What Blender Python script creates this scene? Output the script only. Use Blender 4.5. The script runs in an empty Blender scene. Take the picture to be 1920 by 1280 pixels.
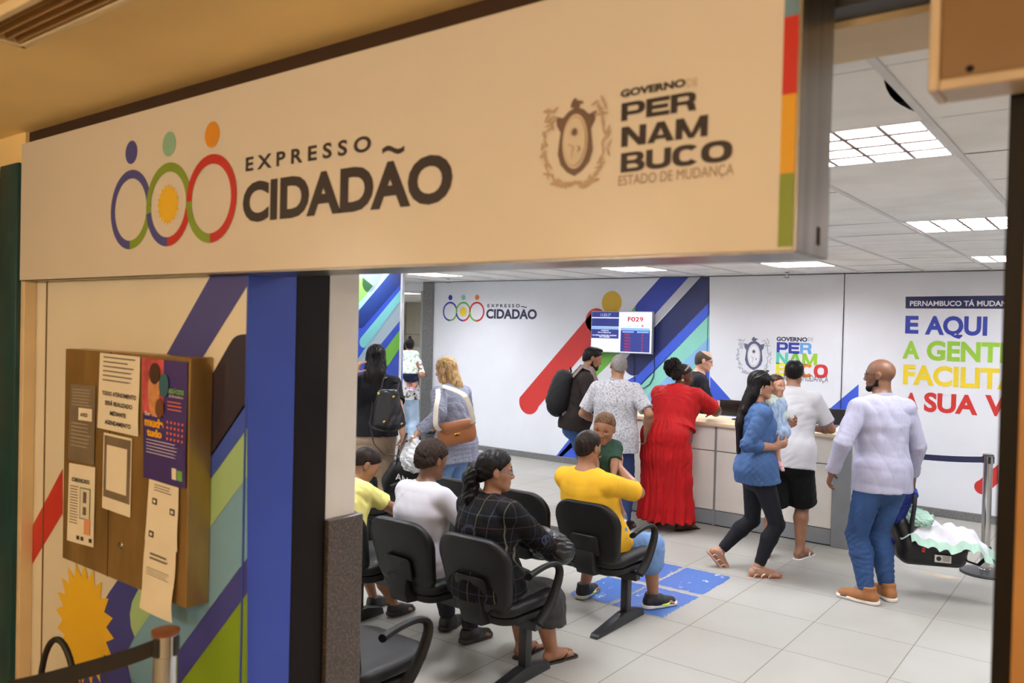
import bpy, bmesh, math, random
import numpy as np
from mathutils import Vector, Matrix

SC = bpy.context.scene
COL = SC.collection
PI = math.pi
rng = np.random.default_rng(7)
random.seed(7)

# ---------------------------------------------------------------- camera, world, exposure
CAM_H = 1.86
FPX = 1528.43
YAW, PITCH, ROLL = 0.65275, 0.01535, 0.02437


def cam_axes():
    f = np.array([-math.sin(YAW), math.cos(YAW), 0.0])
    r = np.array([math.cos(YAW), math.sin(YAW), 0.0])
    u = np.array([0, 0, 1.0])
    f2 = f * math.cos(PITCH) - u * math.sin(PITCH)
    u2 = u * math.cos(PITCH) + f * math.sin(PITCH)
    r3 = r * math.cos(ROLL) + u2 * math.sin(ROLL)
    u3 = u2 * math.cos(ROLL) - r * math.sin(ROLL)
    return r3, u3, f2


CR, CU, CF = cam_axes()
cd = bpy.data.cameras.new('camera')
cam = bpy.data.objects.new('camera', cd)
COL.objects.link(cam)
m = Matrix.Identity(4)
for i in range(3):
    m[i][0], m[i][1], m[i][2] = CR[i], CU[i], -CF[i]
m[2][3] = CAM_H
cam.matrix_world = m
cd.sensor_width = 36.0
cd.lens = FPX / 1920 * 36.0
cd.clip_start = 0.05
cd.dof.use_dof = True
cd.dof.focus_distance = 6.4
cd.dof.aperture_fstop = 3.0
SC.camera = cam

w = bpy.data.worlds.new('world')
SC.world = w
w.use_nodes = True
w.node_tree.nodes['Background'].inputs[0].default_value = (0.9, 0.92, 1.0, 1)
w.node_tree.nodes['Background'].inputs[1].default_value = 0.05
SC.view_settings.view_transform = 'Standard'
SC.view_settings.look = 'None'
SC.view_settings.gamma = 1
SC.view_settings.exposure = 0.0
SC.cycles.max_bounces = 6
SC.cycles.diffuse_bounces = 4
SC.cycles.glossy_bounces = 3
SC.cycles.transmission_bounces = 4
SC.cycles.transparent_max_bounces = 8
SC.cycles.use_denoising = True
SC.cycles.sample_clamp_indirect = 10.0

OFFICE_LIGHT = 50.0     # emission of the ceiling troffers
MALL_LIGHT = 82.0       # emission of the warm globes added to brighten the corridor
WARM = (1.0, 0.82, 0.60)


def area_lamp(name, loc, size, power, color, label):
    l = bpy.data.lights.new(name, 'AREA')
    l.shape = 'DISK'
    l.size = size
    l.energy = power
    l.color = color
    o = bpy.data.objects.new(name, l)
    COL.objects.link(o)
    o.location = loc
    return o


# ---------------------------------------------------------------- pixel -> place helpers (flat murals are laid out on their wall)
def ray(x, y):
    return CF + (x - 960) / FPX * CR - (y - 640) / FPX * CU


def at_y(x, y, Y):
    d = ray(x, y)
    q = d * (Y / d[1])
    return (q[0], q[2] + CAM_H)          # X, Z on the plane y = Y


# ---------------------------------------------------------------- materials
def lin(c):
    return tuple((v / 255 / 12.92) if v / 255 <= 0.04045 else ((v / 255 + 0.055) / 1.055) ** 2.4 for v in c)


class NT:
    def __init__(s, mat):
        mat.use_nodes = True
        s.t = mat.node_tree
        s.n = s.t.nodes
        s.b = s.n['Principled BSDF']

    def add(s, typ, **kw):
        o = s.n.new(typ)
        for k, v in kw.items():
            if k in o.inputs:
                o.inputs[k].default_value = v
            else:
                setattr(o, k, v)
        return o

    def link(s, a, b):
        s.t.links.new(a, b)

    def coord(s, scale=(1, 1, 1), loc=(0, 0, 0), rot=(0, 0, 0)):
        c = s.add('ShaderNodeTexCoord')
        mp = s.add('ShaderNodeMapping')
        mp.inputs['Scale'].default_value = scale
        mp.inputs['Location'].default_value = loc
        mp.inputs['Rotation'].default_value = rot
        s.link(c.outputs['Object'], mp.inputs['Vector'])
        return mp.outputs['Vector']

    def ramp(s, fac, stops, interp='LINEAR'):
        r = s.add('ShaderNodeValToRGB')
        r.color_ramp.interpolation = interp
        e = r.color_ramp.elements
        while len(e) < len(stops):
            e.new(0.5)
        for i, (p, c) in enumerate(stops):
            e[i].position = p
            e[i].color = (*lin(c), 1)
        s.link(fac, r.inputs['Fac'])
        return r.outputs['Color']

    def bump(s, height, strength=0.3, dist=0.01):
        b = s.add('ShaderNodeBump')
        b.inputs['Strength'].default_value = strength
        b.inputs['Distance'].default_value = dist
        s.link(height, b.inputs['Height'])
        s.link(b.outputs['Normal'], s.b.inputs['Normal'])


MATS = {}


def M(name, c, rough=0.5, metal=0.0, vary=0.06, nscale=6.0, bump=0.0, bscale=60.0, bdist=0.004, spec=0.5, coat=0.0, sheen=0.0,
      stretch=(1, 1, 1), sss=0.0):
    if name in MATS:
        return MATS[name]
    mat = bpy.data.materials.new(name)
    MATS[name] = mat
    t = NT(mat)
    t.b.inputs['Roughness'].default_value = rough
    t.b.inputs['Metallic'].default_value = metal
    t.b.inputs['Specular IOR Level'].default_value = spec
    t.b.inputs['Coat Weight'].default_value = coat
    t.b.inputs['Sheen Weight'].default_value = sheen
    v = t.coord(stretch)
    n = t.add('ShaderNodeTexNoise', Scale=nscale, Detail=4.0)
    t.link(v, n.inputs['Vector'])
    lo = tuple(max(0, x * (1 - vary)) for x in c)
    hi = tuple(min(255, x * (1 + vary)) for x in c)
    t.link(t.ramp(n.outputs['Fac'], [(0.3, lo), (0.7, hi)]), t.b.inputs['Base Color'])
    if bump > 0:
        n2 = t.add('ShaderNodeTexNoise', Scale=bscale, Detail=3.0)
        t.link(v, n2.inputs['Vector'])
        t.bump(n2.outputs['Fac'], bump, bdist)
    return mat


def Mspeckle(name, stops, scale=120.0, rough=0.4, bump=0.05):
    if name in MATS:
        return MATS[name]
    mat = bpy.data.materials.new(name)
    MATS[name] = mat
    t = NT(mat)
    t.b.inputs['Roughness'].default_value = rough
    v = t.coord()
    n = t.add('ShaderNodeTexNoise', Scale=scale, Detail=6.0, Roughness=0.75)
    t.link(v, n.inputs['Vector'])
    t.link(t.ramp(n.outputs['Fac'], stops), t.b.inputs['Base Color'])
    t.bump(n.outputs['Fac'], bump, 0.002)
    return mat


def Memit(name, c, strength, vary=0.0):
    if name in MATS:
        return MATS[name]
    mat = bpy.data.materials.new(name)
    MATS[name] = mat
    t = NT(mat)
    t.b.inputs['Base Color'].default_value = (*lin(c), 1)
    t.b.inputs['Emission Color'].default_value = (*lin(c), 1)
    t.b.inputs['Emission Strength'].default_value = strength
    t.b.inputs['Roughness'].default_value = 0.3
    return mat


def Mglass(name, c, alpha, rough=0.05):
    """coloured translucent film or clear pane: part see-through, part body colour, glossy"""
    if name in MATS:
        return MATS[name]
    mat = bpy.data.materials.new(name)
    MATS[name] = mat
    t = NT(mat)
    t.b.inputs['Base Color'].default_value = (*lin(c), 1)
    t.b.inputs['Roughness'].default_value = rough
    t.b.inputs['Alpha'].default_value = alpha
    return mat


# ---------------------------------------------------------------- mesh building
class MB:
    def __init__(s):
        s.bm = bmesh.new()

    def merge(s, other):
        me = bpy.data.meshes.new('tmp')
        other.to_mesh(me)
        s.bm.from_mesh(me)
        bpy.data.meshes.remove(me)
        other.free()

    def box(s, c, size, bev=0.0, rot=None, seg=2):
        b = bmesh.new()
        bmesh.ops.create_cube(b, size=1.0)
        bmesh.ops.scale(b, vec=size, verts=b.verts)
        if bev > 0:
            bmesh.ops.bevel(b, geom=list(b.edges), offset=min(bev, min(size) * 0.49), segments=seg, profile=0.5, affect='EDGES')
        if rot is not None:
            bmesh.ops.rotate(b, matrix=rot, verts=b.verts)
        bmesh.ops.translate(b, vec=c, verts=b.verts)
        s.merge(b)
        return s

    def bb(s, lo, hi, bev=0.0):
        return s.box([(a + b) / 2 for a, b in zip(lo, hi)], [abs(b - a) for a, b in zip(lo, hi)], bev)

    def tube(s, pts, r, seg=12, caps=True, flat=1.0, up=None):
        """swept round (or flattened) tube along points; r a number or list"""
        pts = [Vector(p) for p in pts]
        n = len(pts)
        rs = r if isinstance(r, (list, tuple)) else [r] * n
        rings = []
        prev = Vector(up) if up is not None else None
        for i, p in enumerate(pts):
            d = (pts[min(i + 1, n - 1)] - pts[max(i - 1, 0)]).normalized()
            if prev is None:
                a = Vector((0, 0, 1)) if abs(d.z) < 0.9 else Vector((1, 0, 0))
            else:
                a = prev
            x = (a - d * a.dot(d))
            if x.length < 1e-5:
                x = d.orthogonal()
            x.normalize()
            y = d.cross(x)
            prev = x
            rings.append([s.bm.verts.new(p + x * (math.cos(2 * PI * k / seg) * rs[i] * flat) + y * (math.sin(2 * PI * k / seg) * rs[i]))
                          for k in range(seg)])
        for i in range(n - 1):
            for k in range(seg):
                s.bm.faces.new((rings[i][k], rings[i][(k + 1) % seg], rings[i + 1][(k + 1) % seg], rings[i + 1][k]))
        if caps:
            s.bm.faces.new(rings[0][::-1])
            s.bm.faces.new(rings[-1])
        return s

    def lathe(s, prof, c=(0, 0, 0), seg=32):
        """profile [(r,z)...] about z"""
        rings = []
        for r, z in prof:
            if r < 1e-6:
                rings.append([s.bm.verts.new((c[0], c[1], c[2] + z))])
            else:
                rings.append([s.bm.verts.new((c[0] + r * math.cos(2 * PI * k / seg), c[1] + r * math.sin(2 * PI * k / seg), c[2] + z)) for k in range(seg)])
        for a, b in zip(rings, rings[1:]):
            for k in range(seg):
                k2 = (k + 1) % seg
                if len(a) == 1 and len(b) == 1:
                    continue
                if len(a) == 1:
                    s.bm.faces.new((a[0], b[k2], b[k]))
                elif len(b) == 1:
                    s.bm.faces.new((a[k], a[k2], b[0]))
                else:
                    s.bm.faces.new((a[k], a[k2], b[k2], b[k]))
        return s

    def poly(s, pts):
        vs = [s.bm.verts.new(p) for p in pts]
        f = s.bm.faces.new(vs)
        f.normal_update()
        bmesh.ops.triangulate(s.bm, faces=[f])
        return s

    def prism(s, pts, vec, bev=0.0):
        """polygon extruded by vec"""
        b = bmesh.new()
        vs = [b.verts.new(p) for p in pts]
        f = b.faces.new(vs)
        r = bmesh.ops.extrude_face_region(b, geom=[f])
        nv = [e for e in r['geom'] if isinstance(e, bmesh.types.BMVert)]
        bmesh.ops.translate(b, vec=vec, verts=nv)
        bmesh.ops.recalc_face_normals(b, faces=b.faces)
        if bev > 0:
            es = [e for e in b.edges if len(e.link_faces) == 2 and e.calc_face_angle(0) > 0.6]
            bmesh.ops.bevel(b, geom=es, offset=bev, segments=2, profile=0.5, affect='EDGES')
        s.merge(b)
        return s

    def grid(s, f, nu, nv, thick=0.0):
        """surface from f(u,v), u,v in 0..1; thick adds a back side"""
        vs = [[s.bm.verts.new(f(i / nu, j / nv)) for j in range(nv + 1)] for i in range(nu + 1)]
        fs = []
        for i in range(nu):
            for j in range(nv):
                fs.append(s.bm.faces.new((vs[i][j], vs[i + 1][j], vs[i + 1][j + 1], vs[i][j + 1])))
        if thick:
            bmesh.ops.recalc_face_normals(s.bm, faces=fs)
            bmesh.ops.solidify(s.bm, geom=fs, thickness=thick)
        return s

    def build(s, name, mat, parent=None, smooth=40, loc=None, norm=True):
        if norm:
            bmesh.ops.recalc_face_normals(s.bm, faces=s.bm.faces)
        me = bpy.data.meshes.new(name)
        if smooth:
            for f in s.bm.faces:
                f.smooth = True
            for e in s.bm.edges:
                if len(e.link_faces) == 2 and e.calc_face_angle(0) > math.radians(smooth):
                    e.smooth = False
        s.bm.to_mesh(me)
        s.bm.free()
        if mat is not None:
            me.materials.append(mat)
        return link(name, me, parent, loc)


def link(name, me, parent=None, loc=None):
    o = bpy.data.objects.new(name, me)
    COL.objects.link(o)
    if parent is not None:
        o.parent = parent
    if loc is not None:
        o.location = loc
    return o


def tag(o, label=None, cat=None, group=None, kind=None):
    for k, v in (('label', label), ('category', cat), ('group', group), ('kind', kind)):
        if v:
            o[k] = v
    return o


def empty(name, loc, rz=0.0):
    o = bpy.data.objects.new(name, None)
    COL.objects.link(o)
    o.location = loc
    o.rotation_euler = (0, 0, rz)
    o.empty_display_size = 0.1
    return o


def struct(o):
    o['kind'] = 'structure'
    return o


def copy_tree(o, parent=None):
    c = o.copy()
    COL.objects.link(c)
    if parent is not None:
        c.parent = parent
    for ch in list(o.children):
        copy_tree(ch, c)
    return c


# ---------------------------------------------------------------- flat graphics on walls (planes y = Y, facing -y)
def flat(name, mat, pts, Y, parent=None, lay=1):
    """flat sticker polygon from (X,Z) points on the wall plane"""
    return MB().poly([(x, Y - 0.0012 * lay, z) for x, z in pts]).build(name, mat, parent, smooth=0, norm=False)


def px(pts, Y):
    return [at_y(x, y, Y) for x, y in pts]


def band(p1, p2, q1, q2, cap1=False, cap2=False):
    """stripe between edges p1->p2 and q1->q2 (X,Z), round ends where asked"""
    def cap(a, b, outward):
        c = ((a[0] + b[0]) / 2, (a[1] + b[1]) / 2)
        r = math.hypot(a[0] - b[0], a[1] - b[1]) / 2
        a0 = math.atan2(a[1] - c[1], a[0] - c[0])
        s = 1 if (math.cos(a0 + PI / 2) * outward[0] + math.sin(a0 + PI / 2) * outward[1]) > 0 else -1
        return [(c[0] + r * math.cos(a0 + s * t * PI / 14), c[1] + r * math.sin(a0 + s * t * PI / 14)) for t in range(1, 14)]
    d = (p2[0] - p1[0], p2[1] - p1[1])
    out = [p1, p2]
    if cap2:
        out += cap(p2, q2, d)
    out += [q2, q1]
    if cap1:
        out += cap(q1, p1, (-d[0], -d[1]))
    return out


def disc(c, rx, rz, n=36):
    return [(c[0] + rx * math.cos(2 * PI * k / n), c[1] + rz * math.sin(2 * PI * k / n)) for k in range(n)]


def star(c, r1, r2, n):
    return [(c[0] + (r1 if k % 2 == 0 else r2) * math.cos(PI * k / n + PI / 2), c[1] + (r1 if k % 2 == 0 else r2) * math.sin(PI * k / n + PI / 2)) for k in range(2 * n)]


def arc_ring(c, ro, ri, a0, a1, sz=1.0):
    n = max(4, int(abs(a1 - a0) / 9))
    A = [math.radians(a0 + (a1 - a0) * k / n) for k in range(n + 1)]
    return [(c[0] + ro * math.cos(a), c[1] + ro * sz * math.sin(a)) for a in A] + [(c[0] + ri * math.cos(a), c[1] + ri * sz * math.sin(a)) for a in A[::-1]]


TXT = {}


def text_geo(s, bold):
    key = (s, bold)
    if key not in TXT:
        c = bpy.data.curves.new('t', 'FONT')
        c.body = s
        c.offset = bold
        c.resolution_u = 4
        o = bpy.data.objects.new('t', c)
        COL.objects.link(o)
        dg = bpy.context.evaluated_depsgraph_get()
        dg.update()
        me = bpy.data.meshes.new_from_object(o.evaluated_get(dg))
        v = np.array([x.co[:2] for x in me.vertices])
        fs = [tuple(p.vertices) for p in me.polygons]
        bpy.data.objects.remove(o)
        bpy.data.curves.remove(c)
        bpy.data.meshes.remove(me)
        TXT[key] = (v, fs)
    return TXT[key]


def text_bounds(v):
    return v[:, 0].min(), v[:, 0].max()


def lettering(name, s, mat, X0, X1, Z0, Z1, Y, parent=None, bold=0.02, lay=1, slope=0.0, plane=None, split=False):
    """lettering fitted so that capitals span Z0..Z1 and the line spans X0..X1; plane maps (X,Z,lay)->3D when not a y=Y wall"""
    v, fs = text_geo(s, bold)
    x0, x1 = text_bounds(v)
    ch = 0.73
    lo, hi = -bold, ch + bold
    f = (v[:, 0] - x0) / (x1 - x0)
    X = X0 + f * (X1 - X0)
    Z = Z0 + (v[:, 1] - lo) / (hi - lo) * (Z1 - Z0) + slope * f
    if plane is None:
        co = [(a, Y - 0.0012 * lay, b) for a, b in zip(X, Z)]
    else:
        co = [plane(a, b, lay) for a, b in zip(X, Z)]
    groups = [fs]
    if split:
        # one mesh per letter: faces gathered by where they stand along the line
        groups, last = [], -1e9
        for f_ in sorted(fs, key=lambda t_: min(v[i, 0] for i in t_)):
            if min(v[i, 0] for i in f_) > last + 1e-4:
                groups.append([])
            groups[-1].append(f_)
            last = max(last, max(v[i, 0] for i in f_))
    for g in groups:
        ids = sorted({i for f_ in g for i in f_})
        mp = {i: n for n, i in enumerate(ids)}
        me = bpy.data.meshes.new(name)
        me.from_pydata([co[i] for i in ids], [], [tuple(mp[i] for i in f_) for f_ in g])
        me.materials.append(mat)
        o = link(name, me, parent)
    return o


def letter_px(name, s, mat, x0, y0, x1, y1, Y, parent, bold=0.02, lay=1):
    """x0,y0 = lower left of the line, x1,y1 = upper right of its capitals, in the photograph"""
    a = at_y(x0, y0, Y)
    b = at_y(x1, y1, Y)
    return lettering(name, s, mat, a[0], b[0], a[1], b[1], Y, parent, bold, lay)


def heavy(ch):
    """extra bold extended capital as overlapping polygons in a unit box"""
    tv, th = .27, .24
    R = lambda x0, y0, x1, y1: [(x0, y0), (x1, y0), (x1, y1), (x0, y1)]

    def bow(x0, y0, x1, y1, a0, a1, n=18, sx=tv, sy=th):
        cx, cy, rx, ry = (x0 + x1) / 2, (y0 + y1) / 2, (x1 - x0) / 2, (y1 - y0) / 2
        A = [math.radians(a0 + (a1 - a0) * k / n) for k in range(n + 1)]
        e = lambda v, p: math.copysign(abs(v) ** p, v)
        return [(cx + rx * e(math.cos(a), .8), cy + ry * e(math.sin(a), .8)) for a in A] + [(cx + (rx - sx) * e(math.cos(a), .8), cy + (ry - sy) * e(math.sin(a), .8)) for a in A[::-1]]
    if ch == 'E':
        return [R(0, 0, tv, 1), R(tv, 0, 1, th), R(tv, .39, .94, .61), R(tv, 1 - th, 1, 1)]
    if ch == 'N':
        return [R(0, 0, tv, 1), R(1 - tv, 0, 1, 1), [(0, 1), (.30, 1), (1, 0), (.70, 0)]]
    if ch == 'A':
        return [[(0, 0), (.27, 0), (.60, 1), (.36, 1)], [(1, 0), (.73, 0), (.40, 1), (.64, 1)], R(.22, .17, .78, .36)]
    if ch == 'M':
        return [R(0, 0, .22, 1), R(.78, 0, 1, 1), [(0, 1), (.25, 1), (.58, 0), (.42, 0)], [(1, 1), (.75, 1), (.42, 0), (.58, 0)]]
    if ch == 'P':
        return [R(0, 0, tv, 1), bow(.24, .30, 1, 1, -90, 90, sy=.21), R(tv, .30, .63, .51), R(tv, .79, .63, 1)]
    if ch == 'R':
        return [R(0, 0, tv, 1), bow(.24, .36, .98, 1, -90, 90, sy=.20), R(tv, .36, .62, .56), R(tv, .80, .62, 1), [(.72, 0), (1, 0), (.92, .40), (.62, .40)]]
    if ch == 'B':
        return [R(0, 0, tv, 1), bow(.24, .46, .95, 1, -90, 90, sy=.19), bow(.24, 0, 1, .56, -90, 90, sy=.20), R(tv, 0, .64, .20), R(tv, .41, .64, .60), R(tv, .81, .64, 1)]
    if ch == 'U':
        return [R(0, .36, tv, 1), R(1 - tv, .36, 1, 1), bow(0, 0, 1, .74, 180, 360, sy=th)]
    if ch == 'C':
        return [bow(0, -.02, 1, 1.02, 38, 322, 26, tv, th)]
    return [bow(0, -.02, 1, 1.02, 0, 360, 32, tv, th)]


def heavy_word(s_, X0, X1, Z0, Z1, Y, parent, mats, wts, lay=1):
    tot, acc = sum(wts), 0
    for i, (ch, wt) in enumerate(zip(s_, wts)):
        a, b2 = X0 + (X1 - X0) * acc / tot, X0 + (X1 - X0) * (acc + wt * .955) / tot
        b = MB()
        for q, pl in enumerate(heavy(ch)):
            b.poly([(a + (b2 - a) * u, Y - .0012 * lay - .00006 * q, Z0 + (Z1 - Z0) * v) for u, v in pl])
        b.build('lettering', mats[i], parent, smooth=0, norm=False)
        acc += wt


def tilde(parent, mat, X0, X1, Z0, Z1, Y, lay=1):
    top, bot = [], []
    for k in range(21):
        u = k / 20
        zc = .5 + .24 * math.sin(2 * PI * u)
        X = X0 + (X1 - X0) * u
        top.append((X, Z0 + (Z1 - Z0) * min(1, zc + .26)))
        bot.append((X, Z0 + (Z1 - Z0) * max(0, zc - .26)))
    flat('lettering', mat, bot + top[::-1], Y, parent, lay)


def logo_rings(parent, cs, R, Rin, cz, dotz, dotr, Y, mats, lay=1):
    """three interlaced rings with heads and a sun in the middle one"""
    blue, green, red, mint, orange, sun = mats
    seg = [(0, blue, 0, 270), (0, green, 270, 350), (1, green, -10, 190), (1, blue, 190, 270), (1, red, 270, 350),
           (2, green, 180, 270), (2, red, -90, 180)]
    for n_, (i, mt, a0, a1) in enumerate(seg):
        flat('logo_ring', mt, arc_ring((cs[i], cz), R, Rin, a0, a1), Y, parent, lay + .12 * n_)
    for c, mt in zip(cs, (blue, mint, orange)):
        flat('logo_head', mt, disc((c, dotz), dotr, dotr), Y, parent, lay)
    flat('logo_sun', sun, star((cs[1], cz), R * 0.5, R * 0.4, 20), Y, parent, lay)


def crest(parent, X0, X1, Z0, Z1, Y, dark, pale, mid, lay=1):
    """shield crest in a leafy wreath"""
    cx, w, h = (X0 + X1) / 2, X1 - X0, Z1 - Z0
    def P(u, v):
        return (cx + u * w, Z0 + v * h)
    half = [(0, .90), (.10, .86), (.17, .80), (.27, .83), (.25, .72), (.20, .64), (.22, .50), (.23, .40), (.19, .28), (.10, .19), (0, .14)]
    sh = half + [(-a, b) for a, b in half[-2:0:-1]]
    flat('shield', dark, [P(a, b) for a, b in sh], Y, parent, lay)
    flat('shield_field', pale, [P(.165 * math.cos(t), .52 + .30 * math.sin(t)) for t in np.linspace(0, 2 * PI, 40)[:-1]], Y, parent, lay + 1)
    flat('shield_field', mid, [P(.15 * math.cos(t), .52 + .275 * math.sin(t)) for t in np.linspace(0, 2 * PI, 40)[:-1]] , Y, parent, lay + 2)
    flat('shield_field', pale, [P(.14 * math.cos(t), .52 + .26 * math.sin(t)) for t in np.linspace(0, 2 * PI, 40)[:-1]], Y, parent, lay + 3)
    c = P(.0, .62)
    flat('shield_sun', dark, star(c, w * .055, w * .03, 12), Y, parent, lay + 4)
    c2 = P(.05, .43)
    flat('shield_moon', dark, [(c2[0] + w * .03 * math.cos(t), c2[1] + w * .03 * math.sin(t)) for t in np.linspace(-1.9, 1.9, 14)] +
         [(c2[0] + w * .013 * math.cos(t), c2[1] + w * .02 * math.sin(t)) for t in np.linspace(1.4, -1.4, 10)], Y, parent, lay + 4)
    flat('shield_line', mid, [P(-.07, .50), P(.0, .46), P(-.03, .33), P(-.04, .33), P(-.02, .455), P(-.08, .49)], Y, parent, lay + 4)
    # lion on top
    flat('crest_lion', dark, [P(-.07, .90), P(-.06, .95), P(-.03, .99), P(.0, 1.0), P(.01, .97), P(.05, .96), P(.09, .95), P(.10, .92), P(.05, .93), P(.05, .89), P(-.02, .89)], Y, parent, lay + 1)
    b = MB()
    r = random.Random(3)
    for sd in (-1, 1):
        for k in range(34):
            t = k / 33
            a = math.radians(-100 + 175 * t)
            rad = .40
            u, v = sd * (.1 + .30 * math.cos(a) + r.uniform(-.05, .05)), .48 + .44 * math.sin(a) + r.uniform(-.03, .03)
            if abs(u) < .24 and .15 < v < .95:
                u = sd * r.uniform(.27, .40)
            ang = a + PI / 2 + r.uniform(-.9, .9)
            L, W = .055, .014
            ca, sa = math.cos(ang) * sd, math.sin(ang)
            pts = []
            for q in range(8):
                tt = 2 * PI * q / 8
                e, g = L * math.cos(tt), W * math.sin(tt)
                pts.append(P(u + e * ca - g * sa, v + (e * sa + g * ca)))
            b.poly([(x, Y - 0.0012 * lay - .00005 * k - (.00002 if sd > 0 else 0), z) for x, z in pts])
    b.build('wreath', mid, parent, smooth=0, norm=False)
    flat('crest_ribbon', mid, [P(-.33, .07), P(-.12, .02), P(.0, .05), P(.12, .02), P(.33, .07), P(.30, .10), P(.12, .055), P(0, .085), P(-.12, .055), P(-.30, .10)], Y, parent, lay + 1)
# ================================================================ THE SETTING
FRONT, BACK, CEIL = 1.56, 9.55, 2.58
XL, XR = -20.0, 3.1
white_wall = M('wall_white', (226, 229, 236), 0.45, vary=0.012, nscale=2.0)
granite = Mspeckle('granite', [(0.3, (52, 52, 54)), (0.5, (112, 112, 112)), (0.62, (150, 149, 147)), (0.75, (90, 90, 90))], 140, 0.35)
granite_brown = Mspeckle('granite_brown', [(0.3, (38, 33, 31)), (0.5, (76, 68, 64)), (0.64, (108, 98, 92)), (0.8, (56, 48, 46))], 110, 0.35)
bronze = M('bronze_frame', (19, 14, 12), 0.5, spec=.2, vary=0.15, nscale=3)
steel = M('brushed_steel', (150, 146, 140), 0.32, metal=1.0, vary=0.10, nscale=30, stretch=(1, 1, 0.05))
chrome = M('polished_steel', (205, 205, 205), 0.14, metal=1.0, vary=0.03)
black_plastic = M('black_plastic', (30, 30, 31), 0.5, vary=0.1, bump=0.15, bscale=300, bdist=0.001)
mall_plaster = M('mall_plaster', (248, 220, 158), 0.6, vary=0.025, nscale=1.5)


def floor_material():
    mat = bpy.data.materials.new('floor_tiles')
    t = NT(mat)
    v = t.coord(loc=(2.8006, -6.0283, 0))
    br = t.add('ShaderNodeTexBrick', offset=0.0, squash=1.0)
    br.inputs['Scale'].default_value = 1.0
    br.inputs['Brick Width'].default_value = 0.595
    br.inputs['Row Height'].default_value = 0.606
    br.inputs['Mortar Size'].default_value = 0.0028
    br.inputs['Mortar Smooth'].default_value = 0.1
    br.inputs['Color1'].default_value = (*lin((168, 167, 162)), 1)
    br.inputs['Color2'].default_value = (*lin((163, 162, 156)), 1)
    br.inputs['Mortar'].default_value = (*lin((112, 108, 100)), 1)
    t.link(v, br.inputs['Vector'])
    n = t.add('ShaderNodeTexNoise', Scale=1.3, Detail=5.0)
    t.link(v, n.inputs['Vector'])
    mx = t.add('ShaderNodeMix', data_type='RGBA', blend_type='MULTIPLY')
    mx.inputs[0].default_value = 1.0
    t.link(br.outputs['Color'], mx.inputs[6])
    t.link(t.ramp(n.outputs['Fac'], [(0.3, (243, 240, 234)), (0.65, (255, 255, 255))]), mx.inputs[7])
    t.link(mx.outputs[2], t.b.inputs['Base Color'])
    t.b.inputs['Roughness'].default_value = 0.42
    t.b.inputs['Specular IOR Level'].default_value = 0.2
    t.bump(br.outputs['Fac'], -0.15, 0.002)
    return mat


fl = MB().bb((XL, -4.2, -0.1), (4.0, 18, 0)).build('floor', floor_material(), smooth=0)
struct(fl)
# worn blue floor marking (access symbol field) painted on four tiles
mat = bpy.data.materials.new('blue_floor_paint')
t = NT(mat)
v = t.coord()
n = t.add('ShaderNodeTexNoise', Scale=9.0, Detail=8.0, Roughness=0.72)
t.link(v, n.inputs['Vector'])
t.link(t.ramp(n.outputs['Fac'], [(0.0, (70, 110, 176)), (0.60, (64, 102, 170)), (0.64, (205, 212, 220)), (1.0, (212, 214, 212))]), t.b.inputs['Base Color'])
t.b.inputs['Roughness'].default_value = 0.4
BLUEPAINT = mat


def torn(x0, y0, x1, y1, seed):
    r = random.Random(seed)
    pts = []
    for a, b in (((x0, y0), (x1, y0)), ((x1, y0), (x1, y1)), ((x1, y1), (x0, y1)), ((x0, y1), (x0, y0))):
        for k in range(24):
            f = k / 24
            pts.append((a[0] + (b[0] - a[0]) * f + r.uniform(-.008, .008), a[1] + (b[1] - a[1]) * f + r.uniform(-.008, .008), 0.0012))
    return pts


for k, (x0, y0, x1, y1) in enumerate([(-3.13, 4.83, -2.81, 5.36), (-2.78, 4.83, -2.40, 5.38), (-3.13, 5.42, -2.81, 5.98), (-2.78, 5.44, -2.40, 5.99)]):
    MB().poly(torn(x0, y0, x1, y1, k)).build('floor_marking', BLUEPAINT, fl, smooth=0, norm=False)
MB().poly([(-11.6 + .42 * math.cos(a) , 12.0 + .42 * math.sin(a), 0.0012) for a in np.linspace(0, 2 * PI, 30)[:-1]]).build('floor_marking', BLUEPAINT, fl, smooth=0, norm=False)
# faint brown stain by the barrier
st = M('floor_stain', (190, 172, 146), 0.5, vary=0.1)
MB().poly([(-1.17 + .13 * math.cos(a) * (1 + .3 * math.sin(3 * a)), 7.15 + .05 * math.sin(a) * (1 + .3 * math.cos(2 * a)), 0.001) for a in np.linspace(0, 2 * PI, 30)[:-1]]).build('floor_stain', st, fl, smooth=0, norm=False)

# ---------------------------------------------------------------- suspended ceiling with tee bars and troffers
PX, PY, CX0, CY0 = 0.62, 0.63, -1.18, 2.95
ceil_m = M('ceiling_tile', (248, 247, 244), 0.95, vary=0.035, nscale=3.0, bump=0.1, bscale=250, bdist=0.002)
tee_m = M('tee_bar', (222, 222, 220), 0.5, vary=0.02)
gap_m = M('ceiling_joint', (96, 94, 90), 0.9, vary=0.1)
dark_void = M('ceiling_void', (14, 13, 13), 0.9, vary=0.1)
light_cells = [(c * 3, r * 4) for c in (0, -1, -2, -3, -4) for r in (0, 1, 2) if (c, r) not in ((-3, 2), (-4, 2))] + [(-11, 8), (-9, 5), (-12, 6), (3, 0), (3, 4), (-15, 4), (-15, 8), (-19, 15), (-19, 20), (-15, 15), (-15, 20), (-23, 15), (-23, 21), (-19, 22)]  # extra cells mostly unseen, added to brighten walls, front ceiling and far room
lc = set(light_cells)
b = MB()
ci0, ci1 = int((XL - CX0) / PX) - 1, int((XR - CX0) / PX) + 1
cj0, cj1 = -2, 24
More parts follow.
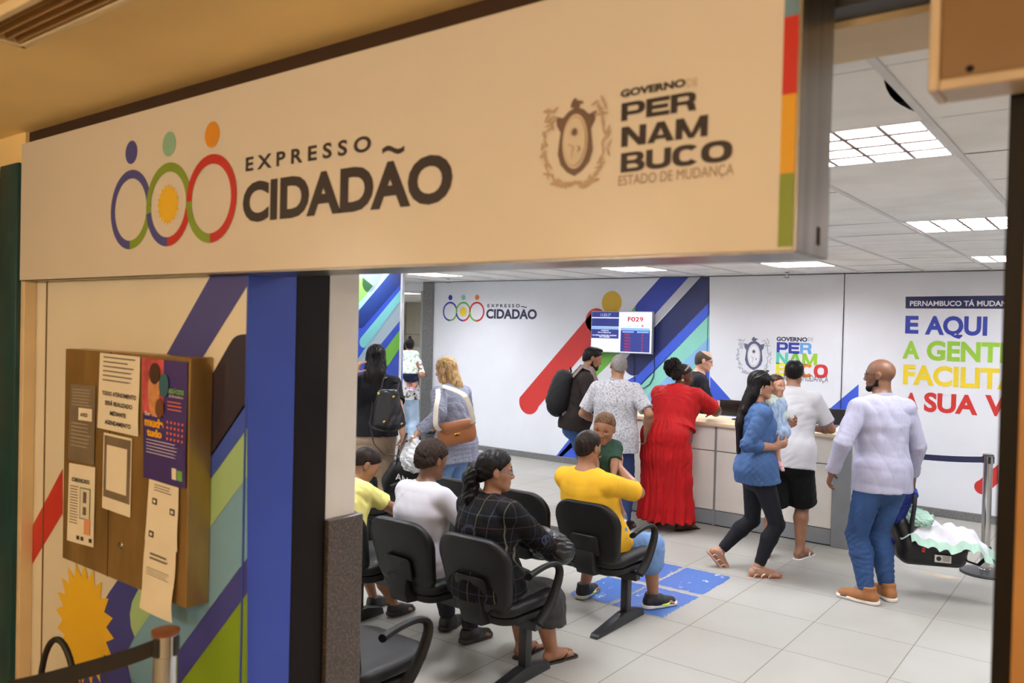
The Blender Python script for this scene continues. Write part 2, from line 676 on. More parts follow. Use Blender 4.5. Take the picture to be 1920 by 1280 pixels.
for i in range(ci0, ci1 + 1):
    for j in range(cj0, cj1 + 1):
        if (i, j) in lc:
            continue
        x0, x1, y0, y1 = CX0 + i * PX, CX0 + (i + 1) * PX, CY0 + j * PY, CY0 + (j + 1) * PY
        x0, x1, y0, y1 = max(x0, XL), min(x1, XR), max(y0, 2.0), min(y1, 18)
        if x1 - x0 < .01 or y1 - y0 < .01:
            continue
        r = random.Random(i * 71 + j)
        d = [r.uniform(0, .003) for _ in range(4)]
        if (i, j) == (-0, -1):
            # warped tile: its edge sags away from the bar and shows the dark void
            n = 10
            for k in range(n):
                ya, yb = y0 + (y1 - y0) * k / n, y0 + (y1 - y0) * (k + 1) / n
                f = lambda yy: -0.034 * math.sin(PI * min(1, max(0, (yy - y0 - .02) / (y1 - y0 - .08))))
                s0, s1 = f(ya), f(yb)
                vs = [b.bm.verts.new(p) for p in ((x0, ya, CEIL), (x1 + s0, ya, CEIL + s0 * .25), (x1 + s1, yb, CEIL + s1 * .25), (x0, yb, CEIL))]
                b.bm.faces.new(vs[::-1])
            continue
        gy = 0.003
        vs = [b.bm.verts.new(p) for p in ((x0, y0 + gy, CEIL + d[0]), (x1, y0 + gy, CEIL + d[1]), (x1, y1 - gy, CEIL + d[2]), (x0, y1 - gy, CEIL + d[3]))]
        b.bm.faces.new(vs[::-1])
ceiling = struct(b.build('ceiling', ceil_m, smooth=0, norm=False))
slab = MB().bb((XL, 1.9, 2.80), (XR, 18, 2.9)).build('void_cover', dark_void, ceiling, smooth=0)
b = MB()
for j in range(cj0, cj1 + 1):
    y = CY0 + j * PY
    if 2.05 < y < 18:
        b.bb((XL, y - .004, CEIL + .003), (XR, y + .004, CEIL + .02))
b.build('tile_joint', gap_m, ceiling, smooth=0)
for i in range(ci0, ci1 + 1):
    x = CX0 + i * PX
    if XL < x < XR:
        MB().bb((x - .012, 2.03, CEIL - .006), (x + .012, 18, CEIL + .03)).build('tee_bar', tee_m, ceiling, smooth=0)

tube_m = Memit('fluorescent_panel', (248, 250, 255), OFFICE_LIGHT)
louver_m = M('louver_aluminium', (150, 132, 124), 0.5, metal=0.0, vary=0.02)
trof_frame = M('troffer_frame', (225, 225, 225), 0.4, vary=0.02)


def make_light():
    r = empty('ceiling_light', (0, 0, 0))
    hw, hd = PX / 2 - .012, PY / 2 - .004
    f = MB()
    for sx in (-1, 1):
        f.bb((sx * hw, -hd, 0), (sx * (hw - .018), hd, .07))
        f.bb((-hw, sx * hd, 0), (hw, sx * (hd - .018), .07))
    f.bb((-hw, -hd, .062), (hw, hd, .07))
    f.build('frame', trof_frame, r, smooth=0)
    MB().bb((-hw + .018, -hd + .018, .036), (hw - .018, hd - .018, .04)).build('diffuser', tube_m, r, smooth=0)
    lv = MB()
    # parabolic louver: curved cross blades, four lamp bays
    for k in range(1, 4):
        x = -hw + 2 * hw * k / 4
        lv.prism([(x - .008, -hd + .02, .0), (x + .008, -hd + .02, .0), (x + .004, -hd + .02, .03), (x - .004, -hd + .02, .03)], (0, 2 * hd - .04, 0))
    for k in range(1, 4):
        y = -hd + 2 * hd * k / 4
        lv.prism([(-hw + .02, y - .016, .0), (-hw + .02, y + .016, .0), (-hw + .02, y + .008, .032), (-hw + .02, y - .008, .032)], (2 * hw - .04, 0, 0))
    lv.build('louver', louver_m, r, smooth=0)
    return r


light_words = {(0, 0): 'nearest square louvred troffer beside the sagging ceiling tile', (0, 4): 'square louvred troffer half hidden by the dark door jamb',
               (0, 8): 'small far louvred troffer just left of the dark door jamb', (-3, 8): 'far louvred troffer above the middle white wall panel',
               (-6, 8): 'far louvred troffer above the wall screen', (-11, 8): 'far louvred troffer above the grey granite doorpost'}
light0 = None
for c, r_ in light_cells:
    o = make_light() if light0 is None else copy_tree(light0)
    light0 = light0 or o
    o.location = (CX0 + (c + .5) * PX, CY0 + (r_ + .5) * PY, CEIL)
    tag(o, light_words.get((c, r_), 'square louvred fluorescent troffer in the white tile ceiling, out of view, some added for light'), 'ceiling light', 'recessed troffers in the office ceiling')
for o in [x for x in COL.objects if x.name.startswith('ceiling_light') and x.location.y > 10]:
    o['label'] = 'louvred troffer in the room beyond the granite doorpost'

# sprinkler heads
for x, y, lab in ((-8.05, 8.95, 'sprinkler head on the ceiling near the granite doorpost'), (-3.15, 9.2, 'sprinkler head on the ceiling above the middle white wall panel')):
    sp = empty('sprinkler', (x, y, CEIL))
    MB().lathe([(0, 0), (.035, 0), (.035, -.008), (.012, -.012), (.012, -.05), (0, -.05)]).build('body', chrome, sp)
    MB().lathe([(0, -.06), (.03, -.06), (.03, -.064), (0, -.064)]).build('deflector', M('dark_metal', (60, 60, 60), .4, 0.8), sp)
    tag(sp, lab, 'sprinkler')

# ---------------------------------------------------------------- office walls
wb = struct(MB().bb((-8.88, BACK, 0), (XR, BACK + .15, CEIL)).build('wall_back', white_wall, smooth=0))
struct(MB().bb((XR, 2.03, 0), (XR + .12, BACK + .15, CEIL)).build('wall_right', white_wall, smooth=0))
struct(MB().bb((XL - .12, 2.03, 0), (XL, 18, CEIL)).build('wall_left', white_wall, smooth=0))
struct(MB().bb((-8.97, BACK - .03, 0), (XR, BACK - .001, .085), .004).build('baseboard_back', granite, smooth=0))
struct(MB().bb((-9.09, BACK - .04, 0), (-8.88, BACK + .19, CEIL)).build('trim_1', granite, smooth=0))
grey_frame = M('grey_door_frame', (150, 154, 152), 0.5, vary=0.04)
df = MB().bb((-9.19, BACK + .02, 0), (-9.09, BACK + .14, 2.44), .006).build('trim_2', grey_frame, smooth=0)
MB().bb((-9.125, BACK + .005, 0), (-9.115, BACK + .02, 2.44)).build('frame_groove', M('pale_seal', (205, 208, 206), .5), df, smooth=0)
struct(df)
struct(MB().bb((-13.5, BACK, 2.44), (-9.09, BACK + .15, CEIL)).build('trim_3', white_wall, smooth=0))
struct(MB().bb((-20, BACK, 0), (-13.5, BACK + .15, CEIL)).build('wall_back_2', white_wall, smooth=0))
# dark seams between wall panels
seam = M('seam_black', (40, 41, 46), 0.7)
for xs, wd in ((-4.235, .006), (-2.615, .010)):
    flat('panel_seam', seam, [(xs - wd / 2, .085), (xs + wd / 2, .085), (xs + wd / 2, CEIL), (xs - wd / 2, CEIL)], BACK, wb, 6)
flat('panel_seam', seam, [(-8.88, CEIL - .012), (XR, CEIL - .012), (XR, CEIL - .004), (-8.88, CEIL - .004)], BACK, wb, 6)

# --- mural of the back wall
def V(name, c, rough=0.45):
    return M('vinyl_' + name, c, rough, vary=0.02, nscale=2)


v_red, v_blue, v_navy, v_royal = V('red', (200, 52, 48)), V('blue', (46, 62, 160)), V('navy', (30, 38, 88)), V('royal', (58, 90, 205))
v_mint, v_sky, v_green, v_lime = V('mint', (136, 205, 190)), V('sky', (130, 178, 222)), V('green', (112, 178, 66)), V('lime', (150, 200, 60))
v_yellow, v_sun, v_orange, v_grey = V('ochre', (208, 168, 40)), V('sun', (232, 205, 50)), V('orange', (222, 128, 62)), V('grey', (190, 193, 202))
v_ink, v_light, v_teal, v_purple = V('ink', (40, 42, 72)), V('white', (238, 240, 244)), V('teal', (120, 190, 180)), V('violet', (62, 62, 150))

B = BACK
def pb(*pts):
    return px(pts, B)


flat('stripe', v_red, band(*pb((974.5, 745), (1108, 588), (1010, 762), (1132, 620)), cap1=True), B, wb, 1)
flat('stripe', v_red, disc(at_y(1118, 601, B), .17, .17), B, wb, 1)
flat('mural_dot', v_yellow, disc(at_y(1147, 567, B), .155, .155), B, wb, 1)
flat('stripe', v_green, pb((1196, 567), (1215, 575), (1165, 660), (1112, 712), (1108, 700), (1125, 660)), B, wb, 1)
flat('mural_sun', v_sun, star(at_y(1134, 745, B), .24, .17, 16), B, wb, 2)
# diagonal family of stripes up to the panel seam
flat('stripe', v_blue, band(*pb((1239, 519), (1197, 566), (1292, 519), (1222, 596)), cap2=True), B, wb, 3)
flat('stripe', v_grey, pb((1292, 519), (1314, 519), (1218, 620), (1205, 615)), B, wb, 2)
flat('stripe', v_navy, band(*pb((1314, 519), (1177, 668), (1330.5, 566), (1199, 700)), cap2=True) + pb((1330.5, 519)), B, wb, 2)
flat('stripe', v_royal, pb((1330.5, 566), (1330.5, 590), (1196, 728), (1040, 868), (1040, 862), (1178, 712), (1199, 700)), B, wb, 1)
flat('stripe', v_mint, pb((1330.5, 590), (1330.5, 632), (1210, 745), (1090, 870), (1070, 870), (1194, 727)), B, wb, 1)
flat('stripe', v_sky, pb((1330.5, 632), (1330.5, 655), (1230, 752), (1130, 875), (1088, 870), (1210, 745)), B, wb, 1)
flat('stripe', v_mint, pb((1330.5, 655), (1330.5, 690), (1240, 780), (1130, 875), (1229, 752)), B, wb, 1)
flat('stripe', v_royal, pb((1330.5, 690), (1330.5, 900), (1130, 875), (1239, 780)), B, wb, 1)
flat('stripe', v_royal, pb((1040, 858), (1085, 800), (1100, 790), (1160, 790), (1090, 866)), B, wb, 1)
# blue triangles low on the middle panel
flat('stripe', v_royal, pb((1331.5, 705), (1400, 782), (1400, 905), (1331.5, 900)), B, wb, 1)
flat('stripe', v_royal, pb((1610, 720), (1545, 775), (1480, 850), (1480, 915), (1607, 935)), B, wb, 1)
flat('stripe', v_red, band(*pb((1836, 900), (1872, 870), (1848, 926), (1872, 905)), cap1=True), B, wb, 1)
# EXPRESSO CIDADAO on the back wall
dxc = [at_y(x, 584, B)[0] for x in (844, 868.5, 894)]
zz = at_y(868, 584, B)[1]
Rr = (at_y(868, 565.5, B)[1] - at_y(868, 602.5, B)[1]) / 2
logo_rings(wb, dxc, Rr, Rr * .82, zz, at_y(868, 557.5, B)[1], Rr * .27, B, (v_blue, v_green, v_red, v_teal, v_orange, v_sun), 1)
letter_px('lettering', 'CIDADAO', v_ink, 911.5, 597, 1007, 578.5, B, wb, .04)
ta, tb2 = at_y(977, 577, B), at_y(988, 573.5, B)
tilde(wb, v_ink, ta[0], tb2[0], ta[1], tb2[1], B)
letter_px('lettering', 'E X P R E S S O', v_ink, 914, 576, 975, 569.5, B, wb, .032)
# government mark on the middle panel
c0, c1 = at_y(1377, 702, B), at_y(1451, 632, B)
crest(wb, c0[0], c1[0], c0[1], c1[1], B, V('crest', (92, 98, 128)), v_light, V('crest_line', (176, 180, 196)))
letter_px('lettering', 'GOVERNO', v_ink, 1456, 639, 1514, 632, B, wb, .045)
letter_px('lettering', 'DE', V('thin', (150, 152, 170)), 1515.5, 639, 1525, 632.5, B, wb, 0)
cols = {'P': v_blue, 'E': v_blue, 'R': V('sky2', (105, 165, 222)), 'N': V('mint2', (98, 200, 175)), 'A': V('green2', (120, 195, 70)), 'M': v_lime,
        'B': V('yellow2', (236, 222, 60)), 'U': V('amber', (240, 180, 50)), 'C': v_orange, 'O': V('red2', (208, 56, 58))}
for wd, x0, x1, y0, y1, wts in (('PER', 1456, 1523.5, 661.5, 643, (1.0, .95, 1.0)), ('NAM', 1455, 1534, 681.5, 663, (1.05, 1.1, 1.25)), ('BUCO', 1454.5, 1554, 703.5, 684, (1, 1, 1.05, 1.15))):
    qa, qb = at_y(x0, y0, B), at_y(x1, y1, B)
    heavy_word(wd, qa[0], qb[0], qa[1], qb[1], B, wb, [cols[ch] for ch in wd], wts)
letter_px('lettering', 'ESTADO DE MUDANÇA', v_ink, 1453.5, 711, 1553, 704.5, B, wb, -0.005)
# slogan on the third panel
fb = [at_y(1698, 556, B), at_y(1698, 578, B)]
Xe = .45
flat('banner', v_navy, [(fb[0][0], fb[0][1]), (Xe, fb[0][1] + .02), (Xe, fb[1][1] + .0), (fb[1][0], fb[1][1])], B, wb, 1)
def slogan(s, mt, x0, y0, x1, y1, bold):
    p_, q_ = at_y(x0, y0, B), at_y(x1, y1, B)
    lettering('lettering', s, mt, p_[0], q_[0], p_[1], q_[1], B, wb, bold, 2, split=True)


slogan('PERNAMBUCO TÁ MUDAN', v_light, 1706, 573.5, 1889, 563, .028)
slogan('DO', v_light, 1890, 575, 1916, 566, .04)
slogan('E', v_blue, 1697, 625, 1723, 590, .038)
slogan('AQUI', v_blue, 1734, 627, 1852, 591, .038)
slogan('A', v_lime, 1692, 672, 1725, 637.5, .038)
slogan('GENTE', v_lime, 1737, 675, 1902, 640.5, .038)
slogan('FACILITA', v_sun, 1693, 720, 1915, 690, .038)
slogan('A', v_red, 1695, 765, 1722, 735, .038)
slogan('SUA', v_red, 1732, 771, 1834, 739, .038)
slogan('VIDA', v_red, 1846, 778, 1990, 746, .038)

# ---------------------------------------------------------------- shop front seen from the mall corridor
panel_paint = M('panel_white_gloss', (232, 226, 212), 0.35, vary=0.015, nscale=1.5)
wf = struct(MB().bb((-3.93, FRONT, 0), (-2.26, 1.744, 2.66)).build('wall_front', panel_paint, smooth=0))
board_blue = M('reveal_blue', (52, 78, 182), 0.4, vary=0.04, nscale=2)
struct(MB().bb((-2.262, FRONT - .004, 0), (-2.254, 1.744, 2.60)).build('trim_4', board_blue, smooth=0))
struct(MB().bb((-2.40, 1.744, 0), (-2.252, 1.887, 2.60), .003).build('trim_5', bronze, smooth=0))
struct(MB().bb((-9.0, 1.887, 0), (-2.262, 2.03, CEIL)).build('wall_front_2', M('reveal_white', (224, 222, 216), .5, vary=.02), smooth=0))
struct(MB().bb((-3.0, 1.887, 0), (-2.235, 2.05, 1.17), .004).build('baseboard_front', granite_brown, smooth=0))
struct(MB().bb((-3.93, 1.51, 0), (-3.80, FRONT, 2.02), .003).build('trim_6', M('beige_trim', (222, 200, 164), .45, vary=.02), smooth=0))
MB().bb((-3.700, FRONT - .004, 0), (-3.694, FRONT, 2.03)).build('panel_joint', M('brown_joint', (120, 92, 60), .6), wf, smooth=0)
# mural on the front panel
F = FRONT
def pf(*pts):
    return px(pts, F)


flat('stripe', V('violet2', (70, 72, 150)), pf((402, 505), (470, 505), (464, 536), (340, 735), (270, 740)), F, wf, 1)
flat('stripe', V('navy2', (40, 36, 60)), pf((383, 726), (405, 690), (430, 646), (437, 635), (444, 629.5), (452, 627), (464, 626), (464, 756), (383, 877)), F, wf, 1)
flat('stripe', v_royal, pf((464, 750), (464, 803), (375, 927), (375, 885)), F, wf, 1)
flat('stripe', V('leaf', (160, 200, 150)), pf((464, 802), (464, 893), (375, 1016), (375, 926)), F, wf, 1)
flat('stripe', V('sky3', (118, 168, 208)), pf((464, 892), (464, 1046), (325, 1234), (294, 1281), (245, 1281), (240, 1220), (253, 1193), (290, 1140), (300, 1118), (375, 1015)), F, wf, 1)
flat('stripe', V('violet3', (62, 68, 162)), pf((464, 1045), (464, 1112), (338, 1282), (294, 1282), (325, 1233)), F, wf, 1)
flat('stripe', V('lime2', (128, 164, 40)), pf((464, 1111), (464, 1282), (338, 1282)), F, wf, 1)
flat('stripe', V('leaf', (160, 200, 150)), pf((259, 1105), (300, 1118), (290, 1140), (253, 1194), (246, 1175), (244, 1150), (248, 1128)), F, wf, 1)
flat('stripe', V('violet3', (62, 68, 162)), pf((222, 1086), (260, 1104), (248, 1128), (244, 1150), (246, 1175), (253, 1194), (241, 1218), (240, 1245), (248, 1284), (150, 1284), (165, 1180), (205, 1110)), F, wf, 1)
sc, = pf((158, 1168))
flat('mural_sun', V('sun2', (240, 196, 46)), star(sc, .245, .185, 20), F, wf, 2)
flat('stripe', v_red, pf((58, 1062), (60, 988), (118, 878), (118, 962)), F, wf, 1)

# dark gap over the sign, corridor ceiling, lintel and right jamb
mall_ceil = MB()
mall_ceil.bb((-12, -4.2, 2.66), (4, 1.80, 2.76))
struct(mall_ceil.build('ceiling_2', mall_plaster, smooth=0))
struct(MB().bb((-3.95, 1.535, 2.60), (-.50, 1.70, 2.66)).build('trim_gap_shade', M('gap_shade_brown', (60, 38, 22), .8), smooth=0))  # brown box coloured as the shade in the gap above the sign
struct(MB().bb((-2.26, 1.72, 2.53), (XR, 1.80, 2.66)).build('trim_8', M('head_frame', (52, 50, 48), .5), smooth=0))
struct(MB().bb((-2.26, 1.80, 2.515), (XR, 2.03, 2.66)).build('trim_9', M('lintel_beige', (214, 190, 150), .6, vary=.03), smooth=0))
struct(MB().bb((-.180, 1.60, 0), (-.150, 1.72, 2.53), .002).build('trim_10', bronze, smooth=0))
struct(MB().bb((-.150, 1.59, 0), (4.0, 2.03, 2.53)).build('wall_front_3', M('wood_beige', (176, 128, 74), .5, vary=.05), smooth=0))
struct(MB().bb((-12, -4.3, 0), (4, -4.2, 2.66)).build('wall_mall_back', mall_plaster, smooth=0))
struct(MB().bb((-12.1, -4.2, 0), (-12, 1.7, 2.66)).build('wall_mall_left', mall_plaster, smooth=0))
struct(MB().bb((4, -4.2, 0), (4.1, 1.7, 2.66)).build('wall_mall_right', mall_plaster, smooth=0))

# neighbouring shop at the far left: teal frame and a gold beaded screen
teal = M('teal_frame', (18, 66, 74), 0.35, vary=0.06)
wn = struct(MB().bb((-4.02, 1.49, 0), (-3.835, 1.70, 2.525), .004).build('trim_11', teal, smooth=30))
struct(MB().bb((-12, 1.52, 2.525), (-3.835, 1.70, 2.66)).build('trim_12', mall_plaster, smooth=0))
gold = bpy.data.materials.new('gold_perforated')
t = NT(gold)
v = t.coord(scale=(55, 1, 55))
vo = t.add('ShaderNodeTexVoronoi', Scale=1.0)
vo.inputs['Randomness'].default_value = 0.0
t.link(v, vo.inputs['Vector'])
t.link(t.ramp(vo.outputs['Distance'], [(0.0, (236, 205, 130)), (0.38, (214, 170, 92)), (0.46, (60, 40, 24)), (1.0, (50, 34, 20))]), t.b.inputs['Base Color'])
t.b.inputs['Roughness'].default_value = 0.4
t.b.inputs['Metallic'].default_value = 0.4
gs = MB().bb((-5.6, 1.60, 0.05), (-4.02, 1.61, 2.50)).build('window_1', gold, smooth=0)
struct(gs)
struct(MB().bb((-12, 1.62, 0), (-4.02, 1.70, 2.525)).build('wall_front_4', M('neighbour_dark', (90, 66, 44), .6), smooth=0))

# ---------------------------------------------------------------- warm globes added out of view to light corridor ceiling and sign
dl_m = Memit('fill_globe_glow', (255, 226, 180), MALL_LIGHT)
dl_m.node_tree.nodes['Principled BSDF'].inputs['Emission Color'].default_value = (*WARM, 1)
ring_m = M('fill_globe_fitting', (90, 80, 70), .4, metal=.6)
dl0 = None
for x, y in ((-5.0, -1.6), (-2.6, -1.6), (-.6, -1.3), (1.3, -1.2), (1.2, -2.8)):
    if dl0 is None:
        r = dl0 = empty('fill_globe', (x, y, 2.66))
        b = MB()
        bmesh.ops.create_uvsphere(b.bm, u_segments=20, v_segments=12, radius=.12)
        bmesh.ops.translate(b.bm, vec=(0, 0, -.36), verts=b.bm.verts)
        b.build('globe', dl_m, r)
        MB().lathe([(0, 0), (.06, 0), (.06, -.02), (.008, -.03), (.008, -.235), (.03, -.245), (.03, -.26), (0, -.26)]).build('fitting', ring_m, r)
    else:
        r = copy_tree(dl0)
        r.location = (x, y, 2.66)
    tag(r, 'round warm globe light added out of view to brighten the corridor ceiling and sign', 'ceiling light', 'added corridor lights')
# ================================================================ SHOP SIGNS
S = 1.50
sign_white = M('sign_acrylic', (218, 211, 203), 0.24, vary=0.012, nscale=1.2, spec=0.16)
sg = empty('shop_sign', (0, 0, 0))
tag(sg, 'long white lightbox shop sign with three coloured rings over the entrance', 'sign')
SX0, SX1, SZ0, SZ1 = -3.825, -.500, 2.018, 2.602
MB().bb((SX0, S, SZ0), (SX1 - .004, S + .02, SZ1), .002).build('front_panel', sign_white, sg, smooth=0)
MB().bb((SX0, S + .02, SZ0 + .004), (SX1 - .004, S + .19, SZ1 - .004)).build('housing', steel, sg, smooth=0)
cap = MB().bb((SX1 - .004, S - .002, SZ0 - .003), (SX1 + .002, S + .192, SZ1), .001).build('end_cap', steel, sg, smooth=0)
MB().bb((SX1 + .001, S + .12, SZ0 + .02), (SX1 + .0035, S + .135, SZ0 + .055)).build('slot', M('slot_dark', (40, 30, 24), .8), cap, smooth=0)
MB().bb((SX0, S + .004, SZ0 - .004), (SX1 - .004, S + .19, SZ0 - .001)).build('bottom_rail', steel, sg, smooth=0)
s_blue, s_green, s_red, s_teal, s_or, s_sun, s_ink = (V('s_blue', (72, 72, 150)), V('s_green', (128, 156, 40)), V('s_red', (194, 34, 22)), V('s_teal', (140, 186, 160)),
                                                      V('s_orange', (222, 146, 24)), V('s_sun', (236, 190, 30)), V('s_ink', (40, 28, 32)))
cs = [at_y(245, 392, S)[0], at_y(315.5, 384, S)[0], at_y(396, 374, S)[0]]
cz = (at_y(315, 305, S)[1] + at_y(313, 462, S)[1]) / 2
logo_rings(sg, cs, .143, .112, cz, cz + .206, .042, S, (s_blue, s_green, s_red, s_teal, s_or, s_sun), 1)


def sign_line(s, x0, y0, x1, y1, bold):
    """one line of lettering between two points of its baseline; y1 lists baseline and cap height at the right end"""
    a, b_, c = at_y(x0, y0, S), at_y(x1, y1[0], S), at_y(x1, y1[1], S)
    z = (a[1] + b_[1]) / 2
    lettering('lettering', s, s_ink, a[0], b_[0], z, z + (c[1] - b_[1]), S, sg, bold, 1)


def heavy_line(s, x0, y0, x1, y1, wts):
    a, b_, c = at_y(x0, y0, S), at_y(x1, y1[0], S), at_y(x1, y1[1], S)
    z = (a[1] + b_[1]) / 2
    heavy_word(s, a[0], b_[0], z, z + (c[1] - b_[1]), S, sg, [s_ink] * len(s), wts)


sign_line('CIDADAO', 455, 416, 848, (381, 282), .042)
ta, tb2 = at_y(717, 292, S), at_y(759, 265, S)
tilde(sg, s_ink, ta[0], tb2[0], ta[1] - .002, tb2[1] - .004, S)
sign_line('E X P R E S S O', 461, 321, 696, (284, 252), .028)
sign_line('GOVERNO', 1164, 181, 1286, (165, 149), .05)
lettering('lettering', 'DE', V('s_faint', (196, 172, 150)), at_y(1288, 160, S)[0], at_y(1308, 160, S)[0], at_y(1297, 162, S)[1], at_y(1297, 146, S)[1], S, sg, 0)
heavy_line('PER', 1165, 227, 1308, (207, 171), (1, .95, 1))
heavy_line('NAM', 1165, 275, 1330, (256, 216), (1.05, 1.1, 1.25))
heavy_line('BUCO', 1164, 323, 1376, (302, 262), (1, 1, 1.05, 1.15))
a, b_ = at_y(1160, 349, S), at_y(1376, 330, S)
lettering('lettering', 'ESTADO DE MUDANÇA', V('s_thin', (150, 124, 108)), a[0], b_[0], (a[1] + b_[1]) / 2 + .002, (a[1] + b_[1]) / 2 + .024, S, sg, 0)
c0, c1 = at_y(1008, 352, S), at_y(1155, 180, S)
crest(sg, c0[0], c1[0], at_y(1078, 354, S)[1], at_y(1078, 184, S)[1], S, V('s_crest', (112, 88, 76)), V('s_pale', (212, 200, 184)), V('s_line', (184, 160, 136)))
bx0, bx1 = at_y(1463, 300, S)[0], min(at_y(1505, 300, S)[0], SX1 - .0045)
zs = [at_y(1484, y, S)[1] for y in (-160, 30, 176, 324, 462)]
for mt, za, zb in zip((V('s_steelblue', (104, 138, 160)), s_red, V('s_amber', (218, 162, 24)), V('s_leaf', (126, 146, 48))), zs, zs[1:]):
    flat('colour_bar', mt, [(bx0, zb), (bx1, zb), (bx1, min(za, SZ1)), (bx0, min(za, SZ1))], S, sg, 1)

# second sign box to the right, only its corner in view
s2 = empty('shop_sign', (0, 0, 0))
tag(s2, 'plain beige sign box with pale metal edge above the dark door jamb', 'sign')
MB().bb((-.272, S, 2.286), (1.4, S + .08, 2.655), .004).build('front_panel', M('sign_beige', (128, 98, 62), .4, vary=.03), s2, smooth=0)
lip = MB().bb((-.287, S - .006, 2.27), (-.270, S + .085, 2.655), .004)
lip.bb((-.2699, S - .006, 2.27), (1.4, S + .085, 2.288), .004)
lip.build('edge_trim', M('sign_edge', (196, 178, 152), .4), s2, smooth=0)
MB().lathe([(0, 0), (.006, 0), (.004, .004), (0, .005)], seg=12).build('screw', bronze, s2).matrix_local = Matrix.Translation((-.226, S, 2.30)) @ Matrix.Rotation(PI / 2, 4, 'X')

# linear air slot in the corridor ceiling
av = empty('air_vent', (-2.47, .55, 2.66))
tag(av, 'cream linear slot air vent in the corridor ceiling', 'air vent')
cream = M('vent_cream', (220, 200, 160), .5, vary=.02)
fr = MB()
fr.bb((-.09, -.0, -.03), (1.3, .02, 0), .003).bb((-.09, .13, -.03), (1.3, .15, 0), .003).bb((-.09, 0, -.03), (-.07, .15, 0), .003)
fr.build('frame', cream, av, smooth=0)
av.location = (-2.47, .86, 2.66)
for k in range(4):
    MB().box((.62, .03 + .028 * k, -.016), (1.36, .004, .024), 0, Matrix.Rotation(.5, 3, 'X')).build('slat', M('vent_slat', (150, 112, 66), .5), av, smooth=0)
# ================================================================ FURNITURE AND THINGS
seat_black = M('seat_black', (22, 22, 23), 0.46, spec=.3, vary=0.12, bump=0.25, bscale=420, bdist=0.0012)
shell_black = M('shell_black', (26, 25, 25), 0.55, spec=.3, vary=0.1, bump=0.12, bscale=300, bdist=0.001)
leg_black = M('leg_black', (30, 30, 32), 0.4, vary=0.1)


def rrect(w0, w1, h, r0, r1, n=7):
    """outline (u,v) with bottom width w0, top width w1, rounded corners; v from 0 to h"""
    out = []
    for (cx, cz, a0, r) in ((w0 / 2 - r0, r0, -90, r0), (w1 / 2 - r1, h - r1, 0, r1), (-w1 / 2 + r1, h - r1, 90, r1), (-w0 / 2 + r0, r0, 180, r0)):
        for k in range(n + 1):
            a = math.radians(a0 + 90 * k / n)
            out.append((cx + r * math.cos(a), cz + r * math.sin(a)))
    return out


def cushion(b, outline, prof, f):
    """closed pillow: rings of the outline shrunk to its middle; prof [(scale, t)], f(u,v,t) -> point"""
    cu = sum(p[0] for p in outline) / len(outline)
    cv = sum(p[1] for p in outline) / len(outline)
    rings = []
    for s, t_ in prof:
        if s == 0:
            rings.append([b.bm.verts.new(f(cu, cv, t_))])
        else:
            rings.append([b.bm.verts.new(f(cu + (u - cu) * s, cv + (v_ - cv) * s, t_)) for u, v_ in outline])
    n = len(outline)
    for A, Bq in zip(rings, rings[1:]):
        for k in range(n):
            k2 = (k + 1) % n
            if len(A) == 1:
                b.bm.faces.new((A[0], Bq[k], Bq[k2]))
            elif len(Bq) == 1:
                b.bm.faces.new((A[k], A[k2], Bq[0]))
            else:
                b.bm.faces.new((A[k], A[k2], Bq[k2], Bq[k]))
    return b


PILLOW = [(0, -.030), (.6, -.032), (.86, -.031), (.95, -.027), (.99, -.016), (1.0, -.004), (1.0, .006), (.99, .018), (.95, .028), (.86, .034), (.6, .036), (0, .034)]


def chair_seat(x, root):
    """one place of a beam seat, facing +y"""
    b = MB()
    cushion(b, rrect(.44, .48, .46, .10, .12), PILLOW, lambda u, v_, t_: (x + u, -.23 + v_, .425 + t_ + .025 * (v_ / .46) - .22 * (v_ - .15) ** 2 * (1 if v_ < .15 else .6)))
    b.build('seat', seat_black, root)
    b = MB()
    cushion(b, rrect(.40, .44, .40, .10, .10), [(0, -.04), (.7, -.04), (.92, -.02), (1, .02), (.9, .03), (0, .03)], lambda u, v_, t_: (x + u, -.21 + v_, .365 + t_))
    b.build('seat_shell', shell_black, root)
    b = MB()
    cushion(b, rrect(.42, .47, .39, .09, .13), PILLOW, lambda u, v_, t_: (x + u, -.20 - .10 * (v_ / .39) + t_ * .9 + .35 * u * u, .415 + v_))
    bk = b.build('backrest', seat_black, root)
    b = MB()
    cushion(b, rrect(.20, .20, .13, .02, .025), [(0, -.006), (.9, -.006), (1, .0), (1, .01), (0, .01)], lambda u, v_, t_: (x + u, -.262 - .1 * (v_ / .39) + t_, .47 + v_))
    b.build('back_plate', shell_black, bk)
    b = MB()
    b.prism([(x - .065, -.10, .33), (x - .065, -.26, .345), (x - .065, -.285, .40), (x - .065, -.275, .50), (x - .065, -.245, .50), (x - .065, -.235, .42), (x - .065, -.10, .40)], (.13, 0, 0), .008)
    b.build('bracket', shell_black, root)


def armrest(x, root):
    pts = [(x, -.05, .35), (x + .01, .02, .40), (x + .015, .09, .50), (x + .012, .13, .575), (x + .005, .125, .615), (x - .005, .08, .632), (x - .01, .0, .628), (x - .012, -.09, .612), (x - .012, -.12, .604)]
    P2 = []
    for i in range(len(pts) - 1):
        for k in range(3):
            P2.append(Vector(pts[i]).lerp(Vector(pts[i + 1]), k / 3))
    P2.append(Vector(pts[-1]))
    for _ in range(2):
        P2 = [P2[0]] + [(P2[i - 1] + P2[i] * 2 + P2[i + 1]) / 4 for i in range(1, len(P2) - 1)] + [P2[-1]]
    MB().tube(P2, [.022 + .008 * min(1, abs(i - 13) / 13) for i in range(len(P2))], seg=12, flat=.62, up=(0, 1, 0)).build('armrest', shell_black, root)


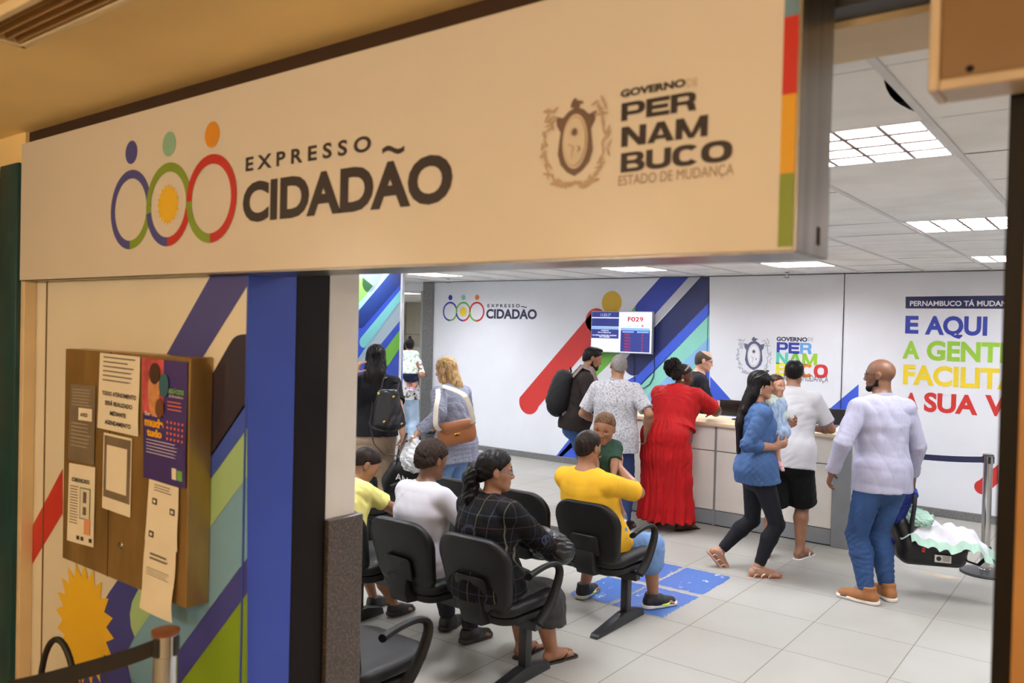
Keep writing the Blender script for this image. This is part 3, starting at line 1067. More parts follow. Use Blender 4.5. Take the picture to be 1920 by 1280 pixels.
def bench(x_right, y, n, label, arms=(True, True), legs=None):
    r = empty('waiting_bench', (x_right, y, 0))
    tag(r, label, 'bench', None)
    for k in range(n):
        chair_seat(-.525 * k, r)
    w_ = .525 * (n - 1)
    MB().box((-w_ / 2, .02, .31), (w_ + .44, .055, .05), .004).build('beam', leg_black, r, smooth=0)
    for lx in (legs or (.13, -w_ - .13)):
        g = MB()
        g.box((lx, .03, .18), (.05, .055, .27), .004)
        g.prism([(lx - .03, -.36, 0), (lx - .03, -.34, .025), (lx - .03, -.02, .075), (lx - .03, .09, .075), (lx - .03, .22, .045), (lx - .03, .235, 0)], (.06, 0, 0), .006)
        g.build('leg', leg_black, r, smooth=30)
    if arms[0]:
        armrest(.262, r)
    if arms[1]:
        armrest(-w_ - .262, r)
    return r


bench(-2.68, 4.575, 3, 'black waiting bench behind the blue floor marking, man in yellow at its end')
bench(-2.66, 3.46, 3, 'black waiting bench where the woman in the plaid jacket sits')
bench(-2.62, 2.41, 1, 'closest black waiting bench, only an empty seat and armrest beside the granite wainscot')
bench(-4.82, 4.575, 1, 'black waiting bench behind the bent boy in yellow, its armrest before the beige trousers', arms=(True, False))
bench(-5.72, 5.38, 1, 'black waiting chair back partly hidden at the white entrance wall', arms=(False, False))

# ---------------------------------------------------------------- service counter
off_white = M('counter_laminate', (222, 218, 210), 0.4, vary=0.015)
ctr_grey = M('counter_grey', (134, 138, 142), 0.45, vary=0.03)
top_wood = M('counter_wood', (222, 200, 168), 0.4, vary=0.08, nscale=14, stretch=(.15, 2, 1))
kick = M('counter_kick', (60, 60, 62), 0.6)
k = empty('service_counter', (-3.3, 7.47, 0))
tag(k, 'long off-white reception counter with grey plinth and pale wood top', 'counter')
cx0, cx1, cs_ = -1.45, 1.35, .10
MB().bb((cx0, .02, 0), (cx1, .66, .96)).build('carcass', M('counter_dark_gap', (58, 56, 54), .7), k, smooth=0)
for xa, xb in ((cx0, -.62), (-.612, cs_ - .008), (cs_ + .012, 1.20)):
    MB().bb((xa, 0, .155), (xb, .03, .722), .002).build('panel', off_white, k, smooth=0)
    MB().bb((xa, 0, .73), (xb, .03, .965), .002).build('panel', off_white, k, smooth=0)
    MB().bb((xa, .004, .012), (xb, .03, .148), .002).build('plinth', ctr_grey, k, smooth=0)
MB().bb((cs_ - .008, -.006, .0), (cs_ + .012, .03, .965)).build('joint_strip', ctr_grey, k, smooth=0)
MB().bb((1.203, -.012, 0), (1.362, .67, .965), .004).build('end_panel', ctr_grey, k, smooth=0)
MB().bb((1.350, .01, .02), (1.366, .66, .965), .002).build('side_panel', M('counter_side', (205, 206, 208), .45), k, smooth=0)
MB().bb((cx0 - .02, -.03, .965), (1.40, .72, 1.0), .006).build('worktop', top_wood, k, smooth=0)

# monitors, papers and small things on the counter
mon_black = M('monitor_black', (18, 18, 20), 0.35, vary=0.1)


def monitor(x, y, z, w_, h, rz, label, group=None, screen=None):
    r = empty('monitor', (x, y, z), rz)
    MB().box((0, 0, .03 + h / 2), (w_, .035, h), .006).build('case', mon_black, r, smooth=30)
    MB().box((0, -.0185, .03 + h / 2), (w_ - .03, .002, h - .03)).build('screen', screen or M('screen_off', (14, 15, 18), .12), r, smooth=0)
    MB().box((0, .03, .08), (.06, .03, .16), .006).bb((-.11, -.07, 0), (.11, .11, .012), .004).build('stand', mon_black, r, smooth=30)
    tag(r, label, 'monitor', group)
    return r


monitor(-3.10, 7.98, 1.0, .56, .16, PI, 'black monitor seen from behind beside the leaning woman in red')
monitor(-2.33, 7.98, 1.0, .46, .15, PI + .1, 'black monitor behind the counter next to the white polo shirt')
pp_ = MB()
for q in range(5):
    pp_.box((-2.19 + .006 * q, 7.66, 1.003 + .004 * q), (.21, .28, .004), 0, Matrix.Rotation(.1 * q, 3, 'Z'))
tag(pp_.build('paper_stack', M('paper', (236, 236, 232), .7, vary=.02), smooth=0), 'stack of white papers on the counter end beside the polo shirt', 'paper')
tr = MB().bb((-2.03, 7.47, 1.0), (-1.92, 7.62, 1.016), .004).build('tray', chrome, None, smooth=0)
tag(tr, 'flat shiny metal tray on the corner of the counter', 'tray')
ms = MB()
cushion(ms, [(.03 * math.cos(a), .05 * math.sin(a)) for a in np.linspace(0, 2 * PI, 20)[:-1]], [(0, 0), (1, 0), (.97, .012), (.7, .03), (0, .034)], lambda u, v_, t_: (-1.99 + u, 7.78 + v_, 1.0 + t_))
tag(ms.build('mouse', mon_black), 'black computer mouse on the far corner of the counter', 'mouse')

# ---------------------------------------------------------------- wall screen with the ticket numbers
tv = empty('wall_screen', (0, 0, 0))
tag(tv, 'flat wall screen calling ticket F029 above the queue', 'screen')
TX0, TX1, TZ0, TZ1, TY = -5.862, -4.937, 1.578, 2.130, 9.42
MB().bb((TX0, TY, TZ0), (TX1, TY + .05, TZ1), .004).build('case', M('tv_silver', (176, 176, 182), .35, metal=.5), tv, smooth=0)
MB().bb((TX0 + .25, TY + .05, TZ0 + .12), (TX1 - .25, BACK, TZ1 - .12)).build('wall_mount', black_plastic, tv, smooth=0)


def tvq(name, mt, u0, v0, u1, v1, lay):
    U = lambda u: TX0 + .012 + (TX1 - TX0 - .024) * u
    Vv = lambda v_: TZ1 - .012 - (TZ1 - TZ0 - .024) * v_
    flat(name, mt, [(U(u0), Vv(v1)), (U(u1), Vv(v1)), (U(u1), Vv(v0)), (U(u0), Vv(v0))], TY, tv, lay)


def tvt(s, mt, u0, v0, u1, v1, bold=.02):
    U = lambda u: TX0 + .012 + (TX1 - TX0 - .024) * u
    Vv = lambda v_: TZ1 - .012 - (TZ1 - TZ0 - .024) * v_
    lettering('lettering', s, mt, U(u0), U(u1), Vv(v1), Vv(v0), TY, tv, bold, 4)


e_white, e_navy, e_blue = Memit('screen_white', (222, 224, 236), .85), Memit('screen_navy', (44, 52, 122), .6), Memit('screen_blue', (120, 160, 226), .8)
e_red, e_txt, e_dig, e_grey = Memit('screen_red', (168, 44, 58), .7), Memit('screen_text', (232, 236, 250), .9), Memit('screen_digit', (182, 192, 234), .8), Memit('screen_grey', (110, 106, 116), .5)
tvq('screen', e_white, 0, 0, 1, 1, 1)
tvq('screen_panel', e_navy, 0, 0, .468, .135, 2)
tvq('screen_panel', e_navy, 0, .16, .468, .365, 2)
tvq('screen_panel', e_blue, 0, .375, .468, .43, 2)
tvq('screen_panel', e_navy, 0, .435, .468, .67, 2)
tvq('screen_panel', e_blue, .50, .39, .98, .455, 2)
tvq('screen_panel', e_navy, .50, .455, .98, .985, 2)
tvq('screen_panel', e_blue, .53, .475, .72, .508, 3)
tvq('screen_panel', e_blue, .77, .475, .96, .508, 3)
tvt('11:53:17', e_dig, .155, .035, .325, .11, 0)
tvt('ATENÇÃO!', e_txt, .165, .455, .30, .485, .02)
tvt('Para as Máquinas,', e_txt, .115, .50, .34, .53, .02)
tvt('SUA SENHA DEVERÁ SER VALIDADA', e_txt, .02, .575, .435, .605, .02)
tvt('PELA TRIAGEM', e_txt, .14, .615, .315, .645, .02)
tvt('Outros Serviços', e_grey, .635, .02, .86, .055, 0)
tvt('F029', e_red, .615, .11, .87, .235, .03)
tvt('Guichê', e_grey, .61, .30, .80, .37, 0)
tvt('8', e_red, .84, .30, .875, .37, .03)
for q, code in enumerate(('F027', 'F026', 'F025', 'F024', 'F022', 'F020')):
    tvt(code, e_red, .57, .53 + .077 * q, .665, .585 + .077 * q, .01)
    tvt('8', e_red, .85, .53 + .077 * q, .872, .585 + .077 * q, .01)
tvq('logo', Memit('screen_logo', (190, 190, 198), .6), .455, .985, .485, .998, 3)
c1 = MB().tube([at_y(x, y, 9.53)[0:1] + (9.535,) + at_y(x, y, 9.53)[1:2] for x, y in ((1226, 662), (1227, 690), (1225, 706), (1218, 720), (1206, 728), (1196, 727))], .006, 8)
tag(c1.build('cable', black_plastic), 'thin black cable curving down from the wall screen corner', 'cable')
c1 = MB().tube([(at_y(x, y, 9.53)[0], 9.53, at_y(x, y, 9.53)[1]) for x, y in ((1189, 655), (1189, 680), (1189, 700), (1189, 722))], .005, 8)
tag(c1.build('cable', black_plastic), 'thin dark cable straight down from the wall screen', 'cable')
ob = at_y(1183, 727, 9.53)
r = empty('outlet_box', (ob[0], 9.54, ob[1]))
MB().box((0, 0, 0), (.10, .03, .07), .004).build('box', M('outlet_white', (226, 226, 224), .4), r, smooth=0)
MB().box((0, -.016, 0), (.05, .003, .025), .001).build('socket', M('outlet_grey', (150, 150, 150), .5), r, smooth=0)
tag(r, 'small white outlet box on the striped wall under the screen', 'outlet')

# ---------------------------------------------------------------- barrier posts
belt_navy = M('belt_navy', (34, 40, 78), 0.7, vary=0.1, bump=.2, bscale=500)
belt_black = M('belt_black', (38, 34, 32), 0.75, vary=0.1, bump=.2, bscale=500)
base_dark = M('post_base', (46, 47, 50), 0.35, vary=0.1)


def post(x, y, h, label, cap_m, belt_to=None, belt_m=None, sag=.02):
    r = empty('barrier_post', (x, y, 0))
    tag(r, label, 'barrier post')
    MB().lathe([(0, 0), (.175, 0), (.178, .008), (.172, .02), (.06, .034), (0, .034)], seg=48).build('base', base_dark, r)
    MB().lathe([(0, .03), (.045, .03), (.045, .04), (.034, .045), (.034, h - .075), (0, h - .075)], seg=32).build('pole', chrome, r)
    hd = MB().lathe([(.034, h - .075), (.037, h - .073), (.037, h - .012), (0, h - .012)], seg=32).build('head', chrome, r)
    MB().lathe([(.038, h - .012), (.040, h - .01), (.040, h - .002), (.036, h), (0, h)], seg=32).build('cap', cap_m, r)
    for a in (0, 90, 180, 270):
        MB().box((.0375 * math.cos(math.radians(a + 20)), .0375 * math.sin(math.radians(a + 20)), h - .043), (.010, .02, .055), .002, Matrix.Rotation(math.radians(a + 20), 3, 'Z')).build('belt_slot', black_plastic, hd, smooth=0)
    if belt_to:
        dx, dy = belt_to[0] - x, belt_to[1] - y
        L = math.hypot(dx, dy)
        nx, ny = -dy / L, dx / L
        zt = belt_to[2] - (h - .043)
        def f(u, v_):
            uu = .036 / L + u * (1 - .036 / L)
            z = h - .043 + zt * uu - 4 * sag * uu * (1 - uu) + (v_ - .5) * .048
            return (dx * uu + nx * .002 * math.sin(9 * u), dy * uu + ny * .002 * math.sin(9 * u), z)
        MB().grid(f, 24, 2, .002).build('belt', belt_m, r)
    return r


post(-.905, 7.47, .955, 'polished steel barrier post on a dark disc base by the right wall', M('post_cap', (70, 70, 72), .4), (-1.93, 7.52, .90), belt_navy, .03)
bq = ray(15, 1292)
bq = bq * ((.84 - CAM_H) / bq[2])
post(-2.235, 1.285, .955, 'polished steel barrier post with brown cap in the blurred foreground', M('post_cap_brown', (120, 66, 40), .4), (bq[0], bq[1], .84), belt_black, .01)

# red and blue bag with a black loop handle behind the foreground belt
rb = empty('shopping_bag', (-2.92, 1.36, 0), .1)
tag(rb, 'red and blue bag with black loop handle behind the foreground belt', 'bag')
MB().box((0, 0, .26), (.42, .20, .52), .03).build('body', M('bag_red', (150, 30, 34), .5, bump=.3, bscale=20), rb)
MB().box((-.02, -.04, .55), (.07, .06, .08), .02).build('flap', M('bag_blue', (40, 48, 110), .5), rb)
lp = []
for u in np.linspace(0, 1, 18):
    a = PI * u
    lp.append((-.10 - .10 * math.cos(a) + .04 * u, -.03, .48 + .225 * math.sin(a) + .03 * (1 - u)))
MB().tube(lp, .011, 10).build('handle', black_plastic, rb)

# ---------------------------------------------------------------- glass partition with striped film
GP = 5.90
gx1 = at_y(755, 620, GP)[0]
gz0 = at_y(751, 727, GP)[1]
struct(MB().bb((-9.2, GP - .03, 0), (gx1, GP + .03, gz0)).build('wall_partition', M('partition_white', (226, 227, 228), .4, vary=.01), smooth=0))
wg = struct(MB().bb((-9.2, GP - .004, gz0), (gx1 - .02, GP + .004, CEIL)).build('window_2', Mglass('clear_glass', (190, 210, 225), .42, .04), smooth=0))
MB().bb((gx1 - .028, GP - .015, gz0), (gx1, GP + .015, CEIL)).build('window_frame', M('pale_frame', (218, 222, 226), .35), wg, smooth=0)
fil = lambda n, c, a=.9: Mglass('film_' + n, c, a, .12)


def gf(mt, pts, lay, caps=None):
    flat('film_stripe', mt, px(pts, GP - .004) if caps is None else band(*px(pts, GP - .004), **caps), GP - .004, wg, lay)


f_blue, f_navy, f_green, f_light, f_vio = fil('blue', (60, 84, 190)), fil('navy', (40, 58, 122)), fil('green', (120, 185, 80)), fil('aqua', (150, 200, 225), .75), fil('violet', (118, 132, 200), .85)
gf(f_light, [(600, 480), (754, 480), (754, 560), (660, 690), (600, 740)], 1)
gf(f_vio, [(689, 470), (681, 520), (745, 470), (704, 538)], 2, dict(cap2=True))
gf(f_green, [(640, 530), (681, 520), (700, 536), (655, 590), (640, 590)], 2)
gf(f_navy, [(752, 488), (668, 588), (754, 530), (684, 610)], 3, dict(cap2=True))
gf(f_blue, [(755, 528), (755, 545), (660, 690), (620, 680), (668, 615)], 2)
gf(fil('aqua2', (130, 205, 205), .8), [(754, 540), (678, 632), (754, 560), (686, 650)], 3, dict(cap2=True))
gf(f_blue, [(755, 595), (755, 727), (600, 727), (640, 690), (690, 675)], 2)
gf(f_green, [(752, 616), (716, 664), (753, 648), (732, 680)], 4, dict(cap2=True))

# ---------------------------------------------------------------- room beyond the granite doorpost
bo = struct(MB().bb((-20, 17.5, 0), (-9, 17.6, CEIL)).build('wall_office_far', M('office_cream', (222, 214, 198), .6, vary=.02), smooth=0))
for x in (-18.5, -17.4, -16.3, -15.2, -14.1):
    MB().bb((x - .006, 17.49, 0), (x + .006, 17.5, CEIL)).build('panel_joint', M('joint_brown', (140, 124, 104), .6), bo, smooth=0)
MB().bb((-20, 17.49, 1.62), (-9, 17.5, 1.634)).build('panel_joint', M('joint_brown', (140, 124, 104), .6), bo, smooth=0)
dk = empty('desk', (-12.9, 13.2, 0))
tag(dk, 'pale office desk with grey front beyond the granite doorpost', 'desk')
MB().bb((-1.3, 0, .73), (1.3, .75, .77), .004).build('desktop', M('desk_pale', (226, 218, 202), .4), dk, smooth=0)
MB().bb((-1.25, .05, .25), (1.25, .08, .73)).build('front_panel', M('desk_grey', (128, 136, 134), .5), dk, smooth=0)
for x in (-1.22, 1.16):
    MB().bb((x, .06, 0), (x + .06, .70, .73)).build('leg', M('desk_grey', (128, 136, 134), .5), dk, smooth=0)
MB().bb((-1.3, .76, .0), (1.3, .80, 1.34)).build('privacy_screen', M('screen_grey2', (176, 180, 178), .5), dk, smooth=0)
cbx = empty('cardboard_box', (-12.85, 13.88, 1.361))
tag(cbx, 'brown cardboard box on the grey divider beyond the doorpost', 'box')
MB().bb((-.3, -.02, 0), (.05, .22, .24), .004).build('carton', M('cardboard', (202, 172, 146), .7, vary=.06), cbx, smooth=0)
MB().bb((-.3, .085, .2402), (.05, .115, .242)).build('tape', M('tape', (190, 150, 100), .3), cbx, smooth=0)
sup = MB().bb((-1.3, .74, 1.34), (1.3, .82, 1.36)).build('top_rail', M('screen_grey2', (176, 180, 178), .5), dk, smooth=0)
monitor(-12.62, 13.45, .77, .62, .34, 0, 'monitor with a dim picture on the pale desk beyond the doorpost', screen=Memit('dim_picture', (150, 130, 118), .45))
tag(MB().bb((-12.95, 13.93, 1.18), (-12.3, 13.945, 1.26)).build('desk_sign', M('violet_strip', (120, 100, 170), .5), smooth=0), 'violet strip sign on the grey divider behind the monitor', 'sign')
oc = empty('office_chair', (-12.55, 12.75, 0), 2.6)
tag(oc, 'black office chair at the pale desk beyond the doorpost', 'chair')
b = MB()
cushion(b, rrect(.46, .48, .46, .1, .12), PILLOW, lambda u, v_, t_: (u, -.23 + v_, .46 + t_))
b.build('seat', seat_black, oc)
b = MB()
cushion(b, rrect(.42, .44, .42, .1, .12), PILLOW, lambda u, v_, t_: (u, -.24 - .1 * v_ + t_, .52 + v_))
b.build('backrest', seat_black, oc)
b = MB().tube([(0, 0, .06), (0, 0, .44)], .03)
for a in range(5):
    b.tube([(0, 0, .10), (.27 * math.cos(a * 1.2566), .27 * math.sin(a * 1.2566), .05)], [.025, .016])
    b.box((.27 * math.cos(a * 1.2566), .27 * math.sin(a * 1.2566), .025), (.05, .05, .05), .015)
b.build('base', leg_black, oc)

# ---------------------------------------------------------------- steel notice board with its papers
NB = 1.475
q = [at_y(122, 650, NB), at_y(355, 674, NB), at_y(350, 1146, NB), at_y(118, 1042, NB)]
nx0, nx1 = (q[0][0] + q[3][0]) / 2, (q[1][0] + q[2][0]) / 2
nz1, nz0 = (q[0][1] + q[1][1]) / 2, (q[2][1] + q[3][1]) / 2
board_m = M('board_steel', (176, 146, 96), 0.34, metal=0.75, vary=0.14, nscale=7, stretch=(1, 1, .3))
nb = empty('notice_board', (0, 0, 0))
tag(nb, 'brushed steel notice cabinet covered with papers on the entrance wall', 'notice board')
MB().bb((nx0, NB, nz0), (nx1, FRONT - .002, nz1), .002).build('cabinet', board_m, nb, smooth=0)
MB().bb((nx0 + .36, NB - .002, nz0), (nx0 + .362, NB, nz1)).build('door_gap', M('gap_dark', (70, 56, 38), .6), nb, smooth=0)
MB().lathe([(0, 0), (.014, 0), (.012, .004), (0, .005)], seg=16).build('lock', chrome, nb).matrix_local = Matrix.Translation((at_y(226, 1022, NB)[0], NB, at_y(226, 1022, NB)[1])) @ Matrix.Rotation(PI / 2, 4, 'X')
paper = M('paper_white', (238, 230, 214), .6, vary=.02)
ink = M('print_grey', (120, 112, 104), .7)
ink_dark = M('print_dark', (54, 50, 50), .7)


def sheet(name, cat, label, quad, mat, lay=2, wavy=.004):
    """paper sheet from photo corners TL, TR, BR, BL; returns (object, P(u,v,lay)) with v down"""
    c = [at_y(x, y, NB) for x, y in quad]
    def P(u, v_, l=0):
        X = (c[0][0] * (1 - u) + c[1][0] * u) * (1 - v_) + (c[3][0] * (1 - u) + c[2][0] * u) * v_
        Z = (c[0][1] * (1 - u) + c[1][1] * u) * (1 - v_) + (c[3][1] * (1 - u) + c[2][1] * u) * v_
        yy = NB - .0015 * lay - wavy * (.5 + .5 * math.sin(7 * v_ + 3 * u)) * (v_ * (.4 + .6 * u)) - .0009 * l
        return (X, yy, Z)
    o = MB().grid(lambda a, b_: P(a, b_), 8, 14).build(name, mat)
    tag(o, label, cat)
    def quadp(mt, u0, v0, u1, v1, l=1, nm='print'):
        MB().grid(lambda a, b_: P(u0 + (u1 - u0) * a, v0 + (v1 - v0) * b_, l), 4, 4).build(nm, mt, o)
    def lines(mt, u0, v0, u1, v1, n, seed=1, th=.35):
        r_ = random.Random(seed)
        b_ = MB()
        for k_ in range(n):
            a0, a1 = v0 + (v1 - v0) * k_ / n, v0 + (v1 - v0) * (k_ + th) / n
            b_.poly([P(u0, a0, 1), P(u0 + (u1 - u0) * r_.uniform(.75, 1), a0, 1), P(u0 + (u1 - u0) * r_.uniform(.75, 1), a1, 1), P(u0, a1, 1)])
        b_.build('text_lines', mt, o, smooth=0, norm=False)
    def words(s, mt, u0, v0, u1, v1, bold=.02, l=2):
        lettering('lettering', s, mt, u0, u1, v1, v0, 0, o, bold, 0, plane=lambda X, Z, _l: P(X, Z, l))
    return o, quadp, lines, words


o, qd, ln, wd = sheet('notice', 'paper', 'white appointment notice reading TODO ATENDIMENTO on the steel cabinet', [(190, 661), (265, 669), (262, 818), (185, 801)], paper, 3)
ln(ink, .1, .04, .9, .40, 6, 2, .3)
for k_, s_ in enumerate(('TODO ATENDIMENTO', 'SERÁ REALIZADO', 'MEDIANTE', 'AGENDAMENTO')):
    w2 = (.42, .34, .2, .32)[k_]
    wd(s_, ink_dark, .52 - w2, .49 + .125 * k_, .52 + w2, .55 + .125 * k_, .03)
o, qd, ln, wd = sheet('poster', 'poster', 'purple poster with a mother and child photo on the steel cabinet', [(268, 670), (353, 679), (350, 916), (271, 894)], M('poster_violet', (70, 56, 130), .35, vary=.05), 2)
qd(M('poster_pink', (196, 84, 96), .4, vary=.2, nscale=20), 0, 0, .50, .46)
pv = [at_y(292 + 11 * math.cos(a), 735 + 45 * math.sin(a), NB) for a in np.linspace(0, 2 * PI, 24)[:-1]]
flat('photo_figure', M('poster_skin', (206, 146, 96), .5, vary=.1, nscale=30), pv, NB, o, 6)
pv = [at_y(294 + 10 * math.cos(a), 700 + 20 * math.sin(a), NB) for a in np.linspace(0, 2 * PI, 24)[:-1]]
flat('photo_figure', M('poster_hair', (70, 42, 30), .5), pv, NB, o, 7)
pv = [at_y(303 + 8 * math.cos(a), 765 + 18 * math.sin(a), NB) for a in np.linspace(0, 2 * PI, 24)[:-1]]
flat('photo_figure', M('poster_hair2', (110, 66, 40), .5), pv, NB, o, 7)
flat('badge', M('poster_teal', (50, 100, 120), .5), disc(at_y(311, 722, NB), .03, .04), NB, o, 7)
wd('Ser mãe', paper, .06, .44, .40, .475, .02)
wd('muda', V('poster_amber', (240, 176, 40)), .05, .485, .50, .565, .06)
wd('tudo', V('poster_amber', (240, 176, 40)), .10, .575, .46, .645, .06)
wd('NEGÓCIOS', V('poster_lime', (120, 190, 90)), .58, .225, .94, .265, .04)
wd('de Pernambuco', paper, .62, .275, .93, .295, .01)
ln(V('poster_orange', (232, 120, 60)), .58, .33, .90, .42, 3, 5, .3)
dots = V('poster_coral', (226, 110, 70))
for a_ in range(4):
    for b_ in range(5):
        qd(dots, .56 + .085 * b_, .49 + .045 * a_, .60 + .085 * b_, .51 + .045 * a_)
ln(M('poster_text', (196, 188, 220), .6), .08, .67, .92, .80, 5, 7, .3)
qd(paper, .70, .86, .80, .95)
qd(V('poster_green', (110, 180, 80)), .82, .87, .93, .95)
o, qd, ln, wd = sheet('notice', 'paper', 'grey sealed notice with a white sticky note, upper on the steel cabinet', [(133, 719), (181, 723), (178, 871), (129, 860)], M('notice_grey', (122, 110, 96), .4, vary=.08), 2, .001)
ln(M('notice_light', (166, 154, 138), .6), .1, .06, .9, .30, 6, 3)
qd(paper, .38, .30, .9, .46, 2, 'sticky_note')
wd('AVISO', ink_dark, .46, .36, .74, .41, .02, 3)
ln(M('notice_light', (166, 154, 138), .6), .1, .5, .9, .84, 7, 4)
o, qd, ln, wd = sheet('notice', 'paper', 'white COMUNICADO sheet with a green framed picture, lower on the steel cabinet', [(131, 867), (180, 876), (177, 1026), (127, 1012)], paper, 2, .001)
wd('COMUNICADO', ink_dark, .14, .17, .82, .225, .03)
ln(ink, .08, .28, .42, .78, 14, 6)
qd(M('picture_green', (110, 140, 110), .5), .46, .28, .86, .68, 1)
qd(M('picture_pale', (226, 222, 206), .5), .49, .295, .83, .665, 2)
qd(M('picture_figure', (120, 100, 90), .5), .60, .33, .72, .47, 3)
qd(M('picture_figure', (120, 100, 90), .5), .60, .52, .72, .62, 3)
qd(M('hand_skin', (226, 160, 120), .5), .66, .66, .88, .86, 3)
for u_ in (.38, .54, .84):
    qd(ink_dark, u_, .90, u_ + .1, .95, 2)
o, qd, ln, wd = sheet('notice', 'paper', 'white sheet with a grey bordered table below the appointment notice', [(196, 810), (249, 822), (246, 970), (193, 951)], paper, 2, .001)
qd(M('notice_grey', (122, 110, 96), .4), .04, .03, .97, .84)
qd(paper, .14, .15, .86, .74, 2)
ln(ink, .2, .18, .5, .72, 14, 8)
ln(ink, .56, .18, .84, .72, 14, 9)
o, qd, ln, wd = sheet('notice', 'paper', 'white sheet with small square icons hanging below the purple poster', [(283, 897), (338, 914), (336, 1034), (275, 1010)], paper, 4)
ln(ink, .2, .05, .8, .18, 3, 10)
for u_, v_ in ((.16, .28), (.74, .36), (.12, .82)):
    qd(ink_dark, u_, v_, u_ + .16, v_ + .1, 1, 'icon')
    qd(paper, u_ + .04, v_ + .025, u_ + .12, v_ + .075, 2, 'icon')
o, qd, ln, wd = sheet('notice', 'paper', 'lowest white paper strip curling below the steel cabinet', [(277, 1008), (335, 1030), (329, 1166), (268, 1137)], paper, 6, .012)
ln(ink, .2, .16, .8, .28, 2, 11, .5)
ln(ink, .12, .38, .9, .50, 4, 12, .3)
# ================================================================ PEOPLE: smooth-blended solids meshed into one continuous surface
A3 = lambda *p: np.array(p, np.float64)


def unit(v):
    v = np.asarray(v, float)
    return v / (np.linalg.norm(v) + 1e-9)


def surface_net(F, o, h):
    S = F < 0
    c = S[:-1, :-1, :-1].astype(np.uint8)
    for dx, dy, dz in ((1, 0, 0), (0, 1, 0), (0, 0, 1), (1, 1, 0), (1, 0, 1), (0, 1, 1), (1, 1, 1)):
        c = c + S[dx:S.shape[0] - 1 + dx, dy:S.shape[1] - 1 + dy, dz:S.shape[2] - 1 + dz]
    act = (c > 0) & (c < 8)
    I = np.argwhere(act)
    if len(I) == 0:
        return np.zeros((0, 3)), np.zeros((0, 4), int)
    i, j, k = I.T
    corner = [(a, b, d) for a in (0, 1) for b in (0, 1) for d in (0, 1)]
    V = {q: F[i + q[0], j + q[1], k + q[2]] for q in corner}
    acc = np.zeros((len(I), 3))
    cnt = np.zeros(len(I))
    for q in corner:
        for ax in range(3):
            if q[ax] == 0:
                q2 = list(q)
                q2[ax] = 1
                q2 = tuple(q2)
                va, vb = V[q], V[q2]
                mk = (va < 0) != (vb < 0)
                t = np.where(mk, va / np.where(va - vb == 0, 1, va - vb), 0)
                p = np.array(q, float)[None, :].repeat(len(I), 0)
                p[:, ax] += t
                acc[mk] += p[mk]
                cnt[mk] += 1
    P = (I + acc / cnt[:, None]) * h + o
    idx = -np.ones(act.shape, np.int64)
    idx[i, j, k] = np.arange(len(I))
    quads = []
    for ax in range(3):
        b, d = [(1, 2), (2, 0), (0, 1)][ax]
        sl0 = [slice(None)] * 3
        sl1 = [slice(None)] * 3
        sl0[ax], sl1[ax] = slice(0, -1), slice(1, None)
        for q in (b, d):
            sl0[q] = sl1[q] = slice(1, -1)
        A, Bq = S[tuple(sl0)], S[tuple(sl1)]
        E = np.argwhere(A != Bq)
        if len(E) == 0:
            continue
        inside = A[tuple(E.T)]
        base = E.copy()
        base[:, b] += 1
        base[:, d] += 1
        def at(ob, od):
            e = base.copy()
            e[:, b] += ob
            e[:, d] += od
            return idx[tuple(e.T)]
        q4 = np.stack([at(-1, -1), at(0, -1), at(0, 0), at(-1, 0)], 1)
        q4[~inside] = q4[~inside][:, ::-1]
        quads.append(q4)
    return P, np.concatenate(quads)


def mesh_from(P, Q, name, mat, parent):
    me = bpy.data.meshes.new(name)
    me.vertices.add(len(P))
    me.vertices.foreach_set('co', P.astype(np.float32).ravel())
    me.loops.add(len(Q) * 4)
    me.loops.foreach_set('vertex_index', Q.astype(np.int32).ravel())
    me.polygons.add(len(Q))
    me.polygons.foreach_set('loop_start', np.arange(0, len(Q) * 4, 4, dtype=np.int32))
    me.polygons.foreach_set('use_smooth', np.ones(len(Q), bool))
    me.update()
    me.validate()
    if mat is not None:
        me.materials.append(mat)
    return link(name, me, parent)


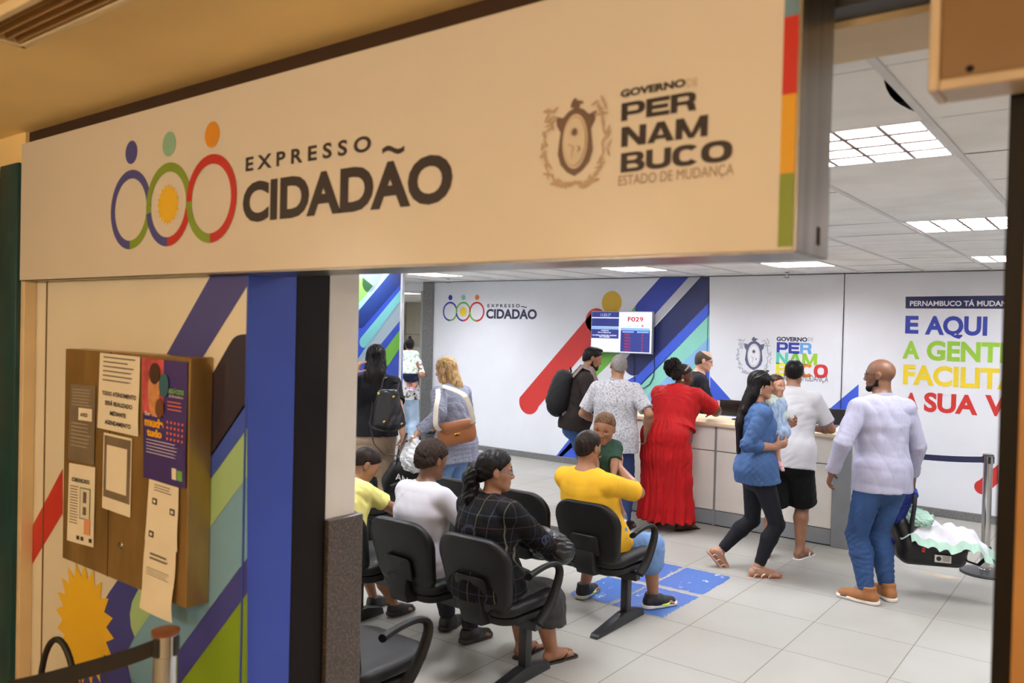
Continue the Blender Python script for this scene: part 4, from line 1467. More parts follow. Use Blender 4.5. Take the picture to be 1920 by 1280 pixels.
class Sol:
    """a list of solids, blended in order"""

    def __init__(s):
        s.ops = []
        s.post = []

    def _add(s, fn, lo, hi, k, op):
        s.ops.append((fn, np.minimum(lo, hi), np.maximum(lo, hi), k, op))
        return s

    def cone(s, a, b, ra, rb, k=.02, op='u', flat=None, cut=False):
        a, b = A3(*a), A3(*b)
        ba = b - a
        L2 = max(ba @ ba, 1e-10)
        m_ = max(ra, rb)
        if flat is not None:
            w_, sc = unit(flat[0]), flat[1]
        bn = ba / math.sqrt(L2)

        def fn(x, y, z):
            qx, qy, qz = x - a[0], y - a[1], z - a[2]
            t_ = np.clip((qx * ba[0] + qy * ba[1] + qz * ba[2]) / L2, 0, 1)
            dx, dy, dz = qx - t_ * ba[0], qy - t_ * ba[1], qz - t_ * ba[2]
            r = ra + t_ * (rb - ra)
            if flat is not None:
                e = (dx * w_[0] + dy * w_[1] + dz * w_[2]) * (1 / sc - 1)
                dx, dy, dz = dx + e * w_[0], dy + e * w_[1], dz + e * w_[2]
                d = (np.sqrt(dx * dx + dy * dy + dz * dz) - r) * math.sqrt(sc)
            else:
                d = np.sqrt(dx * dx + dy * dy + dz * dz) - r
            if cut:
                d = np.maximum(d, (x - b[0]) * bn[0] + (y - b[1]) * bn[1] + (z - b[2]) * bn[2])
            return d
        return s._add(fn, np.minimum(a, b) - m_, np.maximum(a, b) + m_, k, op)

    def ell(s, c, r, ax=None, k=.02, op='u'):
        c, r = A3(*c), A3(*r)
        ax = np.eye(3) if ax is None else np.array(ax)
        m_ = np.abs(ax).T @ r

        def fn(x, y, z):
            q = [x - c[0], y - c[1], z - c[2]]
            u = [(q[0] * ax[i][0] + q[1] * ax[i][1] + q[2] * ax[i][2]) for i in range(3)]
            k0 = np.sqrt(sum((u[i] / r[i]) ** 2 for i in range(3)))
            k1 = np.sqrt(sum((u[i] / r[i] ** 2) ** 2 for i in range(3))) + 1e-9
            return k0 * (k0 - 1) / k1
        return s._add(fn, c - m_, c + m_, k, op)

    def sect(s, A_, B_, k=.03, op='u'):
        """elliptical link between two sections (centre, right, forward, w, d)"""
        a, b = A_[0], B_[0]
        ba = b - a
        L2 = max(ba @ ba, 1e-10)
        rt, fw = unit(A_[1] + B_[1]), unit(A_[2] + B_[2])
        up = np.cross(rt, fw)
        m_ = max(A_[3], B_[3], A_[4], B_[4])

        def fn(x, y, z):
            qx, qy, qz = x - a[0], y - a[1], z - a[2]
            t_ = np.clip((qx * ba[0] + qy * ba[1] + qz * ba[2]) / L2, 0, 1)
            dx, dy, dz = qx - t_ * ba[0], qy - t_ * ba[1], qz - t_ * ba[2]
            w_ = A_[3] + t_ * (B_[3] - A_[3])
            d_ = A_[4] + t_ * (B_[4] - A_[4])
            e = np.minimum(w_, d_) * .8
            u1 = dx * rt[0] + dy * rt[1] + dz * rt[2]
            u2 = dx * fw[0] + dy * fw[1] + dz * fw[2]
            u3 = dx * up[0] + dy * up[1] + dz * up[2]
            k0 = np.sqrt((u1 / w_) ** 2 + (u2 / d_) ** 2 + (u3 / e) ** 2)
            k1 = np.sqrt((u1 / w_ ** 2) ** 2 + (u2 / d_ ** 2) ** 2 + (u3 / e ** 2) ** 2) + 1e-9
            return np.where(k0 < .05, -np.minimum(w_, d_) * .9, k0 * (k0 - 1) / k1)
        return s._add(fn, np.minimum(a, b) - m_, np.maximum(a, b) + m_, k, op)

    def plane(s, n, p, op='cut'):
        """drop everything on the +n side of p"""
        n, p = unit(n), A3(*p)
        s.ops.append((lambda x, y, z: (x - p[0]) * n[0] + (y - p[1]) * n[1] + (z - p[2]) * n[2], None, None, 0, 'max'))
        return s

    def maxfn(s, f):
        s.ops.append((f, None, None, 0, 'max'))
        return s

    def disp(s, f):
        s.post.append(f)
        return s

    def field(s, h):
        pad = .03
        un = [o for o in s.ops if o[4] == 'u']
        lo = np.min([o[1] for o in un], 0) - pad
        hi = np.max([o[2] for o in un], 0) + pad
        n = np.ceil((hi - lo) / h).astype(int) + 1
        ax = [(lo[i] + h * np.arange(n[i])).astype(np.float32) for i in range(3)]
        F = np.full(n, .5, np.float32)
        for fn, a, b, k, op in s.ops:
            if a is None:
                F = np.maximum(F, fn(ax[0][:, None, None], ax[1][None, :, None], ax[2][None, None, :]).astype(np.float32))
                continue
            pd = k + 2.5 * h
            i0 = np.clip(((a - pd - lo) / h).astype(int), 0, n)
            i1 = np.clip(((b + pd - lo) / h).astype(int) + 2, 0, n)
            if np.any(i1 <= i0):
                continue
            sl = tuple(slice(p, q) for p, q in zip(i0, i1))
            d = fn(ax[0][sl[0]][:, None, None], ax[1][sl[1]][None, :, None], ax[2][sl[2]][None, None, :]).astype(np.float32)
            G = F[sl]
            if op == 'u':
                if k > 0:
                    t_ = np.clip(.5 + .5 * (G - d) / k, 0, 1)
                    F[sl] = G * (1 - t_) + d * t_ - k * t_ * (1 - t_)
                else:
                    F[sl] = np.minimum(G, d)
            elif op == 's':
                d = -d
                if k > 0:
                    t_ = np.clip(.5 - .5 * (G - d) / k, 0, 1)
                    F[sl] = G * (1 - t_) + d * t_ + k * t_ * (1 - t_)
                else:
                    F[sl] = np.maximum(G, d)
        for f in s.post:
            mk = np.abs(F) < .05
            I = np.argwhere(mk)
            if len(I):
                F[mk] += f(ax[0][I[:, 0]], ax[1][I[:, 1]], ax[2][I[:, 2]]).astype(np.float32)
        F[0], F[-1] = .5, .5
        F[:, 0], F[:, -1] = .5, .5
        F[:, :, 0], F[:, :, -1] = .5, .5
        return F, lo

    def build(s, name, mat, parent=None, h=.007):
        F, lo = s.field(h)
        P, Q = surface_net(F, lo, h)
        return mesh_from(P, Q, name, mat, parent)


def folds(seed, amp, wl=.10, stretch=(1, 1, 1)):
    """soft creases: a few warped waves that fade in and out over the cloth"""
    r = np.random.default_rng(seed)
    W = [(unit(r.normal(size=3) * A3(*stretch)) * 2 * PI / (wl * r.uniform(.5, 1.5)), r.uniform(0, 6.28), unit(r.normal(size=3)) * 2 * PI / (wl * r.uniform(2, 4)), r.uniform(0, 6.28)) for _ in range(6)]

    def f(x, y, z):
        o = 0
        for kx, ph, km, pm in W:
            s_ = np.sin(kx[0] * x + kx[1] * y + kx[2] * z + ph + 1.1 * np.sin(9 * x + 7 * y - 8 * z + ph))
            o = o + (1 - 2 * np.abs(s_) ** .8) * np.clip(.3 + np.sin(km[0] * x + km[1] * y + km[2] * z + pm), 0, 1)
        return amp * o / 2.2
    return f


def creases(parts, amp, wl=.036):
    """rings of small folds around bent joints: parts [(point, axis, reach)]"""
    def f(x, y, z):
        o = 0
        for p, a, w_ in parts:
            dx, dy, dz = x - p[0], y - p[1], z - p[2]
            t_ = dx * a[0] + dy * a[1] + dz * a[2]
            r2 = dx * dx + dy * dy + dz * dz
            o = o + np.exp(-r2 / (w_ * w_)) * np.sin(2 * PI * t_ / wl + 26 * (dx * a[1] - dy * a[0]) + 12 * dz * a[0] + 1.5 * np.sin(30 * dx + 21 * dz))
        return amp * o
    return f


def rotm(axis, deg):
    return np.array(Matrix.Rotation(math.radians(deg), 3, Vector(axis)))


def ik(a, t_, l1, l2, hint):
    a, t_ = A3(*a), A3(*t_)
    v = t_ - a
    d = min(np.linalg.norm(v), (l1 + l2) * .999)
    u = unit(v)
    x = (l1 * l1 - l2 * l2 + d * d) / (2 * d)
    hh = math.sqrt(max(l1 * l1 - x * x, 0))
    p = A3(*hint) - u * (A3(*hint) @ u)
    return a + u * x + unit(p) * hh, a + u * d


class Body:
    """skeleton of a posed person; x right, y forward, z up, origin on the floor under the hips"""

    def __init__(s, H=1.72, sex='m', girth=1.0, hip=None, lean=3, bend=0, side=0, twist=0, head=(0, 0, 0), wr=None, el=None, an=None, kn=None,
                 toe=None, foot_pitch=(0, 0), hh=None, belly=0, limb=1.0, hipshift=(0, 0), neck_fwd=.012, shoulders=1.0, child=False, curl=(25, 25), palm=(None, None), hdir=(None, None)):
        s.H, s.sex, s.g, s.limb, s.child = H, sex, girth, limb, child
        s.hh = hh or .131 * H
        hz = hip if hip is not None else .515 * H
        s.P = A3(hipshift[0], hipshift[1], hz)
        R0 = rotm((1, 0, 0), -lean) @ rotm((0, 1, 0), side)
        R1 = rotm((0, 0, 1), twist) @ rotm((1, 0, 0), -(lean + bend)) @ rotm((0, 1, 0), side)
        s.R0, s.R1 = R0, R1
        f_ = (.52 if not child else .46)
        L = .325 * H if not child else .30 * H
        mid = s.P + R0 @ A3(0, 0, L * f_)
        s.N = mid + R1 @ A3(0, 0, L * (1 - f_))
        s.mid = mid
        fem = sex == 'f'
        # (t, w, d, forward shift) along the spine, in heights
        prof = [(-.10, .088, .070, -.004), (.04, .100, .077, -.006), (.16, .102, .074, -.006), (.34, .087, .064, .0), (.50, .089, .064, .002), (.68, .097, .068, .002), (.84, .098, .062, -.002), (.94, .078, .050, -.004), (1.0, .046, .040, -.002)]
        if fem:
            prof = [(-.10, .092, .074, -.006), (.04, .105, .080, -.010), (.16, .100, .074, -.006), (.36, .078, .058, .0), (.52, .080, .060, .002), (.70, .087, .068, .006), (.84, .085, .058, -.002), (.94, .068, .046, -.004), (1.0, .040, .036, -.002)]
        if child:
            prof = [(t_, w_ * 1.12, d_ * 1.25, f) for t_, w_, d_, f in prof]
        s.sec = []
        for t_, w_, d_, f in prof:
            R = R0 if t_ < .3 else (R1 if t_ > .66 else None)
            if R is None:
                q = (t_ - .3) / .36
                rt, fw = unit(R0[:, 0] * (1 - q) + R1[:, 0] * q), unit(R0[:, 1] * (1 - q) + R1[:, 1] * q)
            else:
                rt, fw = R[:, 0], R[:, 1]
            if t_ <= f_:
                c = s.P + R0 @ A3(0, 0, L * t_)
            else:
                c = mid + R1 @ A3(0, 0, L * (t_ - f_))
            gg = girth if t_ < .9 else 1 + (girth - 1) * .4
            bl = belly * math.exp(-((t_ - .3) / .25) ** 2)
            s.sec.append((c + fw * (f * H + bl * H * .6), rt, fw, w_ * H * gg + bl * H * .4, d_ * H * gg + bl * H))
        sw = (.104 if not fem else .094) * H * shoulders * (1 + (girth - 1) * .5)
        if child:
            sw = .098 * H
        s.sh = [s.N + R1 @ A3(q * sw, 0, -.034 * H) for q in (-1, 1)]
        # head
        nd = unit(R1[:, 2] * .6 + A3(0, 0, 1) * .5 + R1[:, 1] * .25)
        yaw, pitch, roll = head
        s.HR = rotm((0, 0, 1), yaw) @ rotm((1, 0, 0), pitch) @ rotm((0, 1, 0), roll)
        s.hb = s.N + nd * (.038 * H if not child else .018 * H) + R1[:, 1] * neck_fwd * H
        # arms
        la, lf = .172 * H, .150 * H
        if child:
            la, lf = .155 * H, .125 * H
        wr = wr or [None, None]
        el = el or [None, None]
        s.el, s.wr = [None] * 2, [None] * 2
        for q, sg_ in ((0, -1), (1, 1)):
            tgt = wr[q] if wr[q] is not None else s.sh[q] + A3(sg_ * .045 * H, .03 * H, -(la + lf) * .985)
            hint = el[q] if el[q] is not None else A3(sg_ * .5, -1, 0)
            s.el[q], s.wr[q] = ik(s.sh[q], tgt, la, lf, hint)
        # legs
        lt, ls = .245 * H, .236 * H
        if child:
            lt, ls = .20 * H, .19 * H
        s.hj = [s.P + R0 @ A3(q * .052 * H * (girth ** .5), 0, -.02 * H) for q in (-1, 1)]
        an = an or [A3(-.055 * H, 0, .04 * H), A3(.055 * H, 0, .04 * H)]
        kn = kn or [A3(0, 1, 0), A3(0, 1, 0)]
        s.kn, s.an = [None] * 2, [None] * 2
        for q in (0, 1):
            s.kn[q], s.an[q] = ik(s.hj[q], an[q], lt, ls, kn[q])
        toe = toe or (10, 10)
        s.toe, s.fp = toe, foot_pitch
        s.curl, s.palm, s.hdir = curl, palm, hdir

    # head-frame point, in head heights
    def hp(s, x, y, z):
        return s.hb + s.HR @ (A3(x, y, z) * s.hh)

    def hcone(s, S_, a, b, ra, rb, k=.03, op='u', **kw):
        return S_.cone(s.hp(*a), s.hp(*b), ra * s.hh, rb * s.hh, k * s.hh, op, **kw)

    def hell(s, S_, c, r, k=.08, op='u', tilt=None):
        ax = s.HR.T if tilt is None else (s.HR @ tilt).T
        return S_.ell(s.hp(*c), A3(*r) * s.hh, ax, k * s.hh, op)

    def foot_frame(s, q):
        a = math.radians(s.toe[q] * (1 if q else -1))
        p = math.radians(s.fp[q])
        f = A3(math.sin(a) * math.cos(p), math.cos(a) * math.cos(p), -math.sin(p))
        r = A3(math.cos(a), -math.sin(a), 0)
        return r, f, np.cross(r, f)

    def torso(s, S_, off=0.0, t0=-1, k=.03):
        L = [(c, r, f, w_ + off, d_ + off) for c, r, f, w_, d_ in s.sec]
        for a, b in zip(L, L[1:]):
            S_.sect(a, b, k)
        return S_

    def arm_r(s):
        g = s.limb * (1 if not s.child else 1.35)
        return [.033 * s.H * g, .0245 * s.H * g, .0165 * s.H * g]

    def leg_r(s):
        g = s.limb * (1 if not s.child else 1.3)
        return [.053 * s.H * g, .033 * s.H * g, .0215 * s.H * g]

    def flesh(s, hands=True, feet=True):
        S_ = Sol()
        H, hh = s.H, s.hh
        s.torso(S_, -.004)
        ra = s.arm_r()
        rl = s.leg_r()
        for q in (0, 1):
            S_.cone(s.N + s.R1 @ A3(0, -.004 * H, -.005 * H), s.sh[q], .030 * H, ra[0] * .95, .04)
            S_.cone(s.sh[q], s.el[q], ra[0], ra[1], .025)
            m_ = s.el[q] * .7 + s.wr[q] * .3
            S_.cone(s.el[q], m_, ra[1] * .98, ra[1] * 1.05, .012)
            S_.cone(m_, s.wr[q], ra[1] * 1.05, ra[2], .012)
            S_.cone(s.hj[q], s.kn[q], rl[0], rl[1], .03)
            cf = s.kn[q] * .68 + s.an[q] * .32
            fr = s.foot_frame(q)
            S_.cone(s.kn[q], cf - fr[1] * .008 * H, rl[1], rl[1] * 1.08, .02)
            S_.cone(cf - fr[1] * .008 * H, s.an[q], rl[1] * 1.08, rl[2], .02)
            if feet:
                r_, f_, u_ = fr
                a = s.an[q]
                heel = a - f_ * .022 * H - u_ * .018 * H
                ball = a + f_ * .078 * H - u_ * .023 * H
                S_.cone(heel, ball, .021 * H, .019 * H, .02, flat=None)
                S_.cone(a, ball, .021 * H, .016 * H, .02)
                for i in range(5):
                    sd = (1 if q == 0 else -1)
                    b0 = ball + r_ * sd * (.019 - .0095 * i) * H
                    S_.cone(b0, b0 + f_ * (.040 - .005 * i) * H - u_ * .006 * H, .0095 * H, (.0085 if i == 0 else .0062) * H, .006)
            if hands:
                s.hand(S_, q)
        # neck and head
        nk = (.033 if s.sex == 'm' else .028) * H * (1.0 if not s.child else 1.05)
        S_.cone(s.N - s.R1[:, 2] * .015 * H, s.hp(0, -.10, .25), nk * 1.08, nk, .03)
        s.head_solid(S_)
        return S_

    def hand(s, S_, q):
        hs = .105 * s.H * (1 if not s.child else .95)
        W = s.wr[q]
        fd = unit(s.wr[q] - s.el[q])
        d = unit(s.hdir[q]) if s.hdir[q] is not None else unit(fd + A3(0, 0, -.15))
        n = A3(*s.palm[q]) if s.palm[q] is not None else A3(1 if q == 0 else -1, 0, 0)
        n = unit(n - d * (n @ d))
        sd = np.cross(d, n) * (-1 if q == 0 else 1)       # thumb side
        c = s.curl[q]
        S_.cone(W - d * .02 * hs, W + d * .10 * hs, .150 * hs, .16 * hs, .012, flat=(n, .75))
        S_.cone(W + d * .14 * hs, W + d * .42 * hs, .19 * hs, .215 * hs, .012, flat=(n, .48))
        S_.cone(W + d * .10 * hs + sd * .12 * hs + n * .03 * hs, W + d * .26 * hs + sd * .17 * hs + n * .05 * hs, .085 * hs, .07 * hs, .01)
        for i, Lf in enumerate((.40, .45, .41, .32)):
            b = W + d * (.49 - .02 * abs(i - 1)) * hs + sd * (.155 - .105 * i) * hs
            dr = unit(d + sd * (.10 - .07 * i))
            nl = n.copy()
            for j, fr in enumerate((.45, .31, .24)):
                aj = math.radians(c * (.75 + .12 * i) * (.6, 1.25, .9)[j])
                dr, nl = unit(dr * math.cos(aj) + nl * math.sin(aj)), unit(nl * math.cos(aj) - dr * math.sin(aj))
                e = b + dr * Lf * fr * hs
                S_.cone(b, e, (.050 - .004 * j) * hs, (.047 - .005 * j) * hs, .0035)
                b = e
        b = W + d * .20 * hs + sd * .18 * hs + n * .05 * hs
        e = b + unit(d * .62 + sd * .62 + n * (.25 + c / 90)) * .23 * hs
        S_.cone(b, e, .062 * hs, .054 * hs, .004)
        S_.cone(e, e + unit(d * .85 + sd * .25 + n * (.3 + c / 60)) * .19 * hs, .054 * hs, .044 * hs, .004)

    def head_solid(s, S_):
        E, C_ = s.hell, s.hcone
        ch = s.child
        E(S_, (0, -.07, .62), (.335, .43, .385) if not ch else (.36, .45, .40), k=.05)
        E(S_, (0, .06, .38), (.275, .32, .385) if not ch else (.30, .30, .36), k=.12)
        C_(S_, (-.05, .265, .085), (.05, .265, .085), .085, .085, .12)
        for sg_ in (-1, 1):
            C_(S_, (sg_ * .195, -.02, .24), (sg_ * .06, .24, .085), .085, .07, .10)
            C_(S_, (sg_ * .19, .20, .41), (sg_ * .22, .12, .44), .085 if not ch else .11, .07, .10)
            C_(S_, (sg_ * .05, .325, .585), (sg_ * .20, .285, .575), .04, .035, .06)
            E(S_, (sg_ * .145, .40, .50), (.095, .11, .062), k=.05, op='s')
            C_(S_, (sg_ * .085, .285, .535), (sg_ * .205, .255, .53), .024, .022, .02)
            C_(S_, (sg_ * .085, .275, .462), (sg_ * .205, .25, .462), .020, .020, .02)
            # ear
            tl = rotm((1, 0, 0), 12)
            E(S_, (sg_ * .348, -.06, .47), (.048, .080, .135), k=.03, tilt=tl)
            E(S_, (sg_ * .398, -.045, .475), (.022, .045, .085), k=.02, op='s', tilt=tl)
        C_(S_, (0, .33, .53), (0, .425, .37), .034, .052 if not ch else .05, .04)
        for sg_ in (-1, 1):
            E(S_, (sg_ * .055, .385, .345), (.042, .05, .036), k=.03)
        C_(S_, (-.075, .335, .235), (.075, .335, .235), .035, .035, .05)
        C_(S_, (-.055, .33, .19), (.055, .33, .19), .035, .035, .05)

    def face(s, root, eye=(60, 36, 22), brow=(36, 26, 22), lip=(168, 92, 84), brows=True):
        ew = M('eye_white', (228, 222, 216), .15, vary=.02)
        iris = M('iris_%d' % eye[0], eye, .1, vary=.05)
        for sg_ in (-1, 1):
            c = s.hp(sg_ * .145, .238, .498)
            b = MB()
            b.bm.free()
            b.bm = bmesh.new()
            bmesh.ops.create_uvsphere(b.bm, u_segments=14, v_segments=8, radius=.062 * s.hh)
            bmesh.ops.translate(b.bm, vec=c, verts=b.bm.verts)
            e = b.build('eye', ew, root)
            b = MB()
            bmesh.ops.create_uvsphere(b.bm, u_segments=12, v_segments=8, radius=.034 * s.hh)
            bmesh.ops.translate(b.bm, vec=s.hp(sg_ * .145, .238 + .034, .498), verts=b.bm.verts)
            b.build('iris', iris, e)
            if brows:
                MB().tube([s.hp(sg_ * .05, .358, .60), s.hp(sg_ * .12, .352, .63), s.hp(sg_ * .22, .275, .605)], [.018 * s.hh, .02 * s.hh, .008 * s.hh], 8, flat=1).build('eyebrow', M('brow_%d' % brow[0], brow, .8), root)
        lm = M('lip_%d_%d' % lip[:2], lip, .4, vary=.05)
        b = MB()
        b.tube([s.hp(-.105, .315, .222), s.hp(-.05, .362, .240), s.hp(0, .372, .234), s.hp(.05, .362, .240), s.hp(.105, .315, .222)], [.006 * s.hh, .022 * s.hh, .02 * s.hh, .022 * s.hh, .006 * s.hh], 8)
        b.tube([s.hp(-.10, .315, .216), s.hp(-.04, .360, .193), s.hp(.04, .360, .193), s.hp(.10, .315, .216)], [.006 * s.hh, .025 * s.hh, .025 * s.hh, .006 * s.hh], 8)
        b.build('lips', lm, root)

    # ---------------------------------------------------------------- clothes
    def top(s, off=.014, sleeve=.75, hem=-.10, flare=.012, amp=.004, seed=1, loose=.012, wl=.11, cuff=.0, neck_r=.012, neck_drop=0.0, tuck=False, stretch=(1.2, 1.2, .7)):
        """shirt: sleeve 0..1 upper arm, 1..2 forearm; hem below the hip joints in metres"""
        S_ = Sol()
        H = s.H
        sec = [(c, r, f, w_ + off + (loose if i < 6 else 0), d_ + off + (loose if i < 6 else 0)) for i, (c, r, f, w_, d_) in enumerate(s.sec[:-1])]
        dn = -s.R0[:, 2]
        c0 = sec[0]
        if hem < 0:
            b = (s.P + dn * (-hem + .04), c0[1], c0[2], sec[1][3] + flare, sec[1][4] + flare)
            S_.sect(b, (sec[1][0], c0[1], c0[2], sec[1][3] + flare * .5, sec[1][4] + flare * .5), .02)
            sec = sec[1:]
        for a, b in zip(sec, sec[1:]):
            S_.sect(a, b, .03)
        S_.plane(dn, s.P + dn * (-hem))
        ra = s.arm_r()
        for q in (0, 1):
            S_.cone(s.N + s.R1 @ A3(0, -.004 * H, -.012 * H), s.sh[q], .030 * H, ra[0] + off * .7, .035)
            u = min(sleeve, 1)
            e = s.sh[q] + (s.el[q] - s.sh[q]) * u
            S_.cone(s.sh[q], e, ra[0] + off, (ra[0] * (1 - u) + ra[1] * u) + off + (.006 if sleeve < 1 else 0), .022, cut=sleeve <= 1)
            if sleeve > 1:
                u = sleeve - 1
                e = s.el[q] + (s.wr[q] - s.el[q]) * u
                S_.cone(s.el[q], e, ra[1] + off * .95, (ra[1] * (1 - u) + ra[2] * u) + off * .8, .015, cut=True)
                if cuff:
                    dd = unit(s.wr[q] - s.el[q])
                    S_.cone(e - dd * .055, e, ra[2] * 1.1 + off + cuff, ra[2] + off + cuff, .004, cut=True)
        up = unit(s.R1[:, 2] + A3(0, 0, .5))
        nk = (.033 if s.sex == 'm' else .028) * H
        S_.cone(s.N - up * (.006 * H + neck_drop) + s.R1[:, 1] * .014 * H, s.N + up * .12 * H + s.R1[:, 1] * .03 * H, nk + neck_r, nk + neck_r + .03, .006, 's')
        S_.disp(folds(seed, amp * .6, wl, stretch))
        if sleeve > 1:
            S_.disp(creases([(s.el[q], unit(s.wr[q] - s.sh[q]), .09) for q in (0, 1)] + [(s.wr[q] * .75 + s.el[q] * .25, unit(s.wr[q] - s.el[q]), .07) for q in (0, 1)], amp * .30))
        return S_

    def collar(s, root, mat, r=None, hgt=.032, open_=.5):
        """folded shirt collar standing round the neck"""
        nk = r or (.033 if s.sex == 'm' else .028) * s.H + .012
        up = unit(s.R1[:, 2] + s.HR[:, 2] * .3)
        fw = unit(s.R1[:, 1] - up * (s.R1[:, 1] @ up))
        rt = np.cross(fw, up)
        c = s.N + up * .004 * s.H + fw * .004
        def f(u, v_):
            a = PI / 2 + open_ * .5 + (2 * PI - open_) * u
            rr = nk * (1.02 + .10 * math.sin(v_ * PI * .9))
            zz = (v_ * 1.7 if v_ < .55 else .935 - (v_ - .55) * 1.5) * hgt
            rr += 0 if v_ < .55 else (v_ - .55) * .020
            return tuple(c + rt * rr * math.cos(a) + fw * rr * math.sin(a) + up * (zz - .010 + .010 * (1 - math.sin(a)) ))
        MB().grid(f, 32, 8, .0025).build('collar', mat, root)

    def pants(s, off=.012, to=.97, rise=.16, amp=.004, seed=2, wl=.10, flare=0.0, both=True, knee=0.0, stretch=(.8, .8, 1.2)):
        """to: 0..1 thigh, 1..2 shin"""
        S_ = Sol()
        H = s.H
        rl = s.leg_r()
        sec = [(c, r, f, w_ + off, d_ + off) for c, r, f, w_, d_ in s.sec[:5]]
        for a, b in zip(sec, sec[1:]):
            S_.sect(a, b, .03)
        up = s.R0[:, 2]
        S_.plane(up, s.P + up * rise * .325 * H / .325)
        for q in (0, 1):
            u = min(to, 1)
            e = s.hj[q] + (s.kn[q] - s.hj[q]) * u
            S_.cone(s.hj[q], e, rl[0] + off, rl[0] * (1 - u) + rl[1] * u + off + knee + (flare if to <= 1 else 0), .03, cut=to <= 1)
            if to > 1:
                u = to - 1
                e = s.kn[q] + (s.an[q] - s.kn[q]) * u
                cf = s.kn[q] * .68 + s.an[q] * .32 - s.foot_frame(q)[1] * .008 * H
                S_.cone(s.kn[q], cf, rl[1] + off + knee, rl[1] * 1.08 + off + knee * .7, .02)
                S_.cone(cf, e, rl[1] * 1.08 + off + knee * .7, rl[2] + off + flare, .02, cut=True)
        S_.disp(folds(seed, amp * .6, wl, stretch))
        if to > 1.5:
            S_.disp(creases([(s.kn[q], unit(s.an[q] - s.hj[q]), .11) for q in (0, 1)] + [(s.an[q] * .86 + s.kn[q] * .14, unit(s.an[q] - s.kn[q]), .11) for q in (0, 1)], amp * .30, .05))
        return S_

    def shoe(s, q, root, upper, sole, L=.155, high=.0, name='shoe', h=.005):
        r_, f_, u_ = s.foot_frame(q)
        H = s.H
        a = s.an[q]
        g = a - u_ * .039 * H
        S_ = Sol()
        sd = 1 if q == 0 else -1
        S_.cone(a - f_ * .022 * H - u_ * .012 * H, a + f_ * .03 * H - u_ * .012 * H, .028 * H, .027 * H, .02)
        S_.cone(a - f_ * .01 * H + u_ * (.012 + high) * H, a - u_ * .01 * H, .0285 * H, .029 * H, .02)
        S_.cone(a + f_ * .03 * H - u_ * .016 * H, a + f_ * .098 * H - u_ * .024 * H + r_ * sd * .003 * H, .030 * H, .021 * H, .02)
        S_.plane(-u_, g + u_ * .006)
        S_.plane(u_, a + u_ * (.018 + high) * H)
        o = S_.build(name, upper, root, h)
        S_ = Sol()
        S_.cone(g - f_ * .026 * H + u_ * .008, g + f_ * .03 * H + u_ * .008, .029 * H, .028 * H, .02)
        S_.cone(g + f_ * .03 * H + u_ * .008, g + f_ * .100 * H + u_ * .008, .028 * H, .025 * H, .02)
        S_.plane(-u_, g)
        S_.plane(u_, g + u_ * .024)
        S_.build('sole', sole, o, h)
        b = MB()
        for k_ in range(4):
            c_ = a + f_ * (.030 + .012 * k_) * H + u_ * (.016 - .0065 * k_) * H
            b.tube([c_ - r_ * .014 * H - u_ * .006 * H, c_, c_ + r_ * .014 * H - u_ * .006 * H], .0028, 6)
        b.build('lace', upper, o)
        return o

    def flipflop(s, q, root, sole, strap, name='sandal', straps=1):
        r_, f_, u_ = s.foot_frame(q)
        H = s.H
        a = s.an[q]
        g = a - u_ * .0425 * H
        S_ = Sol()
        S_.cone(g - f_ * .028 * H, g + f_ * .03 * H, .023 * H, .024 * H, .02)
        S_.cone(g + f_ * .03 * H, g + f_ * .108 * H, .024 * H, .027 * H, .02)
        S_.plane(-u_, g - u_ * .007)
        S_.plane(u_, g + u_ * .006)
        o = S_.build(name, sole, root, .005)
        t = g + f_ * .098 * H
        b = MB()
        for i in range(straps):
            o_ = f_ * (-.035 * H * i)
            for sg_ in (-1, 1):
                b.tube([t + o_ + u_ * .012 * H, t + o_ * .8 - f_ * .02 * H + u_ * .034 * H + r_ * sg_ * .012 * H, t + o_ - f_ * .045 * H + r_ * sg_ * .024 * H + u_ * .016 * H, t + o_ - f_ * .052 * H + r_ * sg_ * .025 * H], [.0045, .006, .006, .004], 8)
        if straps > 1:
            ring_ = [a + r_ * .024 * H * math.cos(x) + f_ * (.026 * H * math.sin(x)) + u_ * .006 * H for x in np.linspace(0, 2 * PI, 20)]
            b.tube(ring_, .005, 8)
        b.build('strap', strap, o)
        return o


def hair_mat(name, c, rough=.42, vary=.35, stretch=(1, 1, .12), sc=90):
    return M('hair_' + name, c, rough, vary=vary, nscale=sc, bump=.5, bscale=sc * 2.2, bdist=.003, stretch=stretch, spec=.16)


def cap_hair(bd, t=.022, front=(.36, .80), nape=(-.42, .14), curl=0, seed=5, side=True):
    """short hair hugging the skull above a hairline running from the forehead to the nape"""
    S_ = Sol()
    bd.hell(S_, (0, -.075, .625), (.335 + t, .43 + t, .385 + t), k=.02)
    bd.hell(S_, (0, -.19, .40), (.26 + t, .27 + t, .30), k=.12)
    n = A3(0, -(front[1] - nape[1]), front[0] - nape[0])
    p, d = bd.hp(0, front[0], front[1]), bd.HR @ unit(n)
    S_.plane(-d, p)
    # clear the face and the ears
    bd.hell(S_, (0, .45, .40), (.30, .26, .40), k=.03, op='s')
    for sg_ in (-1, 1):
        bd.hell(S_, (sg_ * .37, -.05, .46), (.09, .10, .155), k=.03, op='s')
    if curl:
        S_.disp(folds(seed, curl * bd.hh, .075 * bd.hh * 3))
        S_.disp(folds(seed + 9, curl * .6 * bd.hh, .05 * bd.hh * 3))
    return S_


def place(root, x, y, heading):
    root.location = (x, y, 0)
    root.rotation_euler = (0, 0, math.radians(heading - 90))
    return root


def skin(name, c):
    return M('skin_' + name, c, .48, vary=.05, nscale=14, bump=.06, bscale=220, bdist=.001)


